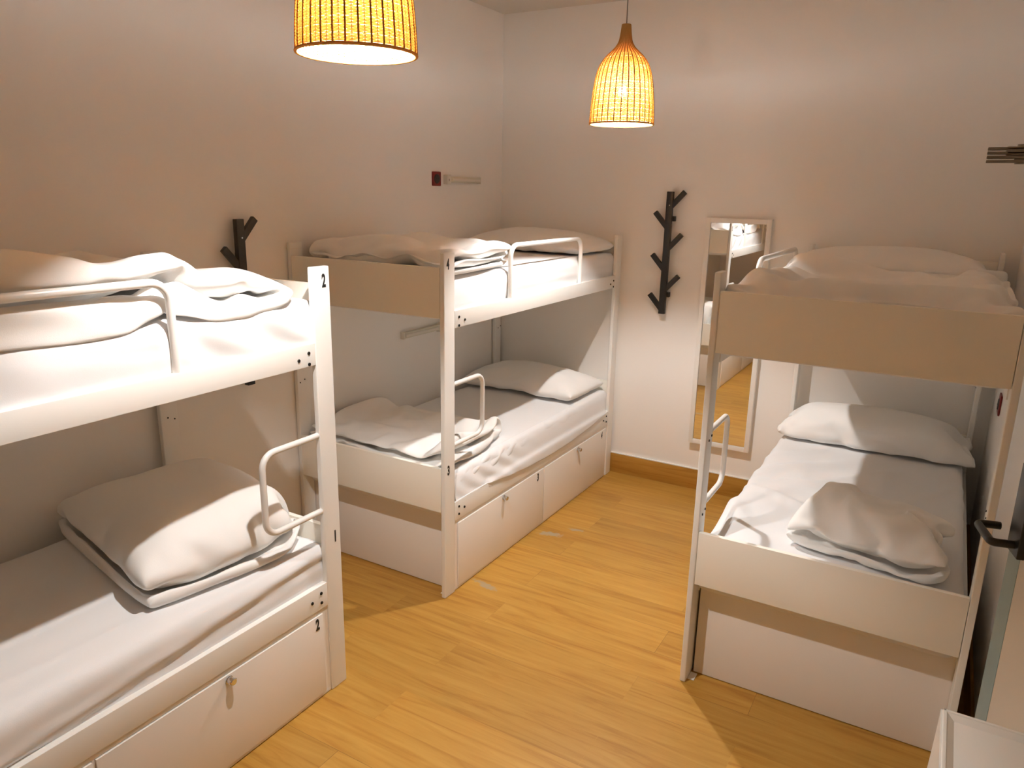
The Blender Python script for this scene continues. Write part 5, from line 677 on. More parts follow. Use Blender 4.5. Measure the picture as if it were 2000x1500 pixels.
DATA['blo'] = (35, 22, 0.0012, (
    '-255 -23 -12 0 2 11 -14 1 9 -9 15 -15 3 -4 10 -9 23 -11 -13 1 0 -1 8 13 14 -10 7 -7 -10 16 6 -10 2 -7 6 -2 6 -10 0 -8 3 5 10 14 -1 -26 31 -2 0 -9 8 6 2 -7 -9 0 2 14 -9 -6 -2 8 -11 15 3 -11 -8 0 12 14 4 17 -8 4 1 -6 -4 1 3 -9 0 11 7 1 1 -1 -1 2 0 -14 5 6 31 0 8 -5 -1 -4 5 2 -1 3 0 -1 -1 0 1 -1 0 -21 8 5 8 -8 -7 17 10 5 -1 1 -15 2 13 -1 6 0 -2 3 -3 -3 0 -6 11 -13 -1 8 -6 0 38 -8 -10 12 -6 1 -3 -8 18 -1 -11 14 -11 2 9 -6 10 -3 5 -4 -10 4 5 38 -4 3 -9 -4 12 -4 2 1 -9 -3 -6 2 -5 12 3 5 4 -6 -6 6 3 3 30 7 -13 12 2 -5 2 -9 2 2 2 -4 -2 -2 -7 4 -22 14 12 10 -5 5 1 34 -3 5 -3 1 4 -2 -1 -14 4 9 -5 8 -1 -13 -1 15 -2 -2 -2 6 1 -1 37 -8 3 -5 6 1 2 2 -9 7 1 0 -5 -7 7 3 1 1 0 1 0 0 -1 37 -3 2 7 -15 -2 -8 6 8 -18 1 9 6 -5 4 -3 -3 6 7 -4 3 0 3 34 1 4 -3 3 -5 -3 -15 11 9 -6 -16 7 10 3 2 -3 -12 -2 18 -6 7 -1 32 5 -4 -2 0 -3 6 2 -12 0 -1 11 -14 18 -16 12 -4 4 2 -16 12 2 0 22 14 -5 6 -4 1 -1 -6 4 5 -6 -6 11 -4 3 -1 5 -8 3 1 -8 10 1 35 -1 -5 -12 8 12 -8 11 -11 4 7 -6 -8 -3 1 7 1 0 -7 10 -5 -5 -1 34 -18 16 6 -12 -4 -2 -8 12 11 -9 2 -4 4 3 -26 18 4 12 -28 23 -31 25 14 1 -23 9 18 -7 4 8 -11 -10 26 3 -11 -10 -8 30 -25 -5 -13 31 -6 15 -16 1 5 -7 5 -6 19 -3 -14 10 -21 22 1 -11 9 -3 2 2 -13 -12 8 -1 15 18 15 -10 8 -4 -16 6 8 2 -26 9 11 -9 2 -6 6 2 -14 6 9 -11 1 -7 -10 -27 22 2 7 -2 -37 4 -4 15 23 -39 4 13 11 1 -19 16 -5 10 -2 -23 -1 2 -12 -13 9 -13 7 9 -2 -4 5 -21 -1 3 14 -16 16 -8 6 14 -10 -10 -1 8 -7 -35 3 3 -3 -3 5 0 16 -7 -9 -1 11 -13 0 -2 6 -9 0 4 -2 20 -15 -1 -35 -2 -1 2 1 8 -10 5 5 4 -6 -2 11 3 -15 -6 4 4 4 -1 -9 9 -9 -37 0 -1 1 1 5 4 -11 8 -6 29 -21 -8 6 13 -9 3 -8 -6 8 -4 -4 3 -38 1 0 0 15 -10 13 4 -14 27 -31 9 -5 4 -12 8 -7 11 6 2 -2 -15 -4 -37 0 0 5 -4 7 -8 10 13 -22 2 14 -1 -17 1 2 12 -5 -8 0 1 7 -10 -36 0 1 2 -3 -7 6 0 0 11 5 -12 5 -8 -2 7 7 -10 1 -3 -2 1 4 -33 -5 2 -6 3 5 2 -3 1 -3 -1 12 -10 7 21 -21 -7 13 -3 -12 0 1 -1 -30 4 -13 2 9 1 -6 5 -4 1 7 -11 19 5 -19 8 1 -15 2 1 -2 -3 1 -29 -2 9 -10 -6 2 0 2 10 -6 -8 11 -1 -1 -7 3 -1 3 -7 3 -2 6 -3 -37 4 -6 4 -2 2 3 -2 -4 6 -4 -2 4 9 -2 8 -10 -9 15 -3 1 -6 0 -36 1 2 7 4 -15 2 1 -2 0 8 -9 0 0 11 -6 4 6 4 -10 -8 -1 3 -36 -1 5 10 -15 7 -3 -4 -1 0 -2 2 1 0 1 6 -1 16 -18 15 -10 5 -8 -37 0 18 -19 8 -5 -2 -1 4 6 -10 3 -3 1 1 -2 11 -8 18 -18 7 -1 0 -24 10 -24 1 -2 4 4 5 11 -20 6 -2 0 4 4 6 8 16 -20 -12 -5 -1 23 -255 -23 -12 0 2 11 -14 1 9 -9 15 -15 3 -4 10 -9 23 -11 -13 1 0 -1 8 13 23 -8 4 -10 -10 14 -7 -15 13 1 10 -16 6 -5 -4 -3 10 -3 -3 4 -9 6 31 -16 11 -6 10 -1 -3 2 4 -7 5 -7 12 3 -9 7 -18 1 15 -4 0 -2 -1 14 8 6 0 10 -1 -2 -5 5 2 -22 13 2 5 -1 4 -4 4 0 -1 -13 13 -3 31 6 -7 -2 -9 10 0 9 0 -7 3 2 2 -11 3 0 8 -3 -1 -7 10 -14 -2 17 1 19 1 -12 -8 14 0 -2 8 -6 5 -2 -2 4 -4 -9 11 -9 9 1 1 -12 38 -2 -7 -2 7 -1 -2 1 6 -8 8 -4 -4 2 -1 -1 4 -10 11 0 -2 3 1 38 -1 -4 4 0 0 -3 4 -5 -4 -4 1 0 6 -2 2 -9 1 -1 15 -5 4 1 30 8 -2 0 1 -1 -6 -6 7 2 -2 -1 8 -5 4 -6 5 -3 2 -9 8 4 -2 34 3 1 -2 2 -2 -1 3 -7 7 0 -1 -4 -1 -6 12 -1 0 1 -3 3 0 -1 37 1 0 0 -2 2 0 -8 -7 7 5 -2 1 0 5 -3 1 0 -1 -3 0 -8 12 37 0 1 0 -1 1 -2 -3 3 -7 1 8 -4 1 2 0 1 0 -5 2 -7 7 '
    '3 34 2 2 0 -2 -2 1 -6 3 1 -3 -1 6 -3 -4 3 6 -1 1 1 -1 0 0 32 4 -11 9 -2 1 -2 1 0 8 -3 -5 -2 1 -1 3 1 2 0 2 0 0 -4 22 5 10 -8 9 -5 -1 5 -3 -6 9 4 -3 -1 0 0 -3 2 3 -1 -7 7 -1 35 -11 14 0 -4 4 -9 7 -7 8 -9 7 1 -9 0 -1 10 3 -1 -7 6 -1 -12 34 -7 7 3 -3 -5 3 -2 5 -12 6 -5 7 5 0 -3 -13 5 6 -3 5 -7 2 14 21 -21 9 9 -4 2 -2 -10 -6 16 -4 3 8 1 0 2 -11 1 8 -1 -7 -14 1 3 23 -4 -5 11 8 -8 6 -28 -19 11 16 10 0 9 -1 -2 -27 -4 25 11 -10 15 -28 -11 -3 -1 -2 -4 3 1 24 -25 19 -29 -7 9 -2 -1 -6 2 19 -13 8 4 -27 16 -14 -6 -3 1 -1 7 -8 4 36 -41 18 -6 -5 -9 2 3 18 -4 -10 -3 3 -12 -22 -2 8 0 -2 2 -3 7 6 -18 10 -10 4 -4 -2 1 6 10 -12 3 -5 8 -35 1 -3 1 1 -3 1 3 5 -8 2 2 -2 -2 0 7 -1 0 -6 8 -5 -3 5 -35 5 -6 -1 0 0 1 6 -3 6 2 -13 1 2 -3 2 5 -5 -1 -1 0 0 2 -37 2 -1 -2 0 3 -2 0 3 -2 0 12 -10 -4 11 -4 -7 5 -2 -3 0 0 4 -38 2 13 -9 -4 3 2 -4 1 -1 9 -8 6 2 -12 0 1 -1 4 -4 -1 0 1 -37 12 -8 3 2 -4 -2 0 -3 10 -3 3 -9 2 -4 2 -1 8 -9 3 -3 1 -1 -36 1 0 -2 0 0 6 -4 -1 1 -1 5 1 -2 6 4 -3 -13 1 5 -2 -4 5 -33 -2 1 -4 0 1 1 5 1 -4 5 -2 5 -10 7 -8 6 6 -7 -3 -2 -1 0 -30 -6 1 -3 1 4 -1 -1 -1 8 -5 -2 0 4 9 -13 1 4 1 -7 -1 -1 1 -29 -9 1 0 -1 3 -2 -1 9 -7 4 -1 -2 13 -12 17 -13 4 9 -6 -8 -6 3 -37 0 0 0 4 -5 1 2 -3 3 -3 1 11 -10 -2 1 15 -10 -1 0 4 -4 2 -36 -1 -1 3 -2 0 3 -4 0 1 -1 2 -2 1 4 -4 3 0 2 2 -1 6 -9 -36 -1 2 0 3 -5 0 0 4 -1 -3 -1 0 2 7 3 -10 18 -14 -1 6 -6 2 -37 3 2 1 -1 -1 -2 10 -11 -3 9 -8 0 5 -3 11 11 -5 7 -10 -13 10 -4 -24 5 -8 1 -6 7 0 -3 19 -11 -11 6 -3 3 0 -4 11 3 -1 -11 -1 5 15 -353 -15 23 40 43 40 34 38 35 39 31 30 42 42 39 37 30 20 37 37 40 41 23 -12 41 -14 -8 -6 3 3 -7 2 0 9 -18 -3 2 4 4 8 18 -12 -6 -5 -6 3 9 -18 12 5 -5 -9 4 9 -13 -3 -3 12 2 -3 1 1 0 -1 10 5 -5 1 -18 -13 17 -4 1 1 1 3 -6 0 3 0 11 -4 -9 -4 2 -4 -3 5 3 -3 -12 22 11 -12 9 -6 -2 -2 2 11 -7 -2 6 -7 -7 6 2 -1 3 -10 1 2 7 0 -18 -15 6 11 3 1 -4 -3 -6 11 -5 -6 6 2 3 -5 -2 -8 11 -4 -9 0 6 19 -1 2 2 8 -10 1 -2 -2 3 3 0 -10 8 0 3 -7 -1 8 4 -5 6 -1 -7 2 -3 4 -7 2 3 -1 2 -5 7 -6 8 -6 0 -2 -3 14 -8 -6 9 -10 3 4 14 -8 -3 -1 12 0 -12 -1 9 -10 2 2 -5 -5 2 12 -4 -7 2 2 7 2 -16 -9 22 -11 4 1 -4 5 -4 7 -9 7 3 -6 -3 -4 -3 -2 9 2 0 2 -6 5 4 3 -3 -3 -12 10 7 -1 -11 10 1 -5 16 -2 -12 2 -10 2 -1 1 -1 1 3 10 4 -4 -5 3 -7 0 1 8 5 -22 3 -1 0 11 -1 8 -14 -2 -1 1 -7 9 15 0 -16 6 1 1 1 2 -1 -9 11 2 -12 1 1 -4 0 9 4 -8 -3 -6 0 14 -5 -2 4 5 -15 2 0 5 13 -13 2 8 -14 4 -18 5 5 -6 8 4 2 -12 10 -8 8 -5 3 2 -5 -3 1 1 -7 -6 4 20 -20 7 -6 2 -2 3 -4 8 4 -7 3 22 -3 -27 22 -3 -2 -2 -4 14 -1 -12 1 -11 15 2 -11 8 -5 -12 4 -3 6 2 -7 5 18 -17 4 11 -8 -17 14 -17 15 -5 12 -35 4 10 3 -2 0 -8 -7 4 -7 6 -1 2 6 -2 -2 -3 2 -2 7 -14 2 -8 11 7 -9 -6 -4 -10 14 26 4 0 3 2 -15 8 0 0 4 -2 -10 16 -4 -11 2 8 -11 4 -2 4 -2 -1 -9 10 5 -14 1 9 -19 9 -1 3 8 -19 6 10 -17 12 7 -8 -2 -6 6 4 2 11 1 -15 10 -4 4 1 -15 -2 3 -12 26 -8 -18 15 8 5 -1 9 -5 -4 13 1 -16 -32 21 -2 7 -14 4 6 3 -14 25 -4 -11 -4 12 -5 -6 11 -1 18 2 1 -11 -13 -14 7 4 -18 5 11 -1 -5 12 -2 1 -12 22 -8 6 -2 0 -6 -5 3 5 -9 21 -6 -2 2 -6 9 -3 -1 8 -5 -6 10 5 -6 11 -13 2 4 0 3 -4 3 -3 -3 -9 2 1 -7 11 -2 4 -5 6 -1 -22 '
    '12 14 -2 8 -1 -2 -4 1 -3 -1 4 0 -5 -3 1 0 -6 11 -7 6 -3 -10 17 4 -9 -4 5 8 1 -1 -3 6 -11 5 1 2 -9 -2 20 -14 -7 -2 -4 4 8 -1 -2 7 0 -5 3 -3 2 5 -4 12 -3 -7 8 -16 -2 5 1 5 -2 -1 -3 -2 4 11 -8 -3 9 -8 -11 11 -4 1 3 5 -3 17 -21 0 -2 8 -5 5 -4 3 5 -5 -14 5 13 -10 -1 4 1 1 -3 0 7 -4 24 -7 -20 0 3 -8 1 5 -4 -15 8 8 4 0 11 -1 6 -11 -1 2 -4 -5 2 -23 14 21 -14 15 -12 7 -8 -8 16 -8 -5 2 1 -3 11 -2 10 -13 0 -1 -1 -13 -9 8 -16 19 -7 3 -2 3 7 -2 -1 -2 -4 -3 3 1 1 -9 17 0 -11 12 7 -10 -4 15 -10 -6 16 0 2 -5 6 -2 -1 0 -1 -1 0 4 -3 -4 -10 11 1 2 -9 0 6 -1 3 4 -3 7 -6 1 8 -9 0 -1 0 -4 -2 2 -4 15 -13 -7 -2 4 -7 -1 -1 -1 1 4 -2 4 -10 -2 21 -7 2 1 0 -5 -9 5 -8 9 -1 19 -6 6 -8 6 -3 4 2 1 7 -14 5 -1 10 0 -1 2 3 -8 -21 -8 7 12 -23 -353 -15 23 40 43 40 34 38 35 39 31 30 42 42 39 37 30 20 37 37 40 41 23 -12 23 0 -11 -3 4 7 -14 0 2 -1 14 -9 2 -6 0 4 17 -1 2 -9 -9 0 9 -2 -2 10 -13 -4 -2 16 1 -4 -4 -11 4 -4 6 3 0 2 4 -3 5 -11 -7 -13 4 10 -4 1 2 5 4 -2 -2 13 -5 -8 -7 0 3 2 -3 2 4 -1 -11 13 11 -4 -4 -1 11 -4 -6 -3 0 6 -7 10 -11 8 -2 0 -6 4 -3 -11 3 17 -22 -15 10 8 0 -8 2 -1 3 5 -3 0 -10 17 -6 1 -6 -1 -3 -3 12 -2 -3 15 -1 -11 5 -3 9 2 3 -4 -3 -3 3 -3 6 0 -2 0 13 -4 -1 -2 2 -1 -3 2 -6 -2 10 -2 -4 -1 1 0 -2 -2 10 -5 -1 7 -2 -2 9 1 -6 3 -6 -1 14 -15 4 0 -2 0 0 -1 -3 -2 9 5 -6 3 -8 2 2 1 4 5 -5 -7 -6 -9 11 1 1 -2 2 -1 -3 2 3 -3 -1 7 3 0 -8 -1 -3 1 -3 0 -1 10 4 -2 0 1 3 -2 1 1 -1 2 -2 -1 0 0 -4 5 -7 2 -4 2 0 15 -14 10 -7 -2 -1 0 2 0 -4 8 1 -2 -6 2 -6 11 -2 -3 -1 1 4 4 -1 -9 15 -11 -3 -1 5 -1 -2 -6 -1 5 2 7 -13 3 0 -3 6 -1 2 0 2 -5 -5 14 -5 -10 -1 -3 3 -2 8 -6 -2 3 3 4 0 -7 6 -1 -2 0 0 0 -4 -2 10 12 -27 2 1 -2 7 -7 3 1 -3 0 6 2 -15 2 3 3 2 2 -8 2 11 -7 6 4 -1 1 3 -12 14 5 -9 1 -11 3 -10 20 0 -8 2 1 -3 -4 2 -9 6 -2 9 -7 -3 -6 12 -7 1 10 -7 3 -13 1 0 7 10 -14 -1 -10 9 11 -28 4 -3 5 6 -5 4 0 5 -9 -12 -3 -9 8 9 0 0 3 13 -21 11 -2 -18 33 4 13 -17 1 9 1 2 -1 6 -15 -3 8 -10 2 4 0 2 1 14 -16 -16 25 -26 10 -25 31 -15 -1 -3 -1 -2 0 24 -4 -14 14 -5 -1 -4 -7 -1 -25 10 14 -2 24 1 14 -3 -6 -14 3 -2 3 -1 1 14 -7 -4 5 -4 1 -9 -9 2 3 5 3 0 -32 21 11 -11 7 0 2 2 -6 1 5 11 -10 -4 2 -2 -6 4 22 -6 -16 4 -6 -14 6 1 2 7 -7 0 0 2 -4 0 -5 11 2 -3 -10 11 -5 9 6 -2 -10 18 -6 0 -4 7 0 0 -1 -5 0 -2 0 11 1 -1 1 3 -3 5 -1 2 -11 2 1 -9 9 -9 7 -1 0 0 0 3 -5 -2 14 -1 -8 -9 3 8 7 -5 0 -4 0 6 -5 -1 -15 16 1 5 -4 -2 -1 4 -1 -4 1 6 1 1 0 0 2 -8 1 2 4 2 13 -15 -5 -3 1 -3 5 -1 -1 -5 -1 6 -4 8 6 -1 -8 4 -12 10 2 2 8 -1 2 -14 3 -3 -2 -2 3 3 2 0 -1 4 3 -14 -3 7 -1 4 9 -10 3 17 -8 7 -21 1 1 0 -4 -1 6 -4 2 -2 3 -10 14 0 -3 -12 7 9 -5 3 24 -13 0 -13 -1 -2 2 1 2 -10 9 -2 4 -2 5 -7 3 -15 9 -2 5 0 1 -23 19 11 -6 -2 -4 5 -3 -5 8 -1 -1 -1 3 -4 -3 1 2 -2 2 -5 5 -10 -9 4 9 -3 -6 6 -2 8 -3 -3 3 -8 -3 -2 7 4 -18 11 4 -2 -5 3 20 -10 2 5 16 -14 0 5 -5 3 2 -3 6 -10 1 -5 0 10 -11 -3 4 7 6 -6 -9 0 -5 27 -8 -3 -1 -1 6 -5 1 0 -1 -1 0 3 -6 -2 -11 9 2 3 -13 4 -17 1 12 7 -1 -5 4 -1 -3 -7 4 7 2 5 -9 9 -3 2 -7 -8 4 16 -6 -16 2 0 14 8 5 4 -5 -14 9 1 6 0 0 11 0 -6 -10 -10 7 1 -29 85 -20 -32 -9 0 2 -1 15 -4 0 -12 -4 13 11 7 4 -3 -16 9 20 13 1 -17 -8 7 '
    '26 -18 4 7 3 -26 15 -7 22 -9 2 -7 -6 -6 14 5 -25 -8 6 4 2 -20 15 -4 24 -4 -18 12 6 -23 19 -8 4 -22 6 -3 3 -21 12 7 -8 7 -16 12 -11 12 -9 19 -25 7 -16 6 46 -1 -2 -3 -10 -26 14 7 -16 4 11 0 -30 32 -20 -12 -2 19 10 -5 -6 -2 0 -3 5 1 -9 -1 2 -5 -7 25 23 -5 -12 -10 -21 16 9 -4 7 -27 41 -2 3 -7 -24 11 -15 12 0 11 -7 8 5 -6 -9 -28 37 5 -4 5 -4 -25 10 -6 -4 9 13 7 -19 12 7 18 -4 -11 -17 21 -12 5 1 -29 21 6 5 -10 17 2 -39 32 -5 -19 16 -20 -6 15 5 2 8 8 -19 3 -15 17 18 1 -10 -8 1 8 -2 16 -27 11 21 -39 11 -10 0 -5 -4 6 0 -7 -9 30 4 2 -6 12 7 9 -18 12 2 -19 10 -1 16 -35 26 -12 -1 26 0 -7 -19 8 -23 24 -12 7 8 4 -8 -12 -9 12 19 -17 18 -30 28 -2 -6 10 -3 7 -2 -10 -7 9 5 -7 2 7 3 4 -13 -2 29 5 5 -51 9 23 -4 9 6 -7 -16 17 7 -26 6 -20 15 6 -9 5 -8 4 3 3 -8 -2 35 -1 -35 18 -16 -12 14 8 -12 -7 19 5 -13 -1 2 -6 -12 11 8 -13 -6 35 -15 -10 13 10 -48 24 -18 9 8 -4 12 -10 4 6 -13 -3 6 24 -18 -4 6 -8 9 -12 -13 1 16 -16 5 26 -21 19 -15 -2 17 -27 11 21 -30 8 2 -7 9 -15 21 -28 20 -7 -15 11 17 -12 15 -16 -13 23 -1 -24 13 9 -2 12 -26 -13 7 -3 15 -13 -6 -7 26 21 -38 31 -7 -30 13 7 -38 18 11 8 -1 2 -3 -7 -9 18 16 1 -38 28 9 -17 11 -3 -7 -16 15 -8 -14 19 4 12 9 -17 11 -14 17 14 0 1 -4 0 -16 5 11 0 -4 -8 9 4 -4 -5 11 -6 10 -9 2 -2 5 -3 17 -19 -7 0 7 18 -8 8 -9 -12 -6 -3 5 18 8 -3 -8 4 -25 13 -13 15 -1 13 11 2 -10 6 -20 1 -9 -20 11 -2 9 16 10 -11 9 -14 -16 6 -4 1 -6 35 0 -15 -12 3 41 -21 -20 -4 3 20 -6 23 -4 -11 0 -17 39 -2 9 -16 -16 14 6 -4 13 -2 -9 -4 -4 -2 -13 0 12 25 9 -27 10 -17 -5 6 12 -12 9 13 6 -8 -2 -1 2 -3 -9 -7 17 16 9 6 -6 -13 -5 -16 -2 22 -7 -20 34 3 -17 2 7 -4 -2 3 4 -20 6 -3 15 0 -4 27 -13 4 1 -7 3 -16 17 -8 -19 24 -3 -3 4 -11 3 3 -21 12 27 -15 3 19 -7 -28 15 -28 19 -4 18 -25 4 7 14 -7 0 9 -6 -3 5 -12 13 -1 19 -1 -28 -6 13 -29 25 2 -1 3 11 -16 13 -21 10 4 9 -11 11 -5 -8 3 1 -5 14 -11 -27 15 26 -16 -6 26 -29 10 -9 9 0 -3 7 4 -1 -3 -13 12 11 3 -4 -10 -3 0 27 -29 16 26 -41 11 3 17 -27 0 -5 2 0 -2 -4 3 14 11 -7 -16 -14 -1 42 -18 26 -8 -18 21 -8 -35 13 17 -19 5 -8 11 2 -5 -17 25 -9 -17 6 -20 34 5 -6 -20 6 -6 -8 -3 30 -20 15 0 -4 -9 5 8 -16 17 4 -18 -3 -5 7 7 -6 -7 -9 -12 15 4 31 -21 -3 -17 22 -19 8 7 -11 12 5 -22 11 -13 21 -7 -15 -1 12 2 -2 -18 7 1 38 5 -16 -22 -1 3 7 -1 8 -2 -17 -15 36 -16 8 -10 1 -7 3 -1 20 5 -39 -13 20 19 16 1 -21 -1 9 10 -9 -1 0 -17 13 8 3 -7 -2 -8 9 -14 1 4 -1 -29 24 18 -8 1 16 4 -14 -1 -6 2 4 -5 27 -18 -16 3 25 4 5 -12 10 6 -7 -15 -13 3 2 85 -20 -32 -9 0 2 -1 15 -4 0 -12 -4 13 11 7 4 -3 -16 9 20 13 1 -17 -8 -2 12 -4 1 4 -8 -6 -15 0 29 -3 -8 -7 -10 -13 17 15 -26 -1 9 -14 35 -20 2 -7 27 -2 -19 24 -15 20 2 -29 23 -21 9 -10 24 -20 -8 18 -17 -2 -3 4 -11 -15 47 -35 13 6 -20 6 -1 18 11 -33 14 -13 29 -11 -14 9 4 -7 -14 9 -3 -12 15 -2 1 -14 18 -6 0 3 -23 2 16 5 -3 -16 1 15 12 -17 10 -9 15 -10 9 -2 -14 6 6 1 5 4 -18 3 17 -14 10 0 -13 12 5 -29 19 -3 0 3 9 5 -8 -12 22 -10 -12 16 -16 19 10 -8 -6 -14 1 28 -29 1 35 -29 -3 15 8 -9 5 -11 24 -19 5 0 -13 9 9 -11 -16 35 -17 0 -15 29 -12 -11 11 -1 -12 18 -1 -8 7 -10 21 -17 7 -3 8 -8 -9 16 -22 15 20 -11 -14 9 -13 22 -10 '
    '0 1 4 7 -8 -5 -4 11 -8 18 -16 14 -9 2 -3 16 -30 31 -15 -7 8 -8 19 -10 -1 6 4 -1 -4 -6 18 -10 1 -2 -19 37 -28 22 -26 15 1 -12 8 -3 -1 -2 5 -9 20 3 4 -7 2 3 -4 -14 24 -1 -27 35 -21 4 13 -20 12 -5 5 -7 -3 4 -4 0 5 6 -5 -8 -11 26 -3 -13 0 14 -30 20 13 -30 -2 33 -11 -7 10 -9 5 -12 4 -12 24 -9 12 -17 -12 19 3 -15 2 3 -11 2 29 -18 -13 19 -7 -6 8 2 -7 -2 24 -17 -13 -3 8 3 -8 3 15 -4 -4 -6 -2 -3 7 4 -15 12 -2 2 0 -6 2 2 -9 6 -1 2 -2 6 2 -8 0 -2 15 -1 -13 8 -19 25 -11 3 11 -20 2 -10 -13 15 10 -17 7 20 -10 -31 8 -3 34 -25 9 1 4 5 -24 35 -3 -36 21 8 -22 -9 12 4 9 -18 -20 1 38 -9 23 -33 16 -26 10 -6 -3 11 -18 4 19 -6 12 16 14 13 17 2 11 -5 -8 -18 6 -23 21 -10 25 -9 3 4 -2 -10 -4 1 13 -11 -19 17 25 -3 -13 3 -7 0 22 16 -2 -20 15 -8 -6 2 -15 26 -4 -34 20 3 5 -43 13 10 4 -6 -29 15 3 -9 -12 9 29 -38 -8 0 13 4 9 -13 38 -2 -6 -4 -2 0 1 -9 -9 35 5 2 -11 10 1 -23 2 -4 19 -10 -1 -13 3 -4 0 19 2 -1 -4 -9 6 -3 -5 15 3 -6 -11 8 -6 -1 26 -7 -13 25 -26 8 4 -10 3 10 1 -2 -20 14 0 1 -2 -1 -10 9 -10 15 9 4 -21 11 6 -14 1 6 0 8 -2 8 -4 20 -25 2 7 -7 -3 4 -10 21 -5 19 -31 8 27 -40 22 10 -18 6 0 -2 1 4 1 -18 31 -8 -23 -6 30 -12 -12 13 11 10 -11 -9 4 -13 2 -8 15 0 -3 4 9 -8 -3 -10 -10 1 24 -15 20 8 -16 -12 1 12 -3 12 -6 -23 12 11 -4 1 2 9 0 1 -18 14 -10 4 10 -1 -3 -14 -13 13 -11 -7 -3 17 12 5 -12 -4 11 1 4 7 -4 -6 -4 8 1 11 -7 -26 -1 38 -23 9 -4 5 14 5 -13 0 -25 8 -1 0 9 -3 -3 -11 25 -2 -25 4 -8 32 -11 6 9 2 -9 1 -28 25 -13 -4 -2 0 11 -9 4 3 -4 9 -6 -8 -14 23 0 -2 9 -16 -18 24 -17 34 -2 -27 4 -5 -3 5 -3 6 2 7 -15 -8 18 -14 9 -12 -3 -19 31 -3 6 -6 16 -4 -10 -13 -8 10 7 -5 5 -1 -18 4 -7 9 9 -8 3 11 -15 -6 8 0 -5 10 -20 18 3 -30 24 7 -9 -3 8 8 -21 -2 10 18 -30 10 -1 0 -7 -8 1 12 -16 26 10 7 -1 -17 -1 -7 -2 10 -9 16 2 -9 -3 3 -5 -2 9 -10 12 -22 6 -10 -10 13 15 12 -5 16 -38 10 -9 0 -5 8 -10 16 -1 -9 -6 25 5 3 3 -10 7 -18 -10 -7 3 31 '))
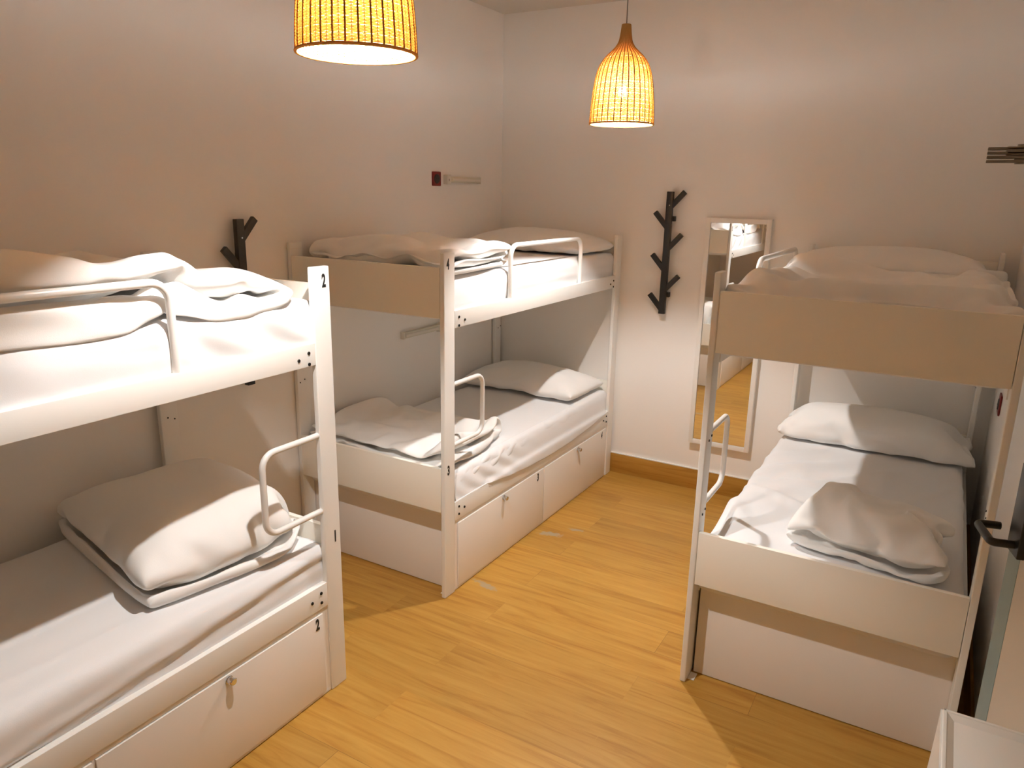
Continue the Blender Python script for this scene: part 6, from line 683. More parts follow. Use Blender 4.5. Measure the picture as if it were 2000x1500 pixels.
DATA['bup'] = (42, 22, 0.0012, (
    '-284 -6 0 0 0 1 1 2 5 -5 -4 8 -6 -1 0 -1 -1 1 -1 1 7 -3 16 42 1 -1 -2 -2 0 4 1 1 -9 6 -14 5 3 3 5 1 0 2 0 -1 0 -16 43 3 0 0 0 -1 -3 3 -5 1 2 -3 7 -1 -2 -3 4 0 0 1 -9 4 5 45 1 -1 1 -4 3 0 -8 3 0 1 6 -5 3 -3 3 -1 0 -7 5 4 -1 -10 46 0 0 -5 1 -1 0 2 -6 6 2 1 -1 -3 1 0 -4 -5 9 -3 4 -4 5 45 1 -1 -1 2 -6 0 1 1 0 -8 12 0 -1 1 -12 4 5 -1 4 -7 6 1 46 -1 -1 1 -4 0 1 -3 0 4 2 0 1 -10 3 1 -1 -6 8 4 -3 4 0 45 1 -3 0 2 1 -6 -2 2 3 1 -16 -1 18 -11 6 1 10 -7 -13 9 0 5 46 -1 -3 0 3 -3 -11 -1 9 -2 3 1 -6 -4 15 -2 -9 4 4 2 1 0 0 43 -1 -9 -3 -3 -8 0 12 4 3 -8 7 5 3 -6 3 1 -13 5 3 3 1 3 38 -3 -1 8 -7 2 1 -2 3 6 -1 2 0 -6 1 4 -8 -1 -4 8 -4 5 4 41 -8 10 -10 -9 -1 -2 13 3 4 4 -1 -1 0 1 -18 3 15 0 -1 -2 2 1 34 1 4 -2 -3 0 -3 0 12 -3 2 -24 -11 -13 0 16 25 -4 10 -6 12 -4 0 10 -2 14 -7 -13 20 11 -32 -5 -2 3 37 1 9 -8 -11 1 9 -17 24 -3 -3 4 19 6 -22 -1 23 10 -19 -4 -46 27 2 -29 32 24 -13 17 5 -28 7 -16 -1 5 -6 -2 5 -19 6 3 -3 15 4 -9 -14 8 -2 18 4 5 -6 -24 -3 5 0 0 -13 11 -1 -21 32 -6 -11 -22 2 16 42 -21 -37 32 -12 -16 18 -21 8 18 -8 -13 7 14 -4 -22 5 -17 12 0 -10 12 -17 -10 16 19 -13 -18 -2 2 24 3 -18 10 18 -18 -12 -1 -42 6 13 2 -8 -9 12 12 -4 -10 11 9 -4 -25 -4 0 -4 16 -7 -6 16 3 -13 -43 7 -8 2 17 10 -21 9 -5 -7 11 0 -14 19 2 -7 -18 17 -7 -4 -2 5 11 -45 1 7 -4 15 9 -1 -9 5 2 -15 -9 15 2 -5 -12 19 -22 16 -8 -3 1 -4 -46 2 4 7 -8 10 -2 -3 -1 24 -9 -7 -10 -2 4 9 -2 8 -19 6 -8 3 -6 -46 0 0 6 6 -4 9 -3 6 -12 -1 -2 5 -3 -3 0 -3 0 5 2 1 -9 1 -45 1 4 -6 3 -1 -4 14 -8 1 3 0 -5 5 -5 4 1 5 -10 -3 14 -5 -9 -45 2 -2 2 -1 3 9 -13 13 -13 3 -3 8 -3 -1 -1 9 0 6 -2 -16 0 0 -46 2 -2 0 0 4 0 8 -12 0 -5 8 -3 1 5 9 -8 -2 1 -3 1 -2 0 -21 -18 0 -2 -3 4 -6 14 -12 0 3 -2 -2 4 0 0 2 -1 -1 6 1 -2 -8 -39 10 -7 4 -10 0 15 -14 12 -11 -3 4 -2 -4 3 -3 0 1 8 1 3 -13 1 -47 2 5 -5 10 4 5 -12 -4 1 -7 3 1 0 0 0 3 0 -1 8 -7 4 4 -25 -11 22 -6 -4 -3 8 -7 13 -11 11 -12 4 11 1 -5 4 -14 4 10 -6 -13 11 -15 49 -15 -10 18 -27 -36 14 -2 27 12 17 20 -28 -8 2 5 0 -32 -33 7 37 -6 43 -35 6 14 -10 16 4 1 -5 1 -3 -2 -13 5 8 -3 -20 13 2 7 3 -22 9 46 -5 -7 0 7 4 -1 1 1 -4 1 -8 -17 10 6 -8 -5 -3 22 -6 -2 8 -13 34 12 -2 -1 -9 3 5 4 0 -2 -10 5 0 -1 -13 8 8 -2 -3 7 0 1 2 45 -5 -1 6 -2 0 1 -2 -1 2 0 -5 7 0 1 -5 0 4 -3 1 2 0 0 45 -4 2 -4 7 -5 3 1 1 -5 4 0 0 -2 -6 8 0 -4 4 -2 -2 4 1 46 0 -7 4 0 1 -1 0 0 2 0 0 -7 0 8 -1 0 0 -1 2 0 0 -1 34 11 -3 3 -1 2 -2 1 -7 -1 -2 -3 7 3 0 0 3 0 0 -1 2 0 -1 40 -5 10 0 -1 -2 0 -3 4 2 0 1 -3 0 0 -1 -1 1 2 2 -1 1 -1 45 0 1 -1 -8 6 1 1 0 1 -1 0 0 -1 1 1 0 0 -2 1 0 0 0 46 0 -1 -4 -2 -6 2 9 2 -1 -3 0 3 1 -2 0 -1 0 -5 4 -2 5 -1 46 -1 -7 -6 5 6 3 -5 3 0 1 0 1 -1 -2 -4 0 1 5 -10 5 1 -1 20 1 21 5 -8 -26 20 2 -1 0 0 0 -2 -7 -17 19 8 0 2 5 -3 -12 -19 -284 -6 0 0 0 1 1 2 5 -5 -4 8 -6 -1 0 -1 -1 1 -1 1 7 -3 16 42 3 0 0 0 -1 0 0 -4 3 -9 -8 11 3 -2 -1 -1 -3 0 0 -3 12 -13 43 3 0 0 0 0 0 0 0 -12 12 0 -1 1 -1 1 0 0 0 0 -2 -5 7 45 1 0 0 -1 -1 0 1 -13 13 0 0 -4 2 2 0 1 0 -3 0 3 -2 -9 46 0 0 -1 1 -6 -2 -3 11 -1 1 -1 1 -6 2 4 -1 -9 6 3 -1 1 0 45 1 -1 0 -3 2 -1 -1 3 0 0 0 -2 3 -1 -6 -5 12 -1 0 1 0 0 46 0 0 0 -5 3 0 1 -3 0 2 -2 '
    '0 4 -12 1 10 -4 3 1 0 0 1 45 1 0 -6 6 0 0 0 -2 2 -3 3 -1 -9 10 0 -4 3 0 0 0 1 -1 46 0 -3 2 -3 2 -1 -4 3 1 3 -3 2 1 0 0 -3 1 1 0 1 0 0 43 1 0 -3 1 1 -4 4 0 2 -2 2 -3 -1 4 -7 5 -1 0 0 1 3 -1 38 7 -3 2 0 -4 3 2 1 0 -1 -1 0 1 -6 5 0 0 0 0 -1 0 2 41 1 1 1 2 0 0 -2 2 -6 3 3 0 -6 -7 -2 10 3 -1 1 1 -1 0 34 7 -3 -5 10 -8 9 -10 5 3 -2 -9 4 -1 10 -3 -1 0 1 4 -3 -5 6 10 5 -8 21 -4 14 -2 -4 -5 -9 -8 16 4 -2 10 -6 -20 25 7 -2 -13 13 -2 19 1 23 -29 10 1 -3 12 -12 -3 3 -11 17 5 -35 13 23 -37 18 -21 27 -7 -22 -2 -17 5 31 -14 -3 -3 0 4 7 -16 22 -13 12 27 3 -15 7 -43 1 5 -20 11 -1 8 -19 -28 1 3 -1 -4 2 0 4 -11 -1 -2 -2 -4 0 -1 19 18 -28 33 10 -22 -15 -5 16 -3 -9 -2 -2 5 1 16 -8 -10 1 -3 25 5 -2 -8 -8 10 -3 -16 -42 1 0 6 -4 -1 0 6 -2 7 -8 -3 12 -15 17 -17 -1 6 0 11 -1 -7 -1 -43 -2 12 -12 2 -1 3 -4 1 -1 15 0 -6 4 -7 -3 2 -2 6 -7 1 2 14 -45 1 1 -1 -1 2 -2 9 -7 4 -4 13 -4 -5 -6 5 -6 9 2 1 -4 -8 1 -46 0 0 5 -1 6 0 -7 11 -13 14 -9 5 -3 2 -10 15 -12 1 0 1 -1 -4 -46 0 0 3 8 0 3 0 1 1 -2 -8 -5 16 -12 4 -8 7 -3 -5 0 0 1 -45 1 0 -1 -1 1 1 11 -11 8 -8 7 -5 0 11 -5 -5 -4 -1 7 -1 -5 -1 -45 -1 0 1 1 1 0 -1 4 -1 -2 2 4 3 -9 11 -4 -3 1 -4 -3 2 -2 -46 6 -4 2 -3 0 4 -1 -2 7 0 -6 6 -6 14 -9 2 5 -11 -2 8 -4 -4 -21 -19 2 0 -6 5 -4 0 5 -4 -3 6 -5 11 -13 2 2 0 14 -8 -7 1 -2 -39 -2 -3 -1 8 -4 13 -5 -2 -4 -1 -5 -2 4 5 -1 3 8 -9 -3 -1 -4 1 -47 14 -9 -4 1 9 -7 3 -5 -1 2 2 3 -2 1 -4 1 1 -3 14 -8 2 4 -25 -25 7 0 3 -2 -5 -10 6 -1 1 3 9 -17 0 1 9 -10 2 -4 7 19 14 -15 30 12 0 -1 -5 6 -9 0 -1 7 0 -3 -5 -2 2 -4 4 2 -4 12 -5 -25 43 -1 -1 5 2 0 -4 9 -9 5 -1 -4 -1 6 2 -1 -13 6 4 2 -18 -6 -6 46 -3 -1 1 -6 -1 0 6 3 -2 -10 3 4 3 -4 2 -6 -1 -1 2 -12 -13 17 34 5 4 0 -7 -3 -2 3 11 0 0 -4 1 -1 2 1 1 -8 -5 -7 13 7 1 45 -1 -8 -4 5 3 5 1 -8 4 -1 -3 -15 16 -8 7 6 -2 3 -2 2 0 0 45 -3 2 -5 6 -2 -2 1 2 -7 3 5 -4 -15 12 -2 0 3 -8 11 3 0 1 46 -4 -6 10 -1 0 -1 -4 -4 7 1 -3 4 1 -1 -2 -5 -6 9 4 -3 -1 4 34 10 1 -4 -5 5 -8 -1 13 -15 1 5 7 2 -11 0 11 -4 3 -8 6 3 0 40 -2 7 -2 -2 -10 5 3 -9 9 -5 4 -7 0 6 -4 -1 10 1 1 1 0 0 45 -4 4 -1 1 -1 0 -2 1 -3 5 -1 -3 -6 6 -3 0 4 -2 0 -3 7 1 46 -3 -11 12 1 -2 -1 0 -3 4 0 -4 7 -6 1 3 0 -7 1 5 2 -2 1 46 -1 -2 -7 7 -6 5 -1 4 0 -5 -2 4 0 -13 7 3 5 -2 -2 5 -8 3 20 5 21 -7 -14 -8 23 6 0 1 0 0 -7 1 -9 9 3 -2 -1 2 -3 0 -32 -366 -14 37 40 41 41 42 41 38 19 38 29 40 39 40 39 39 40 39 38 39 28 16 -15 22 -3 -1 -2 -1 -4 -2 2 8 0 14 -10 -3 -1 1 -3 0 -3 -4 -7 8 4 -1 1 4 -1 -1 -3 1 -1 -6 8 1 -5 1 3 -1 -1 0 -3 2 1 4 -14 11 1 -1 3 2 -5 1 -2 1 2 -6 -3 4 4 -2 2 -4 1 2 -6 5 -2 7 -9 1 0 1 -4 6 -3 2 -1 -1 2 -7 -2 6 3 -1 0 -7 -2 5 -7 4 3 7 2 -1 -2 4 1 3 -7 1 3 2 1 -7 0 1 0 -8 5 2 0 -4 -9 8 4 2 2 -2 -2 -3 3 3 1 -8 6 9 -6 -4 -8 0 12 -2 0 -8 6 4 -7 1 6 -3 -2 -2 5 0 6 2 -10 -4 -3 8 2 -1 -7 -3 3 -2 -3 0 5 6 -2 5 3 3 0 -5 0 -7 -5 14 -9 3 -2 -6 9 -7 -3 -3 0 -1 0 5 1 5 14 4 -3 -6 -8 -2 3 0 -18 10 -2 1 4 -5 15 2 -4 -9 0 0 -3 -3 3 -1 16 -1 -3 -1 0 -13 -2 7 -1 -2 1 0 4 -2 2 -3 -13 12 0 -12 2 0 19 4 -7 1 -2 -14 -3 -10 7 0 0 3 -2 -6 1 -6 -6 16 -4 3 -8 1 -2 14 3 -2 6 8 -15 5 -9 -23 4 4 -11 0 0 -14 9 5 8 -4 -8 10 -5 1 25 -9 7 '
    '-3 -21 17 -16 4 14 -14 4 4 4 -16 -3 -18 4 -4 4 -3 8 4 -4 18 6 -12 -12 -5 -5 -5 11 3 0 -1 -1 -18 4 7 5 -2 -3 4 10 -1 -5 -2 -5 -7 -1 3 18 -23 20 2 4 -5 -10 -3 -1 13 1 -13 0 5 -1 1 0 3 -4 -28 2 5 -1 6 20 -22 7 0 20 -15 -8 9 5 11 12 -1 -3 -10 -4 -20 -6 7 -29 5 0 10 1 1 29 -22 11 -5 -16 19 9 -4 -3 13 -5 -7 6 -7 17 2 -2 -18 3 4 -3 -6 12 -7 17 0 -15 28 -1 1 -2 -6 -6 15 0 -1 2 6 -1 5 -15 -1 6 -6 7 6 14 3 -13 20 -2 -1 -15 7 7 1 -12 1 2 -6 2 4 1 -6 -1 -8 3 1 2 1 2 1 0 13 -6 3 -1 2 -4 16 -15 0 12 -4 -3 3 -4 -8 3 12 -1 -5 -1 -1 12 -8 -7 9 6 1 -2 5 -14 9 7 -2 -6 0 -2 -1 0 0 -1 -2 5 0 -4 0 5 2 -3 0 -1 -1 6 11 -6 -4 1 -6 4 -2 0 -7 4 -1 7 -4 6 2 0 -5 -1 -3 7 -12 2 0 0 15 -7 5 -17 2 5 1 0 -2 5 0 0 -7 2 -9 6 1 -2 -5 11 -3 -4 -11 7 6 -1 3 1 -1 7 1 -7 -2 0 2 1 -14 11 2 -3 -1 4 1 1 -12 13 1 -3 -1 14 -13 -5 16 -7 4 -7 -5 2 3 4 -9 -2 5 -4 0 -2 2 10 0 -6 4 0 8 1 -17 -13 25 -2 7 -9 0 -12 11 6 -17 0 13 -7 -3 0 5 -1 1 3 -1 -6 -2 0 -4 -4 10 1 13 -13 -1 -3 -9 9 -3 -4 8 4 1 -1 3 1 -9 -12 0 12 -14 -5 1 -2 -7 4 12 -2 -16 11 -5 9 1 6 -2 -1 1 -9 10 1 -15 -6 0 14 6 -16 -1 -1 -14 -3 14 18 0 14 -4 -2 -20 12 0 -2 4 -33 0 24 18 -2 5 -1 -4 7 2 6 -3 -1 -2 -6 0 -1 5 10 -16 0 -7 4 27 -14 -1 -4 1 -22 -7 1 0 0 5 7 -3 2 -7 -2 -3 -3 -1 6 -2 8 1 1 10 5 -6 -1 14 17 -18 -2 0 1 -1 1 1 -1 -1 2 2 -3 -1 2 2 1 1 0 -1 9 -7 -1 -10 15 -13 6 -1 -1 2 2 9 -7 -2 -3 6 1 -1 -5 -2 0 7 0 -5 9 -6 -7 3 9 0 -5 2 -1 -4 3 8 -9 3 2 1 -2 1 -5 -4 1 5 5 -1 -5 0 2 4 0 -7 1 -1 1 2 1 0 1 -3 1 3 0 -2 -3 -1 -1 1 1 0 21 -11 -9 -3 3 -6 2 1 -4 2 10 2 2 -7 1 2 3 -7 1 1 -6 2 -5 -21 9 7 -5 0 5 0 -1 5 2 3 -1 -7 5 0 -4 3 11 -4 -7 1 -3 7 0 0 -1 -2 5 0 1 4 -4 -1 0 -4 -1 1 -5 3 0 0 -6 5 1 1 -4 0 0 2 9 -7 1 0 -5 3 -5 -4 0 6 0 2 -2 -7 -4 1 1 4 -2 14 0 3 -2 -1 1 -2 -1 1 -1 0 -1 3 3 1 2 1 -18 0 10 -5 -5 2 4 0 8 -1 1 10 -6 -18 0 1 4 6 3 2 -1 -10 -23 17 1 4 5 5 3 -6 -366 -14 37 40 41 41 42 41 38 19 38 29 40 39 40 39 39 40 39 38 39 28 16 -15 14 2 -1 -2 -1 0 0 3 16 -9 12 -4 -11 -1 0 -1 1 -2 -2 -3 12 -8 -1 1 1 0 0 -3 -3 -1 0 -7 13 0 -4 8 0 0 -1 -1 0 -2 -1 -7 8 1 -2 2 1 -1 1 -4 -2 -13 13 -1 0 7 0 -2 0 1 -1 -3 4 2 -7 -1 1 -1 0 1 1 -5 0 -6 11 -3 -1 -2 2 5 2 -4 1 -12 6 1 2 2 4 2 -1 -3 -1 -1 5 3 5 -4 1 -4 1 0 -3 2 -4 -12 13 -2 -1 0 0 3 2 -3 -1 0 -3 3 4 3 5 -2 -3 0 -5 -1 -15 2 13 -5 1 0 0 3 1 6 -4 -2 -3 6 1 -2 0 -2 -2 4 -4 -7 -2 10 4 -9 -2 1 2 1 4 1 5 -1 -1 4 2 -3 -2 -4 0 -3 0 -6 9 1 -2 3 -12 7 -6 1 3 3 2 14 -2 -5 0 -1 -3 -3 -1 -1 0 -1 8 -1 5 0 -11 5 -7 -1 0 -2 1 -1 -1 -2 8 0 -3 2 4 -13 1 1 4 1 4 2 3 -1 -10 -4 1 -3 -2 1 -3 19 -6 -9 -6 1 1 1 0 -4 9 -1 0 -3 -10 -8 2 9 0 3 -5 0 -3 -5 14 5 -2 -5 -9 -1 -4 4 5 -2 1 0 -20 0 5 4 1 7 -10 1 -4 -8 4 25 11 -14 -9 -11 4 -1 10 0 -3 -2 -9 10 -11 5 1 14 -26 -4 -2 -11 6 5 18 1 -22 11 0 -6 6 6 0 0 0 5 -5 14 -24 7 -8 17 2 -5 -21 -3 3 -5 -6 19 -21 22 5 -1 -2 -1 0 -12 -28 10 -3 25 -2 10 12 6 -2 24 -21 -32 -28 4 10 13 0 -2 -1 -2 -3 -3 2 25 -10 -1 -8 -1 -3 -2 8 13 -2 0 -23 -29 2 11 14 -2 2 -8 -1 -6 3 12 9 18 -12 -2 -20 0 2 0 -6 -7 20 23 -18 13 2 -2 0 -1 -4 2 6 4 -3 -1 -5 6 -9 16 -6 -5 -1 -2 23 -1 13 -15 7 4 2 -6 1 10 -4 6 '
    '-1 -7 0 -7 15 1 0 1 1 -8 6 -10 4 10 -6 6 -5 -6 5 -2 3 5 -2 -5 8 -10 4 -4 16 -8 1 -8 -2 1 9 2 9 -4 5 -4 7 -3 1 0 -2 1 0 -20 6 8 -5 -2 7 -2 8 1 0 0 4 -3 -1 3 -1 -2 3 0 1 2 -2 -1 13 -6 -4 4 -11 7 5 -7 4 -3 -2 0 1 0 7 -5 2 -1 -2 1 -6 3 1 4 4 -1 -17 13 -7 -7 10 -1 3 -1 2 -4 1 1 -1 1 -1 1 -2 2 -4 4 -8 -5 3 13 -3 4 0 -10 6 2 -7 -1 2 7 -6 2 -4 2 -1 1 -4 2 -12 5 6 -3 6 -4 -6 8 8 -8 -2 7 -11 4 16 -16 5 -2 -4 2 1 3 -7 2 4 2 -2 -12 5 3 -4 4 4 0 1 -8 3 -13 14 4 0 2 -2 -11 5 9 -10 -4 0 3 -2 -4 0 4 -5 5 -1 -3 1 6 -4 -4 3 8 0 -7 0 6 -14 13 2 -4 2 3 5 -6 -1 -2 0 -12 14 8 -25 -5 -2 1 -3 1 6 1 -12 8 3 2 6 -1 3 -5 7 -4 3 -10 15 -10 -2 -2 6 3 -6 0 -12 9 -1 7 -14 12 -11 9 -5 -4 -3 -1 14 -4 -2 1 0 5 14 -1 -2 7 -3 7 -10 9 -9 20 -16 6 -10 -10 8 10 4 -18 3 11 -4 -11 3 -14 -7 10 2 -1 -1 4 -1 2 -1 -3 7 -8 -2 -1 -5 2 -9 7 0 3 1 -1 27 17 -4 -12 -1 -1 -1 1 3 -7 6 -3 5 -4 1 7 -18 10 -2 -1 -2 9 0 0 -10 1 4 -5 7 -2 0 -2 9 -1 -3 -3 14 -1 -3 -10 8 -3 3 -3 1 0 0 -7 5 -9 7 2 2 0 -1 -7 7 -2 6 -2 6 -6 25 -19 0 -1 6 -12 3 -3 0 1 -6 4 -2 2 0 4 -4 -3 11 -6 1 2 -2 1 14 -12 -7 1 9 0 -8 21 -25 1 -5 2 -2 -4 1 9 0 0 -8 7 4 -6 1 7 -5 7 -5 5 -2 -8 -21 21 -6 3 -6 0 4 2 1 5 -5 11 -6 -7 22 -16 -9 14 -7 4 -2 -3 6 0 -9 12 -3 3 1 1 -2 1 -10 4 0 4 4 -14 9 9 -5 -3 0 0 -8 -1 0 -1 10 0 0 1 -9 0 -7 6 -2 3 4 -8 -6 6 -2 1 7 -6 1 0 9 0 6 -5 5 0 -12 2 0 3 0 2 1 -1 1 -5 -12 -2 6 4 6 -2 12 -14 0 -3 7 -2 2 4 -12 0 2 2 0 3 4 5 9 -13 -4 -1 0 0 2 3 -3 52 -33 0 0 2 1 0 1 9 -15 11 -9 -5 5 9 0 1 4 -1 -1 3 -12 13 -7 7 1 -1 -1 6 16 -14 -11 21 -2 6 5 -21 -15 -1 1 -4 2 16 -9 4 16 4 -5 4 -5 0 -6 -10 27 12 -25 7 -3 -4 5 -1 8 -1 2 -7 -1 -1 13 -25 5 -3 -1 -1 13 -5 -9 -9 -6 29 -26 9 -12 26 7 -24 11 -6 26 -16 -13 12 -9 1 -1 -4 19 -17 21 -7 -1 8 -4 -11 -14 15 -22 8 22 -3 19 -33 -14 23 7 -14 1 0 6 -17 9 -9 29 -4 -20 -11 25 -4 -3 2 -7 6 10 -5 3 -7 15 -18 -5 2 -1 -6 14 -15 -13 -7 17 4 14 3 -9 -3 15 9 -12 -34 -2 35 11 -38 16 -1 2 -2 7 -15 5 7 -16 -13 37 -16 4 34 -8 -27 -22 10 30 -19 -9 -8 7 -8 18 1 -1 -11 23 -6 6 17 7 -44 24 -6 -27 8 11 -3 7 -12 2 -6 -3 10 -1 6 -7 8 10 1 -7 -8 -13 -13 16 -5 -18 29 -8 14 16 -16 -17 34 -27 19 4 -3 -8 -2 5 -8 9 20 -1 -20 6 -3 -15 8 -5 2 -10 3 13 20 3 3 -5 -29 -10 16 8 9 -21 -10 -15 6 40 -22 12 0 -11 -4 1 6 6 2 3 -6 -4 1 -9 11 -4 -20 9 23 -27 12 25 -21 12 -20 -2 12 0 22 5 -5 -13 -10 -24 31 -18 18 -1 -8 16 18 -4 1 -7 -9 4 15 -10 18 0 -21 -18 9 13 -32 -24 4 -6 28 18 -8 -1 -1 5 30 -11 -5 -17 6 -15 -1 -14 12 -1 21 -8 -35 26 27 20 -6 5 3 -9 -4 25 -12 -12 12 -3 -6 7 -14 14 -17 -2 18 -2 -18 6 16 0 -9 11 -1 1 -3 -2 12 -4 -21 -14 -4 32 -5 27 -2 11 -24 13 7 5 1 -25 -28 -6 3 7 -4 -14 3 -23 -5 17 3 9 -16 6 8 7 2 -1 -3 -4 -3 15 12 -1 -34 -1 -30 20 29 -9 1 9 -34 40 7 -14 5 -30 -15 18 -7 -17 -4 22 0 -1 28 -1 -28 16 -19 8 17 1 -20 14 8 19 1 -27 5 19 -21 9 18 -34 -22 -4 18 0 35 0 -8 2 -7 4 1 1 -6 -4 -24 -8 1 13 -2 11 23 4 0 15 0 -29 -4 7 13 -2 -10 8 -5 2 -6 -1 -10 15 5 15 5 -4 -20 -4 -3 10 -13 -4 29 -24 -31 9 11 15 -11 18 6 -6 6 -14 -18 7 -16 2 2 2 12 2 33 -4 -14 -14 27 -13 -6 -5 4 9 3 8 -10 -9 13 9 -19 -1 1 -8 16 2 -7 '
    '-12 6 26 -6 -18 33 -17 7 10 -2 -20 0 1 7 -11 0 22 1 -18 -5 6 -8 10 -25 -3 4 6 29 8 18 -10 -29 2 3 1 8 -17 9 5 8 3 -28 17 -8 -6 -7 13 -3 -2 14 2 -8 3 -4 -12 16 7 -14 6 27 -34 19 -22 7 26 -26 10 -10 18 -11 22 -6 -31 -2 10 8 13 4 -25 18 -21 7 -9 29 -22 1 16 22 9 -41 17 -27 39 -27 -12 20 0 -11 -17 -1 17 15 -7 -1 -1 2 -5 10 25 -3 -16 0 13 -21 19 -22 -3 5 -3 -9 -9 18 16 -25 -15 6 20 -9 8 1 5 -4 -13 -6 10 10 12 -19 -4 7 -2 -1 -11 15 -6 -9 15 -8 -17 39 10 8 12 -12 -8 3 6 0 5 -7 -5 -12 15 1 2 0 -10 -1 -4 5 4 -23 1 38 -5 -5 -23 14 -15 -8 19 4 0 -5 4 2 6 -10 10 -2 5 -5 -3 10 3 0 17 4 -32 28 -18 -9 0 13 7 -6 12 24 -4 -11 12 2 -6 -27 6 18 -11 -18 -8 2 -7 -1 -15 2 11 13 1 13 19 -6 1 2 12 -9 -11 1 -15 8 -18 3 0 -2 -19 -2 16 11 -20 6 4 -12 9 7 22 -11 -6 -6 -15 0 9 5 -12 25 -2 -9 3 14 -4 -1 -6 13 -6 -8 -6 -17 18 -4 -5 -7 -9 29 -6 -13 6 -5 -2 16 -2 3 1 18 -7 -28 5 16 6 -17 -4 -2 -3 -13 0 20 3 0 -5 -3 15 -5 -3 0 12 -15 15 -1 3 -18 -6 3 19 4 -39 -3 28 13 -11 -21 23 -9 7 -12 12 -8 0 5 15 -14 -4 1 14 -4 9 -5 -10 -4 -1 12 3 -6 -13 -16 30 -10 -4 -2 -1 1 -1 -3 5 0 21 -7 -3 -14 9 -9 5 7 0 -7 -11 6 2 -1 -6 11 -2 -7 2 -1 2 -8 20 0 17 0 -15 -15 -8 24 0 -10 -3 11 -2 3 -21 20 -1 -24 3 2 -1 -4 -13 -13 26 1 3 13 -9 9 -2 -5 -10 6 11 4 -30 16 -7 -23 10 12 18 -6 -25 10 25 -22 -17 4 -1 4 9 -11 -3 -1 -3 -9 16 11 -11 11 16 -13 -16 36 52 -33 0 0 2 1 0 1 9 -15 11 -9 -5 5 9 0 1 4 -1 -1 3 -12 13 -7 -4 2 -2 -1 1 -1 3 -10 12 -11 10 21 -19 -14 -1 0 -3 1 10 -5 4 29 4 -4 1 -1 -1 -1 6 -6 -1 6 -2 -3 1 -2 3 4 0 -4 0 4 -12 26 -30 5 -3 -3 1 6 -4 -1 -3 4 -6 3 11 -27 32 -8 -9 4 1 -2 -12 14 1 -6 1 0 0 0 -5 3 12 -9 -4 11 -10 -3 9 -22 17 2 -4 0 2 6 -8 1 -1 1 1 0 -2 0 7 -18 13 -3 2 6 -12 1 6 -6 3 -1 1 10 -17 14 -7 -3 2 3 -6 2 0 -8 -1 9 4 -14 3 7 1 -2 -1 2 4 -1 -13 15 -12 5 0 2 2 -7 3 -2 4 0 -7 13 -5 13 -16 -2 19 -18 0 11 -13 5 -7 6 -2 -1 1 1 -2 0 0 1 11 -4 -7 -3 -1 16 -13 0 1 -1 -11 11 -2 1 0 -2 5 -7 9 -1 -1 6 -8 0 -6 -2 10 -12 10 2 -15 17 14 -11 5 1 1 -3 -14 6 -2 -4 6 -1 4 -5 -6 15 -10 8 -1 -16 10 -1 1 2 -3 -7 2 4 -6 7 3 8 4 4 -15 -7 6 -1 13 -12 -4 6 -2 6 -5 0 -3 13 -5 6 -21 12 -8 4 -20 29 -14 27 -17 14 -11 7 6 -9 -11 4 -4 1 0 -15 9 10 -4 0 -4 3 -1 16 -20 8 -4 -3 -14 29 -27 30 19 5 -10 -13 3 -1 9 -18 -16 -2 14 7 -10 2 -1 33 -20 -3 21 -4 -27 -5 -21 -15 9 26 29 3 26 -7 -8 13 -11 -4 7 7 -20 25 -19 52 15 2 3 0 -1 -6 -9 -26 13 4 19 -19 5 18 -3 7 -3 -26 -18 -24 12 10 0 7 -5 -10 4 -1 -9 24 3 -24 5 -15 18 -8 -15 -3 -7 0 -10 -17 11 -23 28 -1 -35 -4 15 1 10 28 4 16 -5 -35 -20 1 -18 2 11 -1 -1 6 27 -8 1 -19 -3 -7 5 7 29 5 -28 -16 3 2 -8 37 -35 29 -12 -13 3 -12 22 4 7 1 -6 -25 25 18 -5 -23 7 16 -11 -30 -2 38 -29 6 4 33 -2 -9 7 -23 28 -8 1 2 -14 16 -4 -1 -9 -18 10 -4 30 16 0 -9 -15 -11 8 -7 -9 24 17 -17 -3 2 -5 -2 -14 3 0 15 14 -9 -3 15 -3 -29 13 -10 16 -36 21 5 -11 0 2 19 6 -10 4 -5 -23 -1 -3 0 -1 35 -29 8 23 -17 6 -17 29 -24 32 -13 1 2 2 8 -8 -4 2 -2 5 -9 7 8 -21 11 -10 -5 16 13 17 -33 10 2 10 4 -12 -7 0 2 -3 -7 19 3 -1 -12 -18 10 13 -10 -14 -9 24 -28 46 6 -9 4 -16 13 -5 1 9 -2 11 -19 5 10 -31 21 6 -20 -5 -12 10 '
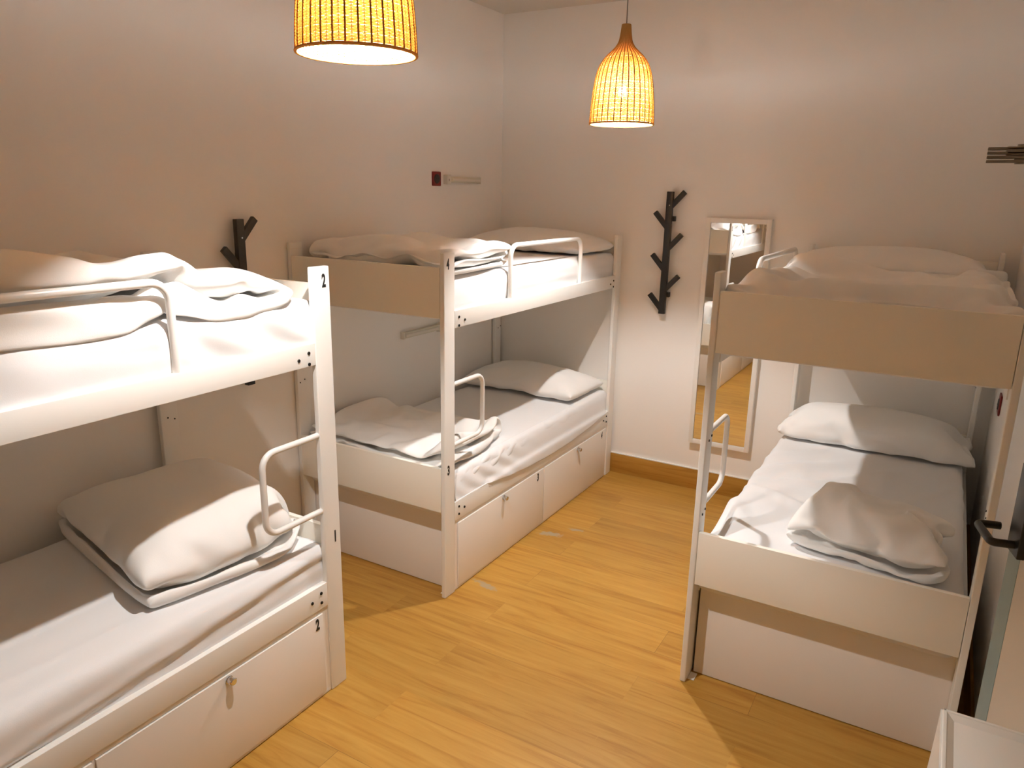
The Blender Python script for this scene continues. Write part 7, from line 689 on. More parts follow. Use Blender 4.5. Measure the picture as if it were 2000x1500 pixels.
    '11 27 -13 19 -27 -10 11 15 -6 -14 9 14 -23 24 -22 -4 11 12 -18 6 6 -6 30 -16 -5 9 -14 5 23 -12 -25 17 -21 12 3 -3 -5 -2 22 24 -22 -16 6 -7 24 -10 13 -21 -19 -13 12 2 3 11 4 -1 -21 4 20 -4 26 1 -6 -21 0 11 7 -8 9 -31 14 -13 -3 17 -15 0 -3 -2 20 -11 23 3 3 -1 -10 -21 4 9 -7 13 12 -23 -10 -10 -12 7 -2 12 5 0 -10 39 -20 -25 4 2 -1 -20 12 4 10 1 -10 7 -29 7 18 6 6 8 -3 1 2 9 1 9 -7 -27 5 4 17 -8 23 -20 -1 9 -29 1 7 -2 42 -3 -8 -9 9 4 18 0 14 5 -6 -9 -26 0 32 -1 -4 -4 -24 9 11 24 -6 11 1 -13 10 12 -24 -11 -8 13 4 8 -2 16 -16 -37 16 5 8 14 -22 4 -15 29 -12 21 6 -19 -30 13 2 -2 -8 -16 19 -14 8 11 1 -18 36 -11 -18 42 -7 0 -15 -20 1 6 -11 3 12 -1 3 -12 1 -2 6 -12 -3 36 -24 -13 18 11 8 19 -14 -29 3 -8 -19 29 2 -7 5 3 3 -1 -1 -11 -3 0 -8 42 -11 -21 10 7 -6 8 5 -24 -11 14 -5 -1 -8 16 12 -9 -9 15 14 -6 10 2 -21 24 -4 -1 -29 0 -17 1 11 -7 6 -20 9 16 -1 5 3 -2 -7 19 15 -8 -20 3 -9 3 -12 -21 1 21 38 -9 -8 -30 18 0 4 -8 -1 4 5 1 -4 1 -9 14 -3 -12 -7 16 17 13 -16 -14 18 -5 -5 5 -11 -12 2 -1 -13 40 -30 0 -9 28 1 -8 6 0 -12 2 6 7 -12 -3 0 9 -23 7 21 -22 -1 2 18 10 -31 16 -3 -16 12 5 10 4 -6 -16 28 -33 -18 10 8 15 -10 -24 32 -6 34 -22 19 13 -24 -17 8 -6 -1 0 7 14 0 -28 29 -4 1 1 0 6 -11 -9 '))
DATA['clo'] = (28, 21, 0.0012, (
    '-240 0 17 -11 -6 -1 -1 1 4 4 -7 7 -4 -4 7 -6 0 0 11 15 -9 -16 29 -9 -13 11 4 -10 2 3 -4 -3 6 -8 3 3 -14 21 -7 3 -2 -18 14 17 24 5 -17 -6 4 11 0 -3 -8 -3 0 1 2 4 2 -7 11 -3 0 11 -1 7 24 4 -2 3 2 -1 -2 -9 13 -1 -2 2 -10 -1 3 2 -2 3 -11 -2 10 -2 32 -6 4 -2 -2 5 0 -7 -3 4 5 -5 1 -6 4 -14 7 -1 6 7 -1 -11 32 -3 -1 1 -8 -2 -5 14 -19 4 7 4 6 -13 5 -2 2 -4 11 -4 -6 5 29 -3 0 -3 0 -5 -1 -12 -3 -2 -17 -7 1 22 5 16 -2 15 -6 -2 4 -1 29 -4 4 2 -13 -6 -3 4 15 -22 -2 9 1 15 2 1 -4 -3 -3 4 3 2 24 4 -9 -12 13 9 1 -2 -8 8 -7 -8 10 -2 5 -7 10 1 0 -3 -1 -7 17 -5 -2 6 -10 -23 11 22 5 -1 12 -10 -7 -11 2 12 -17 1 14 9 -16 9 10 -3 -8 -10 13 2 -10 -16 8 20 7 17 -1 -33 -10 5 4 -3 7 2 7 14 -3 -5 8 10 -11 4 6 -3 -6 -7 0 0 -2 33 -18 -7 4 14 -18 4 10 2 4 19 1 -13 7 8 -19 2 2 8 11 -7 11 -9 0 -8 1 -3 10 -18 7 -6 14 -20 -4 22 -4 5 12 0 -3 -12 -15 32 -6 -9 6 8 -1 -13 4 4 -12 9 -15 26 8 -3 -6 -9 -3 1 9 14 -3 -18 -16 16 18 -6 0 -7 3 9 -1 -9 3 -14 3 8 10 -5 8 -9 -5 -7 8 0 8 -8 -6 4 11 -11 9 -4 4 6 -27 13 -4 0 10 15 -9 -6 -11 16 15 -30 2 10 -6 -5 3 30 -18 1 10 -2 -27 4 19 -3 -16 -6 8 11 5 7 -12 -1 1 -6 8 2 0 -9 -6 2 -3 0 -10 -2 -1 3 -2 -5 -1 6 10 -28 3 17 -1 -15 7 -2 -5 3 -3 4 3 6 -9 -2 -9 -11 10 1 -9 0 6 -4 -2 1 -4 17 -11 9 -6 -5 12 -3 3 1 -14 7 -6 11 -2 -14 9 5 -5 -9 7 13 -10 -2 7 -12 -7 13 -5 7 -5 -11 -19 16 16 -25 0 18 7 -4 -19 19 -2 -23 22 -1 -17 -4 16 -14 -3 -5 2 -8 -14 -1 4 6 -16 -4 -3 2 10 9 5 -5 7 -3 -6 20 -15 -5 4 -13 -10 -4 -26 1 -7 18 17 9 -12 -16 17 0 -7 17 -25 20 -11 -13 -8 6 -11 4 3 -5 -3 -18 -1 -8 3 2 -4 22 1 -7 -9 1 8 -11 16 -12 17 -14 1 -5 -12 2 -17 -12 1 -4 0 2 18 -8 -13 8 -3 1 2 -4 5 8 -10 2 -7 3 -3 0 -31 6 -5 5 -4 -2 0 9 7 -17 1 0 3 -1 1 -3 -1 7 7 -6 -7 0 -32 6 4 -1 8 3 -13 -3 -1 21 -5 -5 4 -4 -2 8 3 -18 2 -6 6 -7 -14 -15 2 18 -4 -11 13 -4 8 6 -9 -3 -13 -3 -2 -2 6 10 -16 2 1 29 -240 0 17 -11 -6 -1 -1 1 4 4 -7 7 -4 -4 7 -6 0 0 11 15 -9 -16 29 -7 -20 5 7 0 7 -1 -9 -5 5 -3 1 11 -8 4 -1 6 -8 -13 12 16 24 -3 2 8 -5 1 -6 1 6 5 -1 0 0 -8 0 3 -1 -5 -2 9 2 4 24 7 -6 1 7 -2 -2 4 0 -4 1 -6 2 5 -3 0 1 1 -2 -3 -12 8 32 -3 2 -6 -5 9 3 -4 4 0 -1 -4 3 -1 -1 -4 5 -4 -1 -11 9 -5 32 0 -1 2 0 -7 5 1 -4 4 -6 0 1 -2 4 0 -4 3 2 2 -2 -6 29 1 -2 -4 5 0 -2 -1 3 -2 0 4 -4 -4 4 2 0 1 1 2 -1 -4 29 2 0 -1 -9 7 -3 6 -4 2 2 1 0 -3 -6 5 2 -3 4 0 1 -1 24 0 3 -1 -2 -5 9 1 3 -6 2 -3 2 3 0 -2 2 0 -3 2 -1 -9 17 11 -5 4 5 -5 -1 3 0 1 1 -1 -2 -4 3 2 -1 -2 -4 -3 1 -2 10 -2 13 -6 3 9 -1 1 2 1 -4 3 -2 1 5 -1 -3 1 -3 -6 -2 3 -3 8 -3 18 4 4 2 -3 0 1 4 -2 -2 3 -4 3 -3 -9 -17 -1 1 14 4 12 2 1 7 3 -1 1 1 -7 7 -2 3 -14 4 5 -16 -4 5 -4 2 -1 14 -24 20 6 12 -2 0 -2 1 7 -6 3 -12 6 3 -23 15 -2 7 2 -3 -5 -15 19 3 13 0 0 1 0 -2 1 3 3 13 1 -25 -14 24 1 -17 12 -12 -1 3 -2 -6 -12 -6 3 2 2 0 2 0 -1 -9 -5 25 23 -30 -11 32 5 18 -20 -27 -2 -2 -4 -6 -6 -2 -1 2 0 -3 1 13 -2 -6 13 14 4 8 7 -7 13 -27 3 -3 -1 -3 1 5 0 -7 0 1 0 3 5 -8 0 6 27 -27 3 3 -3 -10 -13 -5 -2 2 8 -2 -11 1 0 2 -1 0 11 -9 -1 -1 1 20 -12 7 2 -9 -20 0 7 0 -5 -1 -2 -2 0 1 2 -3 5 1 -4 0 4 -4 1 -2 16 -14 -4 0 2 2 -7 -9 -3 5 -3 0 2 -2 -1 19 -13 -2 1 -1 -1 2 4 -19 21 '
    '-7 -19 2 5 -11 1 -5 -2 2 -1 2 0 4 11 -12 3 -6 -1 2 2 -14 -9 7 8 -5 -16 0 3 -4 2 -4 0 0 1 5 -2 4 -2 1 -3 -2 -2 -26 11 -1 -2 -12 -1 1 1 0 -3 4 4 10 -12 1 4 4 -9 -4 -2 1 2 -3 -10 -12 -7 4 14 2 -14 1 7 9 5 -21 4 -1 2 -1 -8 1 -3 1 -1 -17 -4 -2 -7 7 -1 4 8 -5 8 1 -16 -5 12 -3 -4 -4 0 -3 0 -1 1 -31 -1 0 7 -4 5 2 -6 19 3 -18 -6 5 4 -3 -4 0 -2 3 -3 -2 1 -32 5 6 17 -16 -5 -6 13 9 -14 -7 3 4 -2 -4 -3 4 1 -5 5 -3 -2 -14 -7 2 -4 9 -16 5 1 -7 23 -3 0 -3 -16 -4 10 8 2 4 0 -3 12 -248 19 14 23 22 30 18 28 26 25 27 27 26 23 25 21 30 31 26 24 22 0 0 4 1 6 4 -11 1 -10 1 3 2 2 3 5 2 0 -11 -7 0 -11 6 19 14 -16 -4 -9 2 11 10 2 -7 2 0 0 -1 -4 -6 4 1 3 -15 16 -7 4 -15 16 -11 10 -2 -2 2 -1 5 -1 0 -1 -6 0 -1 1 9 -9 12 -2 -11 -15 1 -8 12 -1 1 -7 -3 3 0 0 1 -3 -2 -1 6 -1 -6 10 3 -14 -3 4 6 -1 8 -4 0 0 -4 -1 -10 -1 0 2 9 -3 -1 -3 3 2 -11 9 17 4 9 4 -1 2 0 2 0 -14 -7 -1 -5 2 -2 4 1 -2 1 -3 4 4 0 5 10 -7 3 1 -13 0 0 17 -5 -7 1 0 2 -11 -2 1 -2 2 7 -8 -1 3 -3 18 1 -18 6 5 3 -1 12 -12 -4 -3 -9 11 -18 3 -1 0 -1 2 1 3 18 -15 -3 15 -9 -12 1 4 13 4 -7 2 -2 -4 -3 -1 3 -1 -13 4 4 -3 26 -14 -20 -8 12 -2 -1 2 0 14 9 -18 7 -9 18 -9 -2 0 0 -12 -2 -5 28 2 -2 -21 -6 10 -13 -6 -2 0 1 -3 0 11 5 3 0 -19 14 -10 1 -18 -16 21 12 3 -8 4 -2 5 -3 -4 -15 3 -1 -1 -5 6 -11 12 -13 13 -23 -3 -19 -8 5 9 13 -6 7 -1 6 -23 13 3 0 5 -14 5 5 -16 10 -9 9 -1 -8 3 1 11 -2 2 6 -12 -11 17 -11 14 -9 -11 6 -10 10 10 -28 17 10 23 -22 7 9 2 10 -1 -5 3 -10 13 0 -3 8 -1 -2 -2 -12 13 -5 -8 -4 -4 -7 5 -3 2 -7 5 5 -10 20 -21 12 -1 -14 17 6 -6 -2 -12 19 -14 -1 8 7 -13 -3 2 -1 -4 -14 13 -4 4 5 -4 19 -5 4 1 -1 -2 8 9 2 -3 27 -6 -7 -6 -3 -20 2 -6 4 16 -4 5 4 1 -9 17 -5 8 -5 9 -11 -1 6 -1 8 -11 -4 5 -13 13 -1 1 1 1 -12 2 15 -9 15 -10 7 3 1 -6 -20 -4 3 14 1 -5 23 0 -1 -5 2 -6 0 0 -7 2 -2 4 4 -10 10 13 1 -7 2 -8 0 16 5 1 -3 -12 2 4 -3 -4 1 4 -1 4 3 8 -2 -1 3 14 -27 10 -1 0 1 -5 -10 16 -8 -1 3 -2 5 -6 4 5 -2 2 10 -6 11 -29 17 -9 5 8 -14 -12 15 -3 6 7 7 -1 -6 3 0 0 4 3 -6 -1 -28 9 -2 8 3 -5 5 12 -4 2 -1 3 1 -1 6 6 2 -6 -15 2 1 7 -24 28 -4 -8 5 2 8 -4 4 -6 3 -3 0 2 3 -2 3 6 -5 -1 -6 0 -5 -7 12 3 -4 2 2 -5 0 2 -1 1 0 6 -5 1 -2 -1 1 0 -3 2 0 4 8 -3 5 -6 -6 12 -11 -4 -1 0 1 1 -4 0 0 -4 8 -6 10 -4 -2 3 1 9 -15 3 5 0 8 -13 -5 -1 0 0 11 0 -3 -11 8 6 3 -11 -248 19 14 23 22 30 18 28 26 25 27 27 26 23 25 21 30 31 26 24 22 0 0 -6 1 -7 8 -4 12 2 -3 3 2 -10 -2 1 -2 7 -3 -4 4 6 3 1 14 -26 -2 12 -3 4 0 0 6 -2 -2 3 -1 2 4 -6 -6 2 0 -11 1 11 -15 14 6 0 -3 -1 -1 -2 1 3 0 8 0 -5 -8 -2 7 -4 -3 11 -18 -10 1 3 1 0 5 -5 -3 -1 -4 0 2 -5 2 2 1 2 -7 5 0 0 17 -24 6 -4 7 -4 0 3 -5 -5 3 -3 -6 0 -1 1 4 1 5 -3 4 -1 2 17 9 3 1 1 -9 -4 4 3 -8 -4 -4 6 -2 -5 1 2 0 3 0 1 -1 6 10 3 -4 0 1 -3 -1 -6 6 -1 3 -12 4 0 -2 -1 2 -1 -2 0 -1 -4 -3 17 -3 -3 2 1 -8 2 -5 -1 5 4 -8 2 4 -2 -3 2 -4 -4 -4 4 18 -8 2 -3 -14 4 7 -3 -1 7 -7 5 2 3 -6 0 -2 0 -3 -6 -10 10 26 -9 -4 1 2 -16 -1 2 -3 1 2 1 0 -7 4 1 6 -5 -6 -12 2 1 28 -9 -4 5 -30 -3 5 6 9 -2 -6 0 3 -4 2 -3 -1 -4 -14 1 -6 2 -16 13 -1 -19 11 2 1 2 1 -2 9 -2 4 2 -1 -5 -12 -10 17 -12 5 -13 -19 5 1 -10 14 2 0 1 1 2 3 3 -10 9 -7 7 -6 14 -7 '
    '-2 -8 0 -8 -22 -12 8 9 19 1 0 1 3 1 0 11 3 3 -13 12 -1 -5 21 5 -8 -22 7 -3 17 8 -3 -2 0 0 0 1 0 -3 -11 -12 20 4 -32 12 -8 16 -3 -7 5 13 4 3 0 1 -11 -2 -3 -3 1 1 0 14 -23 0 7 6 15 -4 -16 7 11 -6 0 0 0 -5 10 -14 -6 3 1 -3 5 1 2 -6 22 -5 -1 -10 14 27 -6 -10 1 0 -5 2 -9 1 0 1 -1 2 4 -7 7 3 -1 8 5 -3 -9 6 -1 11 -4 -3 4 0 -23 11 1 0 0 2 -3 -1 9 3 5 -8 -8 0 10 -20 15 19 -2 2 -7 -10 0 0 10 -5 0 1 4 8 -6 1 -4 5 -11 9 7 1 5 0 -1 -19 -9 9 19 -1 -3 2 0 -2 1 -7 9 -1 -2 2 1 -8 14 3 -4 -18 -10 3 14 2 13 1 -3 2 -5 3 2 -4 -2 2 2 1 11 -2 -6 11 -18 -7 -8 9 5 1 -1 1 6 0 4 -5 -1 3 -3 0 5 -3 5 -2 3 -28 1 13 8 9 -4 2 -4 2 -1 -4 -1 1 -1 3 1 1 1 0 0 7 -1 -24 15 -6 15 -3 3 1 6 -7 -4 -1 1 -3 -1 1 5 -1 -1 -2 2 5 0 -5 0 1 5 5 -5 0 -8 3 -3 1 -2 6 -5 4 1 0 -1 2 -4 5 -1 0 -9 21 -11 -3 2 -3 5 -11 -1 -1 3 1 3 4 -3 -6 1 0 3 3 2 -2 7 -1 6 -12 0 2 1 11 -16 -2 0 0 6 2 1 3 -18 0 0 2 6 91 -24 -13 -15 -6 -7 -9 10 10 7 1 2 -2 -4 -12 -2 1 1 -2 2 12 19 -13 30 -9 17 -9 -10 22 -9 1 -2 2 0 3 -1 8 -11 3 -17 6 15 -12 -16 -11 8 -2 -24 3 12 -10 20 -25 -3 0 1 2 10 -3 20 -4 7 19 -13 -11 3 -6 -9 -2 22 -2 8 -4 -27 13 3 2 4 -18 -2 10 -9 -2 27 -34 6 30 -12 -5 -11 3 2 27 -19 -4 13 -9 -2 -5 -1 31 -5 3 12 -1 -16 4 -15 -4 5 -8 -6 24 -16 -11 30 13 -22 12 4 4 -2 -9 7 -3 -4 2 7 -18 -14 -4 14 -8 -6 16 6 0 -12 -11 35 11 -4 -3 -4 1 9 0 -15 -4 -6 8 7 -25 5 -6 19 -24 6 7 11 14 -9 1 6 7 -2 -10 -26 -2 6 -8 -3 32 -10 4 -14 -7 3 14 22 -13 -13 -8 2 7 11 5 7 -11 3 -15 -3 6 -3 -2 9 -1 -1 21 7 -1 -14 4 8 6 -6 -16 1 -3 4 15 -11 10 3 -5 1 -17 11 13 -5 14 11 -1 -4 8 -9 -1 2 5 -10 0 -9 8 16 -14 4 6 2 4 -6 0 -5 3 -10 14 17 9 -5 -9 9 3 -2 -12 8 -2 -13 22 -15 5 -4 11 3 -2 -15 16 -3 0 -3 1 -4 1 -22 -11 6 12 5 4 10 -27 22 16 2 -18 23 -15 0 3 2 -8 7 0 -5 -15 -3 -2 12 -9 -2 -4 9 17 -8 2 27 -2 -24 21 -3 24 -7 -6 -20 -6 32 -1 5 -11 -13 -10 -1 -3 4 11 10 -20 2 3 -6 11 6 4 0 3 4 -11 -9 9 4 3 -1 -2 -13 6 9 -8 11 -6 -8 9 -1 -13 2 15 -3 -11 9 7 1 2 -23 11 -4 8 -3 -11 -15 18 -7 23 -11 9 5 -5 8 16 -19 14 -7 3 -6 4 15 6 -10 13 -4 -3 1 -2 3 -10 7 -26 20 -6 -1 3 12 -15 -28 -4 17 8 27 -1 -9 7 17 -4 -6 2 -12 -22 -6 15 -12 -6 7 18 -4 3 -6 -28 6 9 -10 -3 20 -14 -6 9 5 -17 -10 14 6 -6 -6 4 -6 -3 -7 -12 13 8 -25 1 0 4 -4 -3 -7 2 1 2 2 16 -17 0 -2 1 13 -25 -3 3 13 -10 7 -14 0 1 3 -6 7 -7 2 1 7 -11 6 5 0 -2 11 -29 7 -7 -1 25 -3 -1 -9 3 -18 3 0 -2 -3 12 -4 1 -1 -5 14 7 1 -8 9 -8 -20 0 -1 13 3 -19 1 -2 1 8 -1 -10 9 12 10 8 -11 -7 6 14 -25 4 4 6 -8 -3 -20 -1 -1 5 4 -5 10 4 -5 -13 4 7 0 19 -8 3 9 0 -6 -2 -10 -20 26 -1 16 1 -9 13 -30 -10 5 0 -4 18 13 -20 -2 2 -5 15 6 -21 2 9 5 11 -25 3 7 -21 21 12 -9 1 -3 -15 -6 6 -4 -5 10 11 -7 15 5 -9 -14 -1 16 -3 -4 12 -2 -6 10 3 -16 6 -17 -9 -3 5 8 -7 13 -8 11 8 -2 2 -7 -2 -2 -3 2 -3 -2 10 5 -30 3 3 -12 91 -24 -13 -15 -6 -7 -9 10 10 7 1 2 -2 -4 -12 -2 1 1 -2 2 12 19 -13 4 -13 -6 5 20 10 -10 -22 -8 1 13 -9 15 -4 1 5 -8 1 0 4 12 -11 -5 2 22 -9 -13 -1 1 11 6 -5 -6 0 -12 17 14 -18 7 1 11 -4 -9 -6 -5 9 10 -5 1 3 -9 2 -5 3 0 2 6 -5 -14 12 10 -9 -11 17 -8 -5 0 4 -17 19 3 -11 18 -10 5 -5 6 1 -1 3 4 -1 -6 0 1 -13 8 -8 1 2 7 -6 '
    '-4 9 1 11 -15 5 -17 17 -1 -12 8 -2 -12 11 -1 -3 9 -8 3 11 -3 -4 12 -12 -3 7 -4 -1 3 3 -11 9 -13 12 9 -4 -8 4 -2 -6 4 5 -8 12 -10 19 -18 -13 29 -14 4 -7 8 -8 3 -1 -2 -5 13 2 -8 -7 9 -10 18 -14 6 1 2 3 -24 20 11 -25 15 6 -2 -17 1 21 -1 1 -2 21 -10 0 -13 3 -3 -7 9 1 6 2 -16 13 -23 26 -18 24 1 -9 13 1 5 14 0 3 1 -7 -17 7 -7 -3 12 -6 -5 1 22 -13 2 -17 10 19 0 3 2 3 15 1 -3 -10 3 -18 16 -8 -4 -2 8 15 -5 -4 -1 13 5 -8 2 -3 0 16 7 -3 -9 4 -9 8 -16 11 9 -8 6 -6 5 -5 7 6 -3 -2 2 -6 1 3 20 1 -9 1 3 -2 5 -1 -12 12 -6 12 -4 -10 17 -5 -14 10 -5 -4 3 24 -25 -6 21 18 14 2 0 1 -2 -3 -2 -15 -8 16 0 -9 7 -32 -8 12 -1 4 26 13 10 5 5 4 2 0 -1 -3 -4 -9 -18 22 0 -1 -15 8 -14 -31 -11 15 1 12 0 -6 -15 -6 18 -8 13 -8 -1 20 -2 -20 21 10 1 -3 -4 -9 -6 16 -6 6 -4 -9 5 8 -17 -4 11 3 1 7 6 -11 -1 6 1 -7 7 5 -15 3 9 -2 -6 7 13 -2 -20 4 -1 5 2 -7 20 -10 -4 -4 -5 13 -6 -17 -2 18 -10 -6 -1 10 1 -2 -8 7 -2 1 7 -9 11 4 -13 -9 12 -22 -3 8 -16 -3 -11 -8 4 -6 13 17 -2 11 -20 17 -3 0 -9 24 -15 -4 -12 12 -15 -1 -6 -25 -1 -4 19 22 2 -5 7 -9 -5 -1 3 7 -6 -20 -3 2 -4 13 1 -6 1 -29 11 23 8 0 -7 -5 14 -17 17 -20 8 -5 -7 -11 5 -7 2 0 14 0 -4 -8 17 1 0 -4 -14 -4 -1 26 -11 1 -21 -11 9 -1 -4 -3 9 7 3 -1 3 14 -7 -7 0 -17 -11 -1 17 -8 -7 -4 -1 15 -8 2 -3 2 8 -1 7 3 -1 3 -5 7 -13 -14 -1 -3 -4 2 -3 0 10 7 -12 1 3 5 4 2 0 3 -2 2 -6 -1 -16 7 -8 -3 10 -16 0 13 8 -12 -2 1 6 0 4 -4 4 4 0 -5 11 -27 -12 7 6 8 -15 -3 22 2 -10 -6 0 8 9 19 -6 -10 -15 5 4 5 -30 -2 5 -11 16 -5 0 19 -22 -7 -2 2 16 7 1 -4 -6 -11 -1 3 19 '))
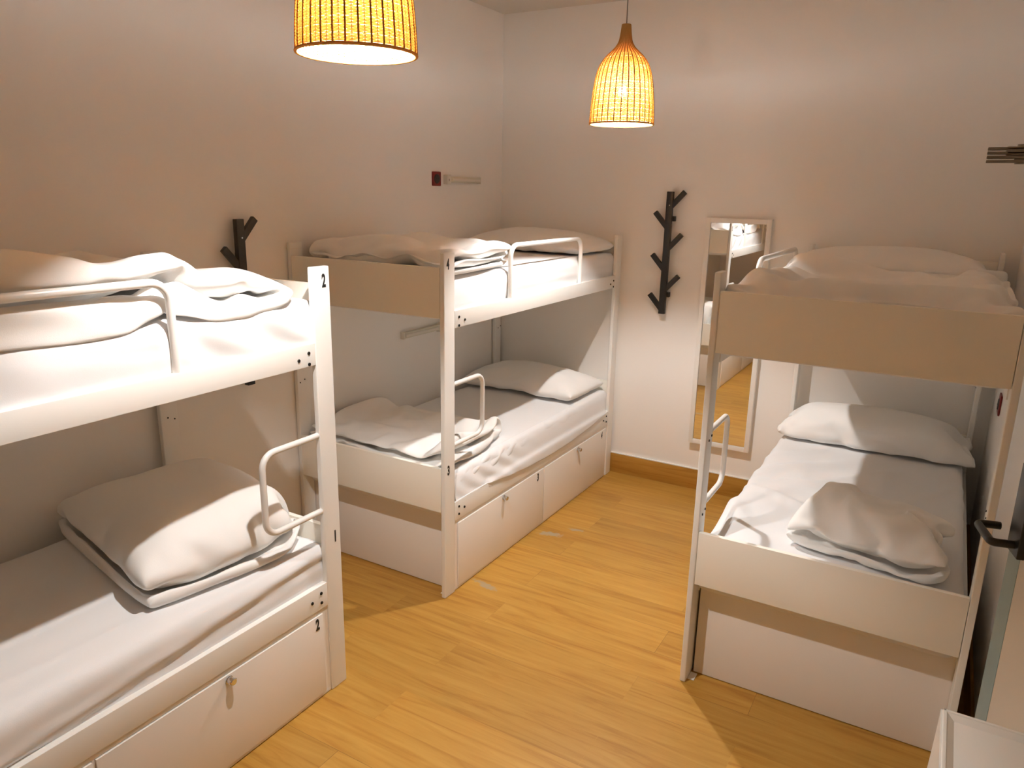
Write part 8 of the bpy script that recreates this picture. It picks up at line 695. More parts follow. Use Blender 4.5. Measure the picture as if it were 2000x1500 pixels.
DATA['cup'] = (33, 26, 0.0012, (
    '-502 -6 3 -1 1 2 1 1 0 1 1 2 -2 -6 4 2 14 -14 -6 -1 0 1 -1 4 3 -7 -2 11 10 1 5 -9 -4 -2 -1 1 1 2 4 7 6 1 -4 -3 4 -13 11 0 -8 1 4 0 -1 -1 21 8 2 -6 -2 1 11 0 -7 0 0 -12 -5 -3 1 6 -13 6 15 -24 -1 11 21 -5 -9 7 -13 34 -10 6 -13 3 9 1 -9 4 -2 -4 -1 -1 3 -5 1 4 4 -3 14 -5 -6 -16 16 1 1 7 35 -3 -6 1 0 5 -11 2 2 -2 2 6 0 -1 1 2 1 -2 3 -2 -4 -1 -5 -9 13 -2 10 34 0 -7 5 0 -12 2 11 0 2 -1 -1 -1 -9 4 -2 5 1 -1 -12 10 4 2 -2 -2 3 2 35 -1 -1 -4 4 -1 3 -2 1 -1 0 -2 -4 3 -3 2 -10 1 -2 11 4 0 0 -6 -3 7 4 35 -2 -6 6 -2 1 -5 3 -3 2 0 1 0 1 -3 -5 0 0 7 3 0 0 1 0 -1 0 1 33 -7 7 -2 3 -3 -1 -5 3 -5 2 3 2 4 0 0 1 0 -1 0 -2 2 -1 1 -2 0 -8 17 10 -1 8 1 -1 -1 -2 -2 5 -3 0 3 0 0 -1 2 -1 0 1 -1 -1 1 -1 -7 -7 9 22 3 9 1 -1 1 -1 1 0 -3 1 0 1 1 0 -2 0 1 1 -1 1 -2 -2 -2 3 -2 2 29 1 1 3 1 -1 0 0 0 0 -1 0 0 0 1 0 0 0 0 0 -1 0 -2 -2 3 1 -14 35 -2 1 -1 1 0 1 0 -1 1 0 -1 0 1 -1 0 1 -1 0 0 -1 1 -1 1 1 -3 -5 35 -1 -3 3 0 0 0 -1 -1 1 1 0 0 0 1 -1 -1 1 1 -1 0 -2 3 -1 0 0 -1 34 1 -1 0 -1 1 1 -1 0 -1 0 1 0 0 -1 2 -1 1 -2 1 0 1 -2 1 -2 -5 7 35 0 -2 -4 3 2 -2 -3 4 2 -1 0 0 0 0 0 1 -2 1 0 -1 1 1 -2 -4 5 1 35 -1 -1 0 1 -2 -2 4 -1 0 2 0 -1 -1 1 1 -1 1 0 -1 1 -2 -1 -2 4 -2 2 35 0 -1 -1 0 -2 3 1 0 0 -1 0 1 0 -1 0 -1 -1 1 2 -1 0 -1 1 -1 1 0 34 1 -2 1 -2 1 1 0 1 -2 2 0 -1 0 0 0 1 -1 -1 1 1 -1 0 1 0 0 0 35 0 -1 1 -1 0 1 -1 -1 2 -1 -1 1 -1 1 1 -1 1 -1 -1 0 0 0 1 0 1 0 35 0 0 -5 1 3 -4 3 1 0 1 0 -3 0 1 -1 1 1 0 -1 1 0 1 -2 -1 3 0 34 1 0 -1 -5 0 6 0 0 -2 0 1 -2 2 -1 -1 0 0 2 -1 -1 0 -2 3 2 0 -1 35 -1 -1 -1 1 -2 -1 2 -1 3 -5 2 3 -1 1 0 0 0 -2 0 -2 -1 3 -1 3 1 0 35 0 -3 0 2 1 -1 0 -1 -2 3 -2 2 1 -1 0 0 0 -1 0 1 1 -3 2 1 0 0 35 -1 -4 -1 3 0 1 -1 1 0 2 -4 1 2 0 0 1 -1 1 -1 -2 0 0 2 -2 3 -1 34 -1 1 1 -5 0 -1 4 1 -2 -3 5 1 0 -1 0 0 1 0 0 0 -2 -1 -4 7 0 0 35 -11 7 2 0 0 -2 -1 -2 3 3 0 0 -1 1 1 -1 0 -2 -5 -3 2 6 3 -3 3 0 33 0 2 0 -2 -1 2 -6 3 3 0 0 0 1 0 0 -9 0 -2 2 4 2 -1 1 0 2 0 33 0 -3 1 2 -1 -1 2 1 0 0 1 -3 -2 -5 -4 3 -1 3 5 2 0 0 1 0 0 0 31 1 -2 1 2 1 -3 1 3 -1 1 -2 2 -7 3 -1 1 0 2 1 0 1 -1 -1 0 0 2 26 7 -3 1 1 -4 0 5 0 2 -3 2 -3 0 3 -1 -5 2 2 0 3 -2 2 0 -2 -1 3 12 8 13 -1 -6 6 1 -1 -1 -5 2 -5 2 7 -7 -1 1 -5 -1 0 1 6 -6 6 7 -7 6 24 -5 8 -7 -5 13 7 -2 -5 -1 -3 0 -1 -1 3 2 5 -2 -9 -9 5 5 -4 -4 6 14 -24 22 -3 -29 28 11 -13 -7 -4 -1 1 0 2 1 3 4 5 0 2 5 6 -9 -21 32 -3 -16 -12 14 -502 -6 3 -1 1 2 1 1 0 1 1 2 -2 -6 4 2 14 -14 -6 -1 0 1 -1 4 3 -7 -2 11 -6 -6 1 -1 -2 -2 0 -1 0 0 -1 7 -1 -4 1 6 1 3 -2 -2 -3 0 -4 -3 8 23 21 11 2 0 -1 -1 1 -2 0 -2 -2 -1 5 3 -4 5 -20 17 2 0 1 -1 0 -1 -2 -1 -20 34 0 0 0 1 0 0 0 0 0 -1 1 -6 6 -3 -6 7 -3 3 1 0 1 -1 -1 2 0 -2 35 0 0 -1 0 1 -1 0 0 -8 5 2 -1 -5 7 -2 -1 0 -6 8 1 0 0 -1 1 1 0 34 1 0 0 0 -1 0 -6 -1 8 -4 -1 3 1 0 1 -6 5 0 -8 -3 12 -3 3 -1 0 1 35 0 0 0 -1 0 -6 4 2 -1 1 -3 0 4 -1 0 1 -6 4 2 0 -11 0 11 0 0 0 35 -1 0 0 -2 -2 1 2 0 2 -4 4 -4 2 -1 -1 3 -1 0 -1 -7 0 9 -4 0 4 0 33 2 -1 -2 -4 2 3 -1 -1 -4 7 0 1 -3 2 0 -1 1 -3 -5 7 0 -4 4 -4 -4 -1 17 16 0 -1 1 0 2 -9 3 5 1 0 -2 -1 2 1 -1 -2 -5 4 3 0 -1 -11 -1 -3 10 22 -1 6 -2 8 1 -10 10 0 0 -2 2 0 0 -1 1 -3 -4 7 0 0 0 0 -1 0 1 -2 29 -14 '
    '8 10 -1 -6 9 -1 -2 3 -1 -5 5 1 0 -5 0 4 -1 1 0 0 0 -5 4 2 -16 35 -1 -7 3 0 3 1 0 -1 -2 3 1 -5 4 -3 4 -1 0 0 -1 1 0 -2 -1 2 0 -6 35 0 -3 -3 5 0 0 1 -1 -2 -2 5 0 -4 3 -2 1 1 0 -1 0 1 -6 7 -2 -12 12 34 1 -2 1 -4 3 1 0 1 -1 -3 -4 7 0 1 0 -1 0 -3 1 -1 -5 7 1 -10 10 0 35 -1 0 -4 4 1 -1 0 0 1 0 -3 -6 8 -1 0 1 -1 -5 5 -3 4 0 -6 6 -3 4 35 0 0 -1 -6 6 1 0 0 -1 1 -3 1 -3 4 -1 1 -11 10 -2 3 0 -2 1 0 2 -1 35 -1 1 0 0 -7 7 0 -1 1 -6 6 -1 -4 2 3 -12 12 -1 -1 0 1 0 -1 1 0 0 34 1 0 0 0 0 -6 5 1 -3 2 -1 1 0 -6 -4 11 -1 -1 1 0 0 -2 0 1 2 0 35 0 0 -1 0 0 -1 0 0 -5 5 -1 0 3 -6 6 -1 1 -1 -1 2 -4 -1 4 1 0 0 35 -1 0 1 -1 0 1 -3 -3 6 -2 -4 2 -1 4 -3 3 -1 1 0 -3 0 4 -2 2 -1 1 34 0 0 0 0 1 -1 -6 2 3 1 -5 5 -2 2 0 -1 0 1 1 -3 2 -1 2 -1 1 -1 35 0 -1 0 1 -2 0 -3 4 0 -8 9 -10 8 0 1 -1 2 -2 -1 2 -2 1 1 1 0 0 35 0 0 0 0 -3 -2 4 0 -7 8 -1 1 -9 9 -1 1 -1 1 -1 -2 0 2 0 0 0 1 35 -1 0 0 -1 2 -10 8 -3 4 0 1 -1 0 -8 8 0 -1 1 -3 1 2 1 0 0 0 -1 34 1 0 0 0 -9 8 -6 6 1 0 0 -1 0 0 -7 7 0 0 -4 3 1 0 0 1 -1 1 35 0 -1 0 -8 8 -1 1 -5 2 3 0 1 -2 0 0 -1 1 -4 3 1 2 -1 -1 1 0 1 33 1 1 -6 6 0 -3 2 0 0 -4 5 -1 0 -2 -2 3 0 -4 2 -1 4 0 1 -2 2 -1 33 2 -3 3 -1 -8 9 -1 0 0 1 -5 4 1 -1 -2 -6 6 3 -1 -3 0 4 -1 1 -1 0 31 3 1 -2 -9 11 -1 1 0 0 -1 0 -2 2 0 0 -5 3 2 -2 -2 1 -4 8 -1 1 0 26 -11 17 -5 5 2 1 -1 0 0 1 0 -1 0 -1 2 -1 -8 6 2 -4 -2 7 -5 5 -1 1 12 21 -12 4 10 -1 0 1 0 -2 1 0 1 -2 2 -1 1 0 -4 1 -7 9 -1 1 -5 5 -2 24 4 -4 10 -2 -2 -1 1 0 0 -1 -1 -1 1 -1 2 -2 4 1 -2 -6 7 1 0 -1 -6 -15 22 -24 -15 16 0 1 -3 -2 -1 1 -1 0 0 1 3 1 0 -8 -2 3 22 -31 18 -2 0 4 15 -391 11 22 35 35 34 33 34 33 33 35 35 35 30 20 35 16 26 33 35 34 34 34 34 34 19 11 16 -9 5 -11 -1 2 1 0 0 1 -1 -1 0 -13 13 -2 10 6 -10 -5 1 -1 0 0 -4 -14 21 -8 10 3 5 -4 -2 -4 1 -1 0 -2 -1 -3 14 -8 0 4 -3 2 2 0 1 -11 -6 -3 28 -9 0 12 -10 1 -4 -1 -1 -2 2 0 0 -2 -2 2 7 -3 1 0 7 -4 -1 -1 10 -3 2 -12 5 -2 2 8 -13 -7 -1 7 0 1 0 3 1 -2 -1 -1 1 1 4 2 4 -5 0 2 -3 -5 5 -2 -1 -5 2 -2 -2 3 1 2 -1 1 -2 1 5 -5 2 1 0 2 0 -2 5 -1 -5 1 2 2 -6 -1 -3 -1 -9 12 0 -1 0 0 0 2 -1 -3 4 0 0 2 -2 0 5 -3 0 -4 10 3 -11 2 5 5 -12 5 -1 -1 -2 -2 -1 0 0 2 3 0 1 1 -2 1 1 -2 -3 0 2 -2 3 3 -3 6 -7 8 -3 2 -6 -1 -2 0 -2 0 2 0 2 0 1 1 1 -1 1 2 -4 3 -8 0 9 -20 15 4 -35 21 -1 1 -7 1 -1 1 -2 -1 2 -1 1 1 1 1 0 1 1 2 -10 3 -8 -2 28 -12 -11 20 4 4 -4 0 -2 1 -2 0 -1 -1 1 -1 1 2 1 1 0 2 -12 -1 8 -5 -6 7 -15 24 -4 -4 0 3 -3 0 -2 1 1 0 -2 2 -1 -1 0 -2 1 0 -6 -2 12 -3 11 -19 -8 -1 -3 6 -1 2 -2 0 0 2 -1 0 1 3 -3 1 -2 -2 0 -2 1 5 2 -8 2 1 11 -3 1 -3 13 -8 -2 -1 5 -1 1 0 -1 -1 -1 3 -3 1 -1 -3 1 -3 -1 12 -5 -1 -3 4 6 1 -3 -1 6 0 3 -2 2 -1 2 0 -1 0 -4 3 -2 -2 2 -1 1 -1 -2 3 -1 -8 7 3 1 -6 3 6 -1 -2 6 -5 2 -1 1 -1 0 1 -4 1 1 -1 0 -2 0 -1 4 -3 3 0 -2 1 -3 -2 -1 -2 4 -7 9 0 2 -1 2 -3 2 0 -3 2 -1 0 2 1 -1 2 6 -3 -2 -10 0 -1 6 -13 4 -3 6 1 -1 -1 1 -1 0 -1 1 -1 0 0 0 1 0 7 1 -1 5 -7 -6 0 0 -7 3 0 -1 4 -2 2 0 0 0 0 -1 3 -1 0 -1 0 -3 3 0 4 -5 1 3 -4 1 -3 4 -4 -2 4 1 0 0 0 0 -1 0 1 -1 2 -1 1 -1 0 -1 -2 -3 5 -4 4 -1 0 0 3 -6 1 4 -1 -1 0 0 1 2 -2 -1 1 4 -2 2 -6 0 -1 0 1 -3 1 1 1 1 2 -2 0 1 1 -2 0 0 2 -2 -1 -1 1 -1 0 3 0 '
    '3 -1 -2 0 1 3 -5 -2 1 -1 6 -8 9 -1 0 2 -2 -4 -1 -1 -1 1 0 -1 0 1 1 1 3 0 1 0 -5 9 -9 0 -2 5 2 2 0 -3 -3 -1 -1 -1 2 0 3 -3 1 -1 -1 0 2 -2 4 -1 -4 6 -7 3 0 -1 4 -10 9 -2 2 -1 4 -3 -1 -2 1 -1 2 0 -1 -1 0 1 2 -4 2 5 -3 5 -7 1 -2 -1 4 1 -4 -1 4 -7 5 1 1 1 -3 0 0 1 0 0 1 0 1 -1 -1 2 -1 -3 4 -3 0 7 -2 5 -8 -2 3 -1 1 -2 -4 5 0 0 0 1 -1 -1 -3 0 2 2 -3 -9 11 6 8 -5 -1 0 3 4 -7 2 -1 -6 2 -1 0 0 1 0 -5 1 -2 1 3 0 1 4 5 -11 6 9 1 2 -4 -3 4 1 -7 0 -3 1 -2 1 2 -5 -5 2 -2 2 4 0 1 -1 -2 8 -6 5 10 0 -4 -1 2 -7 -11 10 0 -1 1 5 -2 -4 1 0 -3 2 0 1 1 0 0 2 -1 1 -1 -8 9 -10 6 -3 -3 3 -3 1 6 0 2 0 1 1 2 4 -4 0 -2 -1 -1 0 -2 3 8 -9 -13 -3 10 2 -11 6 4 1 0 4 -1 0 2 1 2 0 -1 5 -2 0 -1 -7 -1 0 -3 18 -10 -5 -8 7 -10 -2 2 11 1 3 0 2 0 0 1 0 3 0 -1 4 0 -4 -5 -2 2 -5 3 2 14 -12 -16 -6 16 3 1 1 0 1 -1 0 0 0 1 0 2 0 0 1 1 5 -16 0 10 -15 -4 -391 11 22 35 35 34 33 34 33 33 35 35 35 30 20 35 16 26 33 35 34 34 34 34 34 19 11 16 -23 7 1 1 1 1 0 0 1 -1 0 -19 2 15 -1 7 -5 1 -1 1 0 0 0 0 16 -16 -8 6 3 -2 -1 1 2 1 1 0 -1 -5 8 2 -1 -10 6 2 -3 0 0 1 0 1 -1 1 2 0 0 0 0 -1 0 0 1 2 1 -4 0 8 -3 -7 9 -4 5 -4 0 -1 0 1 -1 0 -3 4 -2 1 1 -1 -1 0 1 -1 0 -8 3 3 0 -6 7 -1 2 5 7 -5 -2 0 -1 -3 1 0 -1 -1 1 -2 1 1 0 -1 -4 -4 8 2 -3 -5 7 -2 1 7 -4 1 5 2 -9 -5 3 0 0 -1 -1 1 1 0 2 -1 -7 1 2 -1 1 2 4 -1 1 -4 0 5 -3 0 -1 8 -3 -7 0 1 1 5 -5 2 2 -4 -3 2 1 -1 -1 -5 3 4 2 -1 5 -4 -1 1 -2 -8 -1 2 7 -6 -1 8 6 -3 1 0 -5 2 1 -2 -5 -4 5 1 1 0 1 -1 4 0 -1 -9 7 0 6 -10 2 -5 -8 15 -9 -1 -1 -1 -3 1 -11 4 4 -3 0 -2 1 1 2 1 0 -6 11 1 1 -1 9 -3 6 0 -12 30 -19 -7 6 1 -10 12 -1 -1 1 -6 0 0 1 0 0 -2 10 1 0 -1 0 -3 3 -3 -6 -15 -9 11 7 0 -3 9 0 0 -1 1 4 -4 0 -2 -2 0 5 0 -1 1 0 -1 -1 0 1 -17 -1 -1 7 -3 -5 4 0 1 1 0 -2 1 5 -4 0 -1 0 -2 -1 0 0 0 0 -3 4 -1 10 1 -1 2 0 1 0 0 -1 1 4 -1 -4 0 5 -2 -1 -2 0 0 0 -1 -2 -7 8 1 -9 17 1 -1 0 -1 6 -2 0 1 0 0 4 3 -7 -1 1 1 0 -1 -3 -4 -2 -2 10 -1 -9 11 0 1 -1 -2 4 -6 3 1 1 2 0 0 2 4 -8 2 0 -1 -1 -10 4 2 6 -3 -2 7 -4 -1 1 -2 -1 0 6 -7 2 2 0 0 0 -6 2 5 -5 0 1 -10 12 -1 1 0 3 3 -4 1 -9 0 0 -1 -1 0 7 -6 0 0 0 -7 2 0 2 1 0 -10 12 1 1 1 1 1 -2 1 -3 -3 0 0 0 -1 0 -1 6 -4 1 -2 0 -1 -3 1 -3 -3 11 0 0 -1 0 0 -3 -1 4 0 -2 1 -1 -2 0 -1 2 0 2 -2 -3 5 2 -2 -2 1 2 1 0 -2 2 -3 -4 -2 4 0 2 -1 0 1 -3 1 0 0 1 1 1 2 2 -6 -1 1 1 3 -1 -1 0 -1 -3 -2 2 0 0 2 -1 1 -1 0 -1 1 1 0 -2 -1 4 0 -3 -3 -2 5 1 0 0 2 -1 -1 2 -1 -2 0 1 0 -1 0 3 -1 0 -1 -1 -1 1 0 -9 9 7 -8 -1 0 1 2 -2 0 4 -2 -2 2 1 0 -1 -2 2 3 1 0 -2 1 -3 -2 -6 8 0 0 10 -10 -1 0 0 1 0 -2 0 3 1 -1 -1 0 -1 2 1 0 0 1 -11 2 0 5 0 1 0 -1 11 -9 -1 -1 0 -3 1 4 0 0 -1 0 1 -2 1 1 1 0 -9 9 3 -5 -1 1 0 2 0 -2 8 -7 1 1 -3 1 -1 2 -3 1 1 2 -3 3 -3 1 -7 9 -1 0 6 -2 -4 0 0 1 -2 -3 7 -3 -4 5 -1 1 -2 1 0 1 4 8 -8 -2 -5 8 1 -4 -1 1 3 4 -4 0 0 3 0 -9 3 -1 4 1 -3 1 1 0 -1 2 9 -9 -3 6 -1 -8 6 1 0 -1 1 4 -3 0 -1 1 4 -7 3 -1 3 -1 -2 -2 0 1 3 10 -7 3 -1 -13 8 0 1 -1 1 -1 1 2 -1 0 -1 4 -2 1 1 -3 1 2 -5 0 0 1 -8 18 -5 -12 9 -1 -1 -1 0 0 0 0 1 -1 -1 2 0 9 0 -3 -3 2 -6 6 -5 0 0 -13 4 1 1 4 0 0 1 0 0 1 -1 0 2 1 1 0 -1 2 1 -4 -6 3 -1 1 0 5 -5 0 -5 9 0 1 0 -1 1 0 -1 1 -2 1 1 0 0 1 1 1 -2 -10 2 0 4 -2 '
    '4 14 9 -8 -16 0 -1 1 1 0 1 0 -1 2 -1 1 0 0 0 -1 1 7 10 -18 1 -2 -17 3 57 -11 -1 3 2 2 2 1 1 2 1 1 -6 -16 7 0 -12 7 2 2 2 3 1 3 1 3 15 -11 35 -20 -26 -8 -1 -1 0 0 -1 1 2 7 31 -14 2 -2 -6 9 -12 -7 -6 0 2 12 25 -29 0 -19 34 7 4 -10 -16 0 9 4 3 6 8 -4 4 -5 9 0 -7 8 0 -2 -15 -2 8 -29 -2 -1 -20 12 12 16 1 -3 11 -3 1 2 0 -2 -6 12 -10 -1 1 3 -19 10 8 7 -16 -21 -17 21 0 -1 -21 16 13 -1 22 -3 -3 2 -3 -11 -7 -10 -6 21 -3 7 -12 7 4 10 3 -12 -17 3 3 4 -11 3 16 0 15 -2 -18 5 -8 -9 -5 -4 -11 2 -1 17 -10 1 4 -3 2 14 13 -3 -1 -10 2 -3 11 3 -7 -8 0 8 -11 -6 1 -3 -9 3 -1 1 -9 0 -2 12 9 -1 13 14 4 -13 -7 -3 4 9 -1 -19 -2 -9 4 -5 3 0 1 1 1 -3 -7 0 1 8 6 5 0 -4 16 5 0 -12 -8 23 -4 4 -16 -15 -2 -6 5 -6 1 5 8 16 1 -9 7 -1 2 -10 -6 5 -3 7 -3 16 -7 -21 28 9 -14 -2 1 -11 -5 -5 11 -2 2 7 8 0 4 -8 5 -10 5 -6 -2 10 -10 -11 -9 26 23 -16 -3 -8 7 -5 1 -4 3 6 7 0 -7 -3 4 3 1 -8 -1 -7 3 11 0 -13 -3 -3 4 8 -18 -1 9 -3 7 -5 0 10 0 1 0 -7 -7 1 4 4 -7 2 -1 10 -1 -17 7 15 -8 -20 1 -13 5 0 10 -5 0 1 -1 1 4 -4 9 -14 0 -3 5 4 0 1 -7 0 14 -3 -2 0 14 -2 -2 -7 8 -1 -2 8 4 -7 -8 7 3 -5 10 -6 -3 -4 4 5 3 1 -11 3 4 -6 2 9 0 -4 0 -6 12 5 -6 -3 -5 0 -2 16 0 -7 -1 -2 7 -2 3 -8 2 3 -2 -8 -4 6 11 1 -4 -4 -10 5 13 10 -12 9 -5 -6 -1 10 2 -14 8 -5 10 -8 2 -2 4 0 -14 2 8 2 3 -1 -2 2 1 -9 -10 21 5 1 -15 -3 10 7 -1 -10 -6 4 3 -2 1 1 -14 7 5 -5 6 1 0 -10 13 -10 -5 6 4 1 0 6 -10 -1 9 3 -1 0 -13 -4 12 2 -8 12 -3 -4 -6 4 1 0 3 -3 -9 -3 13 3 -4 6 -5 0 -1 -1 7 -8 -4 8 7 -1 -8 -1 -7 4 -1 1 2 1 1 -4 -2 -3 11 -4 -4 -5 10 6 2 -1 -14 7 -2 -2 1 2 4 -2 2 4 -6 -6 2 1 1 1 -3 1 4 4 6 -16 5 -1 -2 3 -13 -3 -1 21 -6 -5 11 4 -3 -5 -7 0 3 0 0 0 2 -1 7 7 1 -13 -1 -4 -8 14 -5 -11 4 -2 3 23 -4 -16 -6 6 -5 -8 20 -2 -1 0 -2 1 10 -7 8 3 2 -3 -10 -8 -13 4 17 6 -7 4 -10 9 -15 -1 -3 -2 5 10 3 -2 2 -2 1 8 -10 -1 4 4 -2 -6 -1 5 -8 1 11 0 -12 6 -6 12 -1 -8 6 11 -11 0 0 -1 -1 8 8 -1 -17 -6 9 11 1 -2 -11 12 -12 -3 12 -8 -4 -4 9 2 6 0 -14 8 0 -3 0 2 8 -2 -5 -15 -3 -4 15 12 3 6 -10 -10 2 -4 7 -9 4 3 1 6 0 6 -8 0 -4 -1 3 -1 -6 6 9 -16 -9 10 13 8 -11 -9 10 -16 4 4 7 2 3 10 3 -2 -9 -11 -1 5 -6 4 -13 4 5 8 3 -10 -21 5 11 9 -4 2 -4 -3 5 13 7 4 -2 -5 -4 -2 0 -2 -4 -5 -7 1 -4 1 12 6 0 -19 2 6 10 -6 6 9 6 3 -1 1 -4 -7 -6 1 -4 -6 9 0 -8 -13 10 5 -3 5 -8 -8 22 -14 4 1 10 -8 11 -2 1 2 -3 -2 -2 0 -4 6 0 -1 0 -10 -18 29 4 -2 -25 -3 5 13 4 -11 -5 16 10 -18 5 -6 -16 2 4 6 5 -4 0 7 7 1 -13 25 -2 -12 -21 -8 7 10 -9 1 -14 2 -4 0 10 -7 -3 3 -5 0 0 3 5 -7 4 21 14 -22 19 3 -32 -13 0 9 17 0 -7 0 -3 -1 -1 -3 -2 0 -1 -3 -9 -4 3 1 -3 -1 5 24 6 3 -23 -9 24 25 13 0 -1 0 0 1 1 -1 0 -1 -1 -2 -1 -5 -10 -28 -7 19 -3 -20 6 29 57 -11 -1 3 2 2 2 1 1 2 1 1 -6 -16 7 0 -12 7 2 2 2 3 1 3 1 3 15 -11 -14 -10 -1 0 0 1 0 1 -1 0 0 1 5 -6 1 22 -20 1 -3 -1 -1 1 -1 2 4 12 0 -8 8 -2 -2 -1 -6 1 -2 1 4 -5 6 8 -2 -1 1 10 -7 2 -6 -2 -2 -1 -4 -6 9 -1 -1 2 0 0 -1 6 -5 4 -4 -7 4 -1 3 1 0 -11 3 16 -8 0 1 -1 -1 1 -1 -1 0 0 0 3 0 -1 -4 7 -8 1 2 5 -5 2 -2 0 0 0 -12 20 -8 -1 1 0 1 -1 1 4 -1 -2 -1 -3 5 0 4 -7 2 -1 6 0 -6 6 -4 -2 0 0 -6 10 -3 0 -1 0 0 0 2 -1 1 -1 -1 -1 9 -17 10 -2 1 -11 14 -4 -5 5 1 0 '
    '0 2 -5 8 -4 -1 -1 1 1 -3 2 0 -3 4 8 -16 11 -4 1 0 3 -8 10 -5 -1 1 0 8 -17 19 -16 4 2 0 2 -3 -8 4 7 -3 2 -9 10 3 -6 0 0 -4 1 3 0 0 0 0 3 8 -22 11 6 -6 17 -15 2 -21 25 -4 12 -9 0 2 -12 7 0 0 3 1 -7 3 0 3 8 -18 0 10 -3 -6 9 -20 18 -1 23 -10 -7 -12 7 3 -15 11 5 -5 0 -2 0 -1 3 0 8 -16 8 -2 5 -3 4 2 -6 -5 -3 8 -23 16 -3 6 -15 15 -5 3 0 -1 -1 -3 3 0 1 -9 9 -2 4 -9 6 0 0 6 -5 -18 1 1 -14 21 -18 14 -9 3 -3 11 -8 3 -2 0 0 -1 3 -2 1 -3 7 -4 6 -16 10 6 10 -2 1 1 -13 12 -4 5 -2 2 -6 17 -13 5 -3 0 0 -2 1 -2 5 -2 11 -22 11 -8 8 7 0 0 0 0 0 0 0 0 -3 0 -5 20 -15 9 -2 0 -3 -4 12 -9 5 -17 12 0 3 -1 3 1 1 -2 0 0 0 0 0 4 -3 -4 -9 24 -18 5 1 -3 13 -17 7 -5 9 5 -9 -2 3 0 3 0 -3 0 0 0 0 0 -4 3 1 0 -8 19 -12 3 6 -18 7 5 -5 3 -6 6 0 1 -2 1 0 -2 3 -2 0 0 0 0 0 0 0 -1 -7 17 -5 -13 11 -2 -7 9 -3 2 8 -5 -3 -3 1 -1 0 -2 2 0 0 0 0 11 -7 3 -7 -3 5 -12 13 -5 2 0 0 0 5 -14 5 4 -1 1 1 -1 2 1 -2 -2 0 10 -19 10 -8 14 -6 -14 14 -2 1 5 -5 -4 11 -13 6 0 -1 0 1 0 0 -3 2 1 1 5 -16 7 1 13 -22 9 1 -1 3 4 -9 3 10 -17 8 -1 -1 0 0 0 0 1 1 -5 0 5 1 -4 1 -4 -6 11 -1 1 2 -1 -8 8 -2 -10 10 2 -2 0 0 0 -2 0 2 0 -1 1 6 -10 4 0 0 -2 1 6 -6 2 -7 9 -2 -1 0 5 -9 4 -1 1 1 -2 -1 2 -2 3 0 -9 3 6 0 1 -1 0 -5 9 -6 5 -6 2 1 9 -15 7 -1 0 1 -1 -1 -1 1 1 0 0 0 0 0 0 1 1 2 -4 -4 4 1 -1 -4 14 -19 12 -3 0 1 -2 1 2 -1 -1 0 -1 4 -1 -2 0 0 -2 0 -2 10 -6 -3 -1 4 0 -10 16 -9 3 6 -6 -3 3 3 0 -3 0 1 -4 7 -4 0 0 0 0 4 -8 11 -7 0 0 0 9 -11 3 0 -5 9 -7 2 4 1 -5 0 0 4 -11 7 0 0 0 0 0 1 -6 15 -10 0 0 -9 15 -5 -3 3 -1 -1 2 -7 7 1 -1 5 -9 7 -3 0 0 0 0 -4 6 -4 -7 20 -11 0 6 -13 13 -8 -1 4 -2 2 -13 14 -3 3 -6 7 -2 0 0 0 0 0 0 -5 5 1 -8 19 -12 -3 10 -14 8 -1 -3 2 0 -18 4 14 1 -1 3 -3 1 3 -4 0 0 0 0 0 3 -4 -9 20 -10 2 7 -10 2 -1 -2 -1 25 -17 -7 -4 7 -8 0 2 -3 3 0 1 0 0 3 -2 -1 3 -12 16 -8 -3 13 -9 0 -1 -7 19 0 -15 1 -3 6 4 0 1 1 1 1 -1 0 -4 -2 3 -5 3 -12 8 -12 -2 8 -2 16 -10 3 22 3 5 2 0 0 1 0 0 0 -2 1 0 1 0 -2 2 -1 -1 -22 12 13 -1 -6 -3 -18 '))
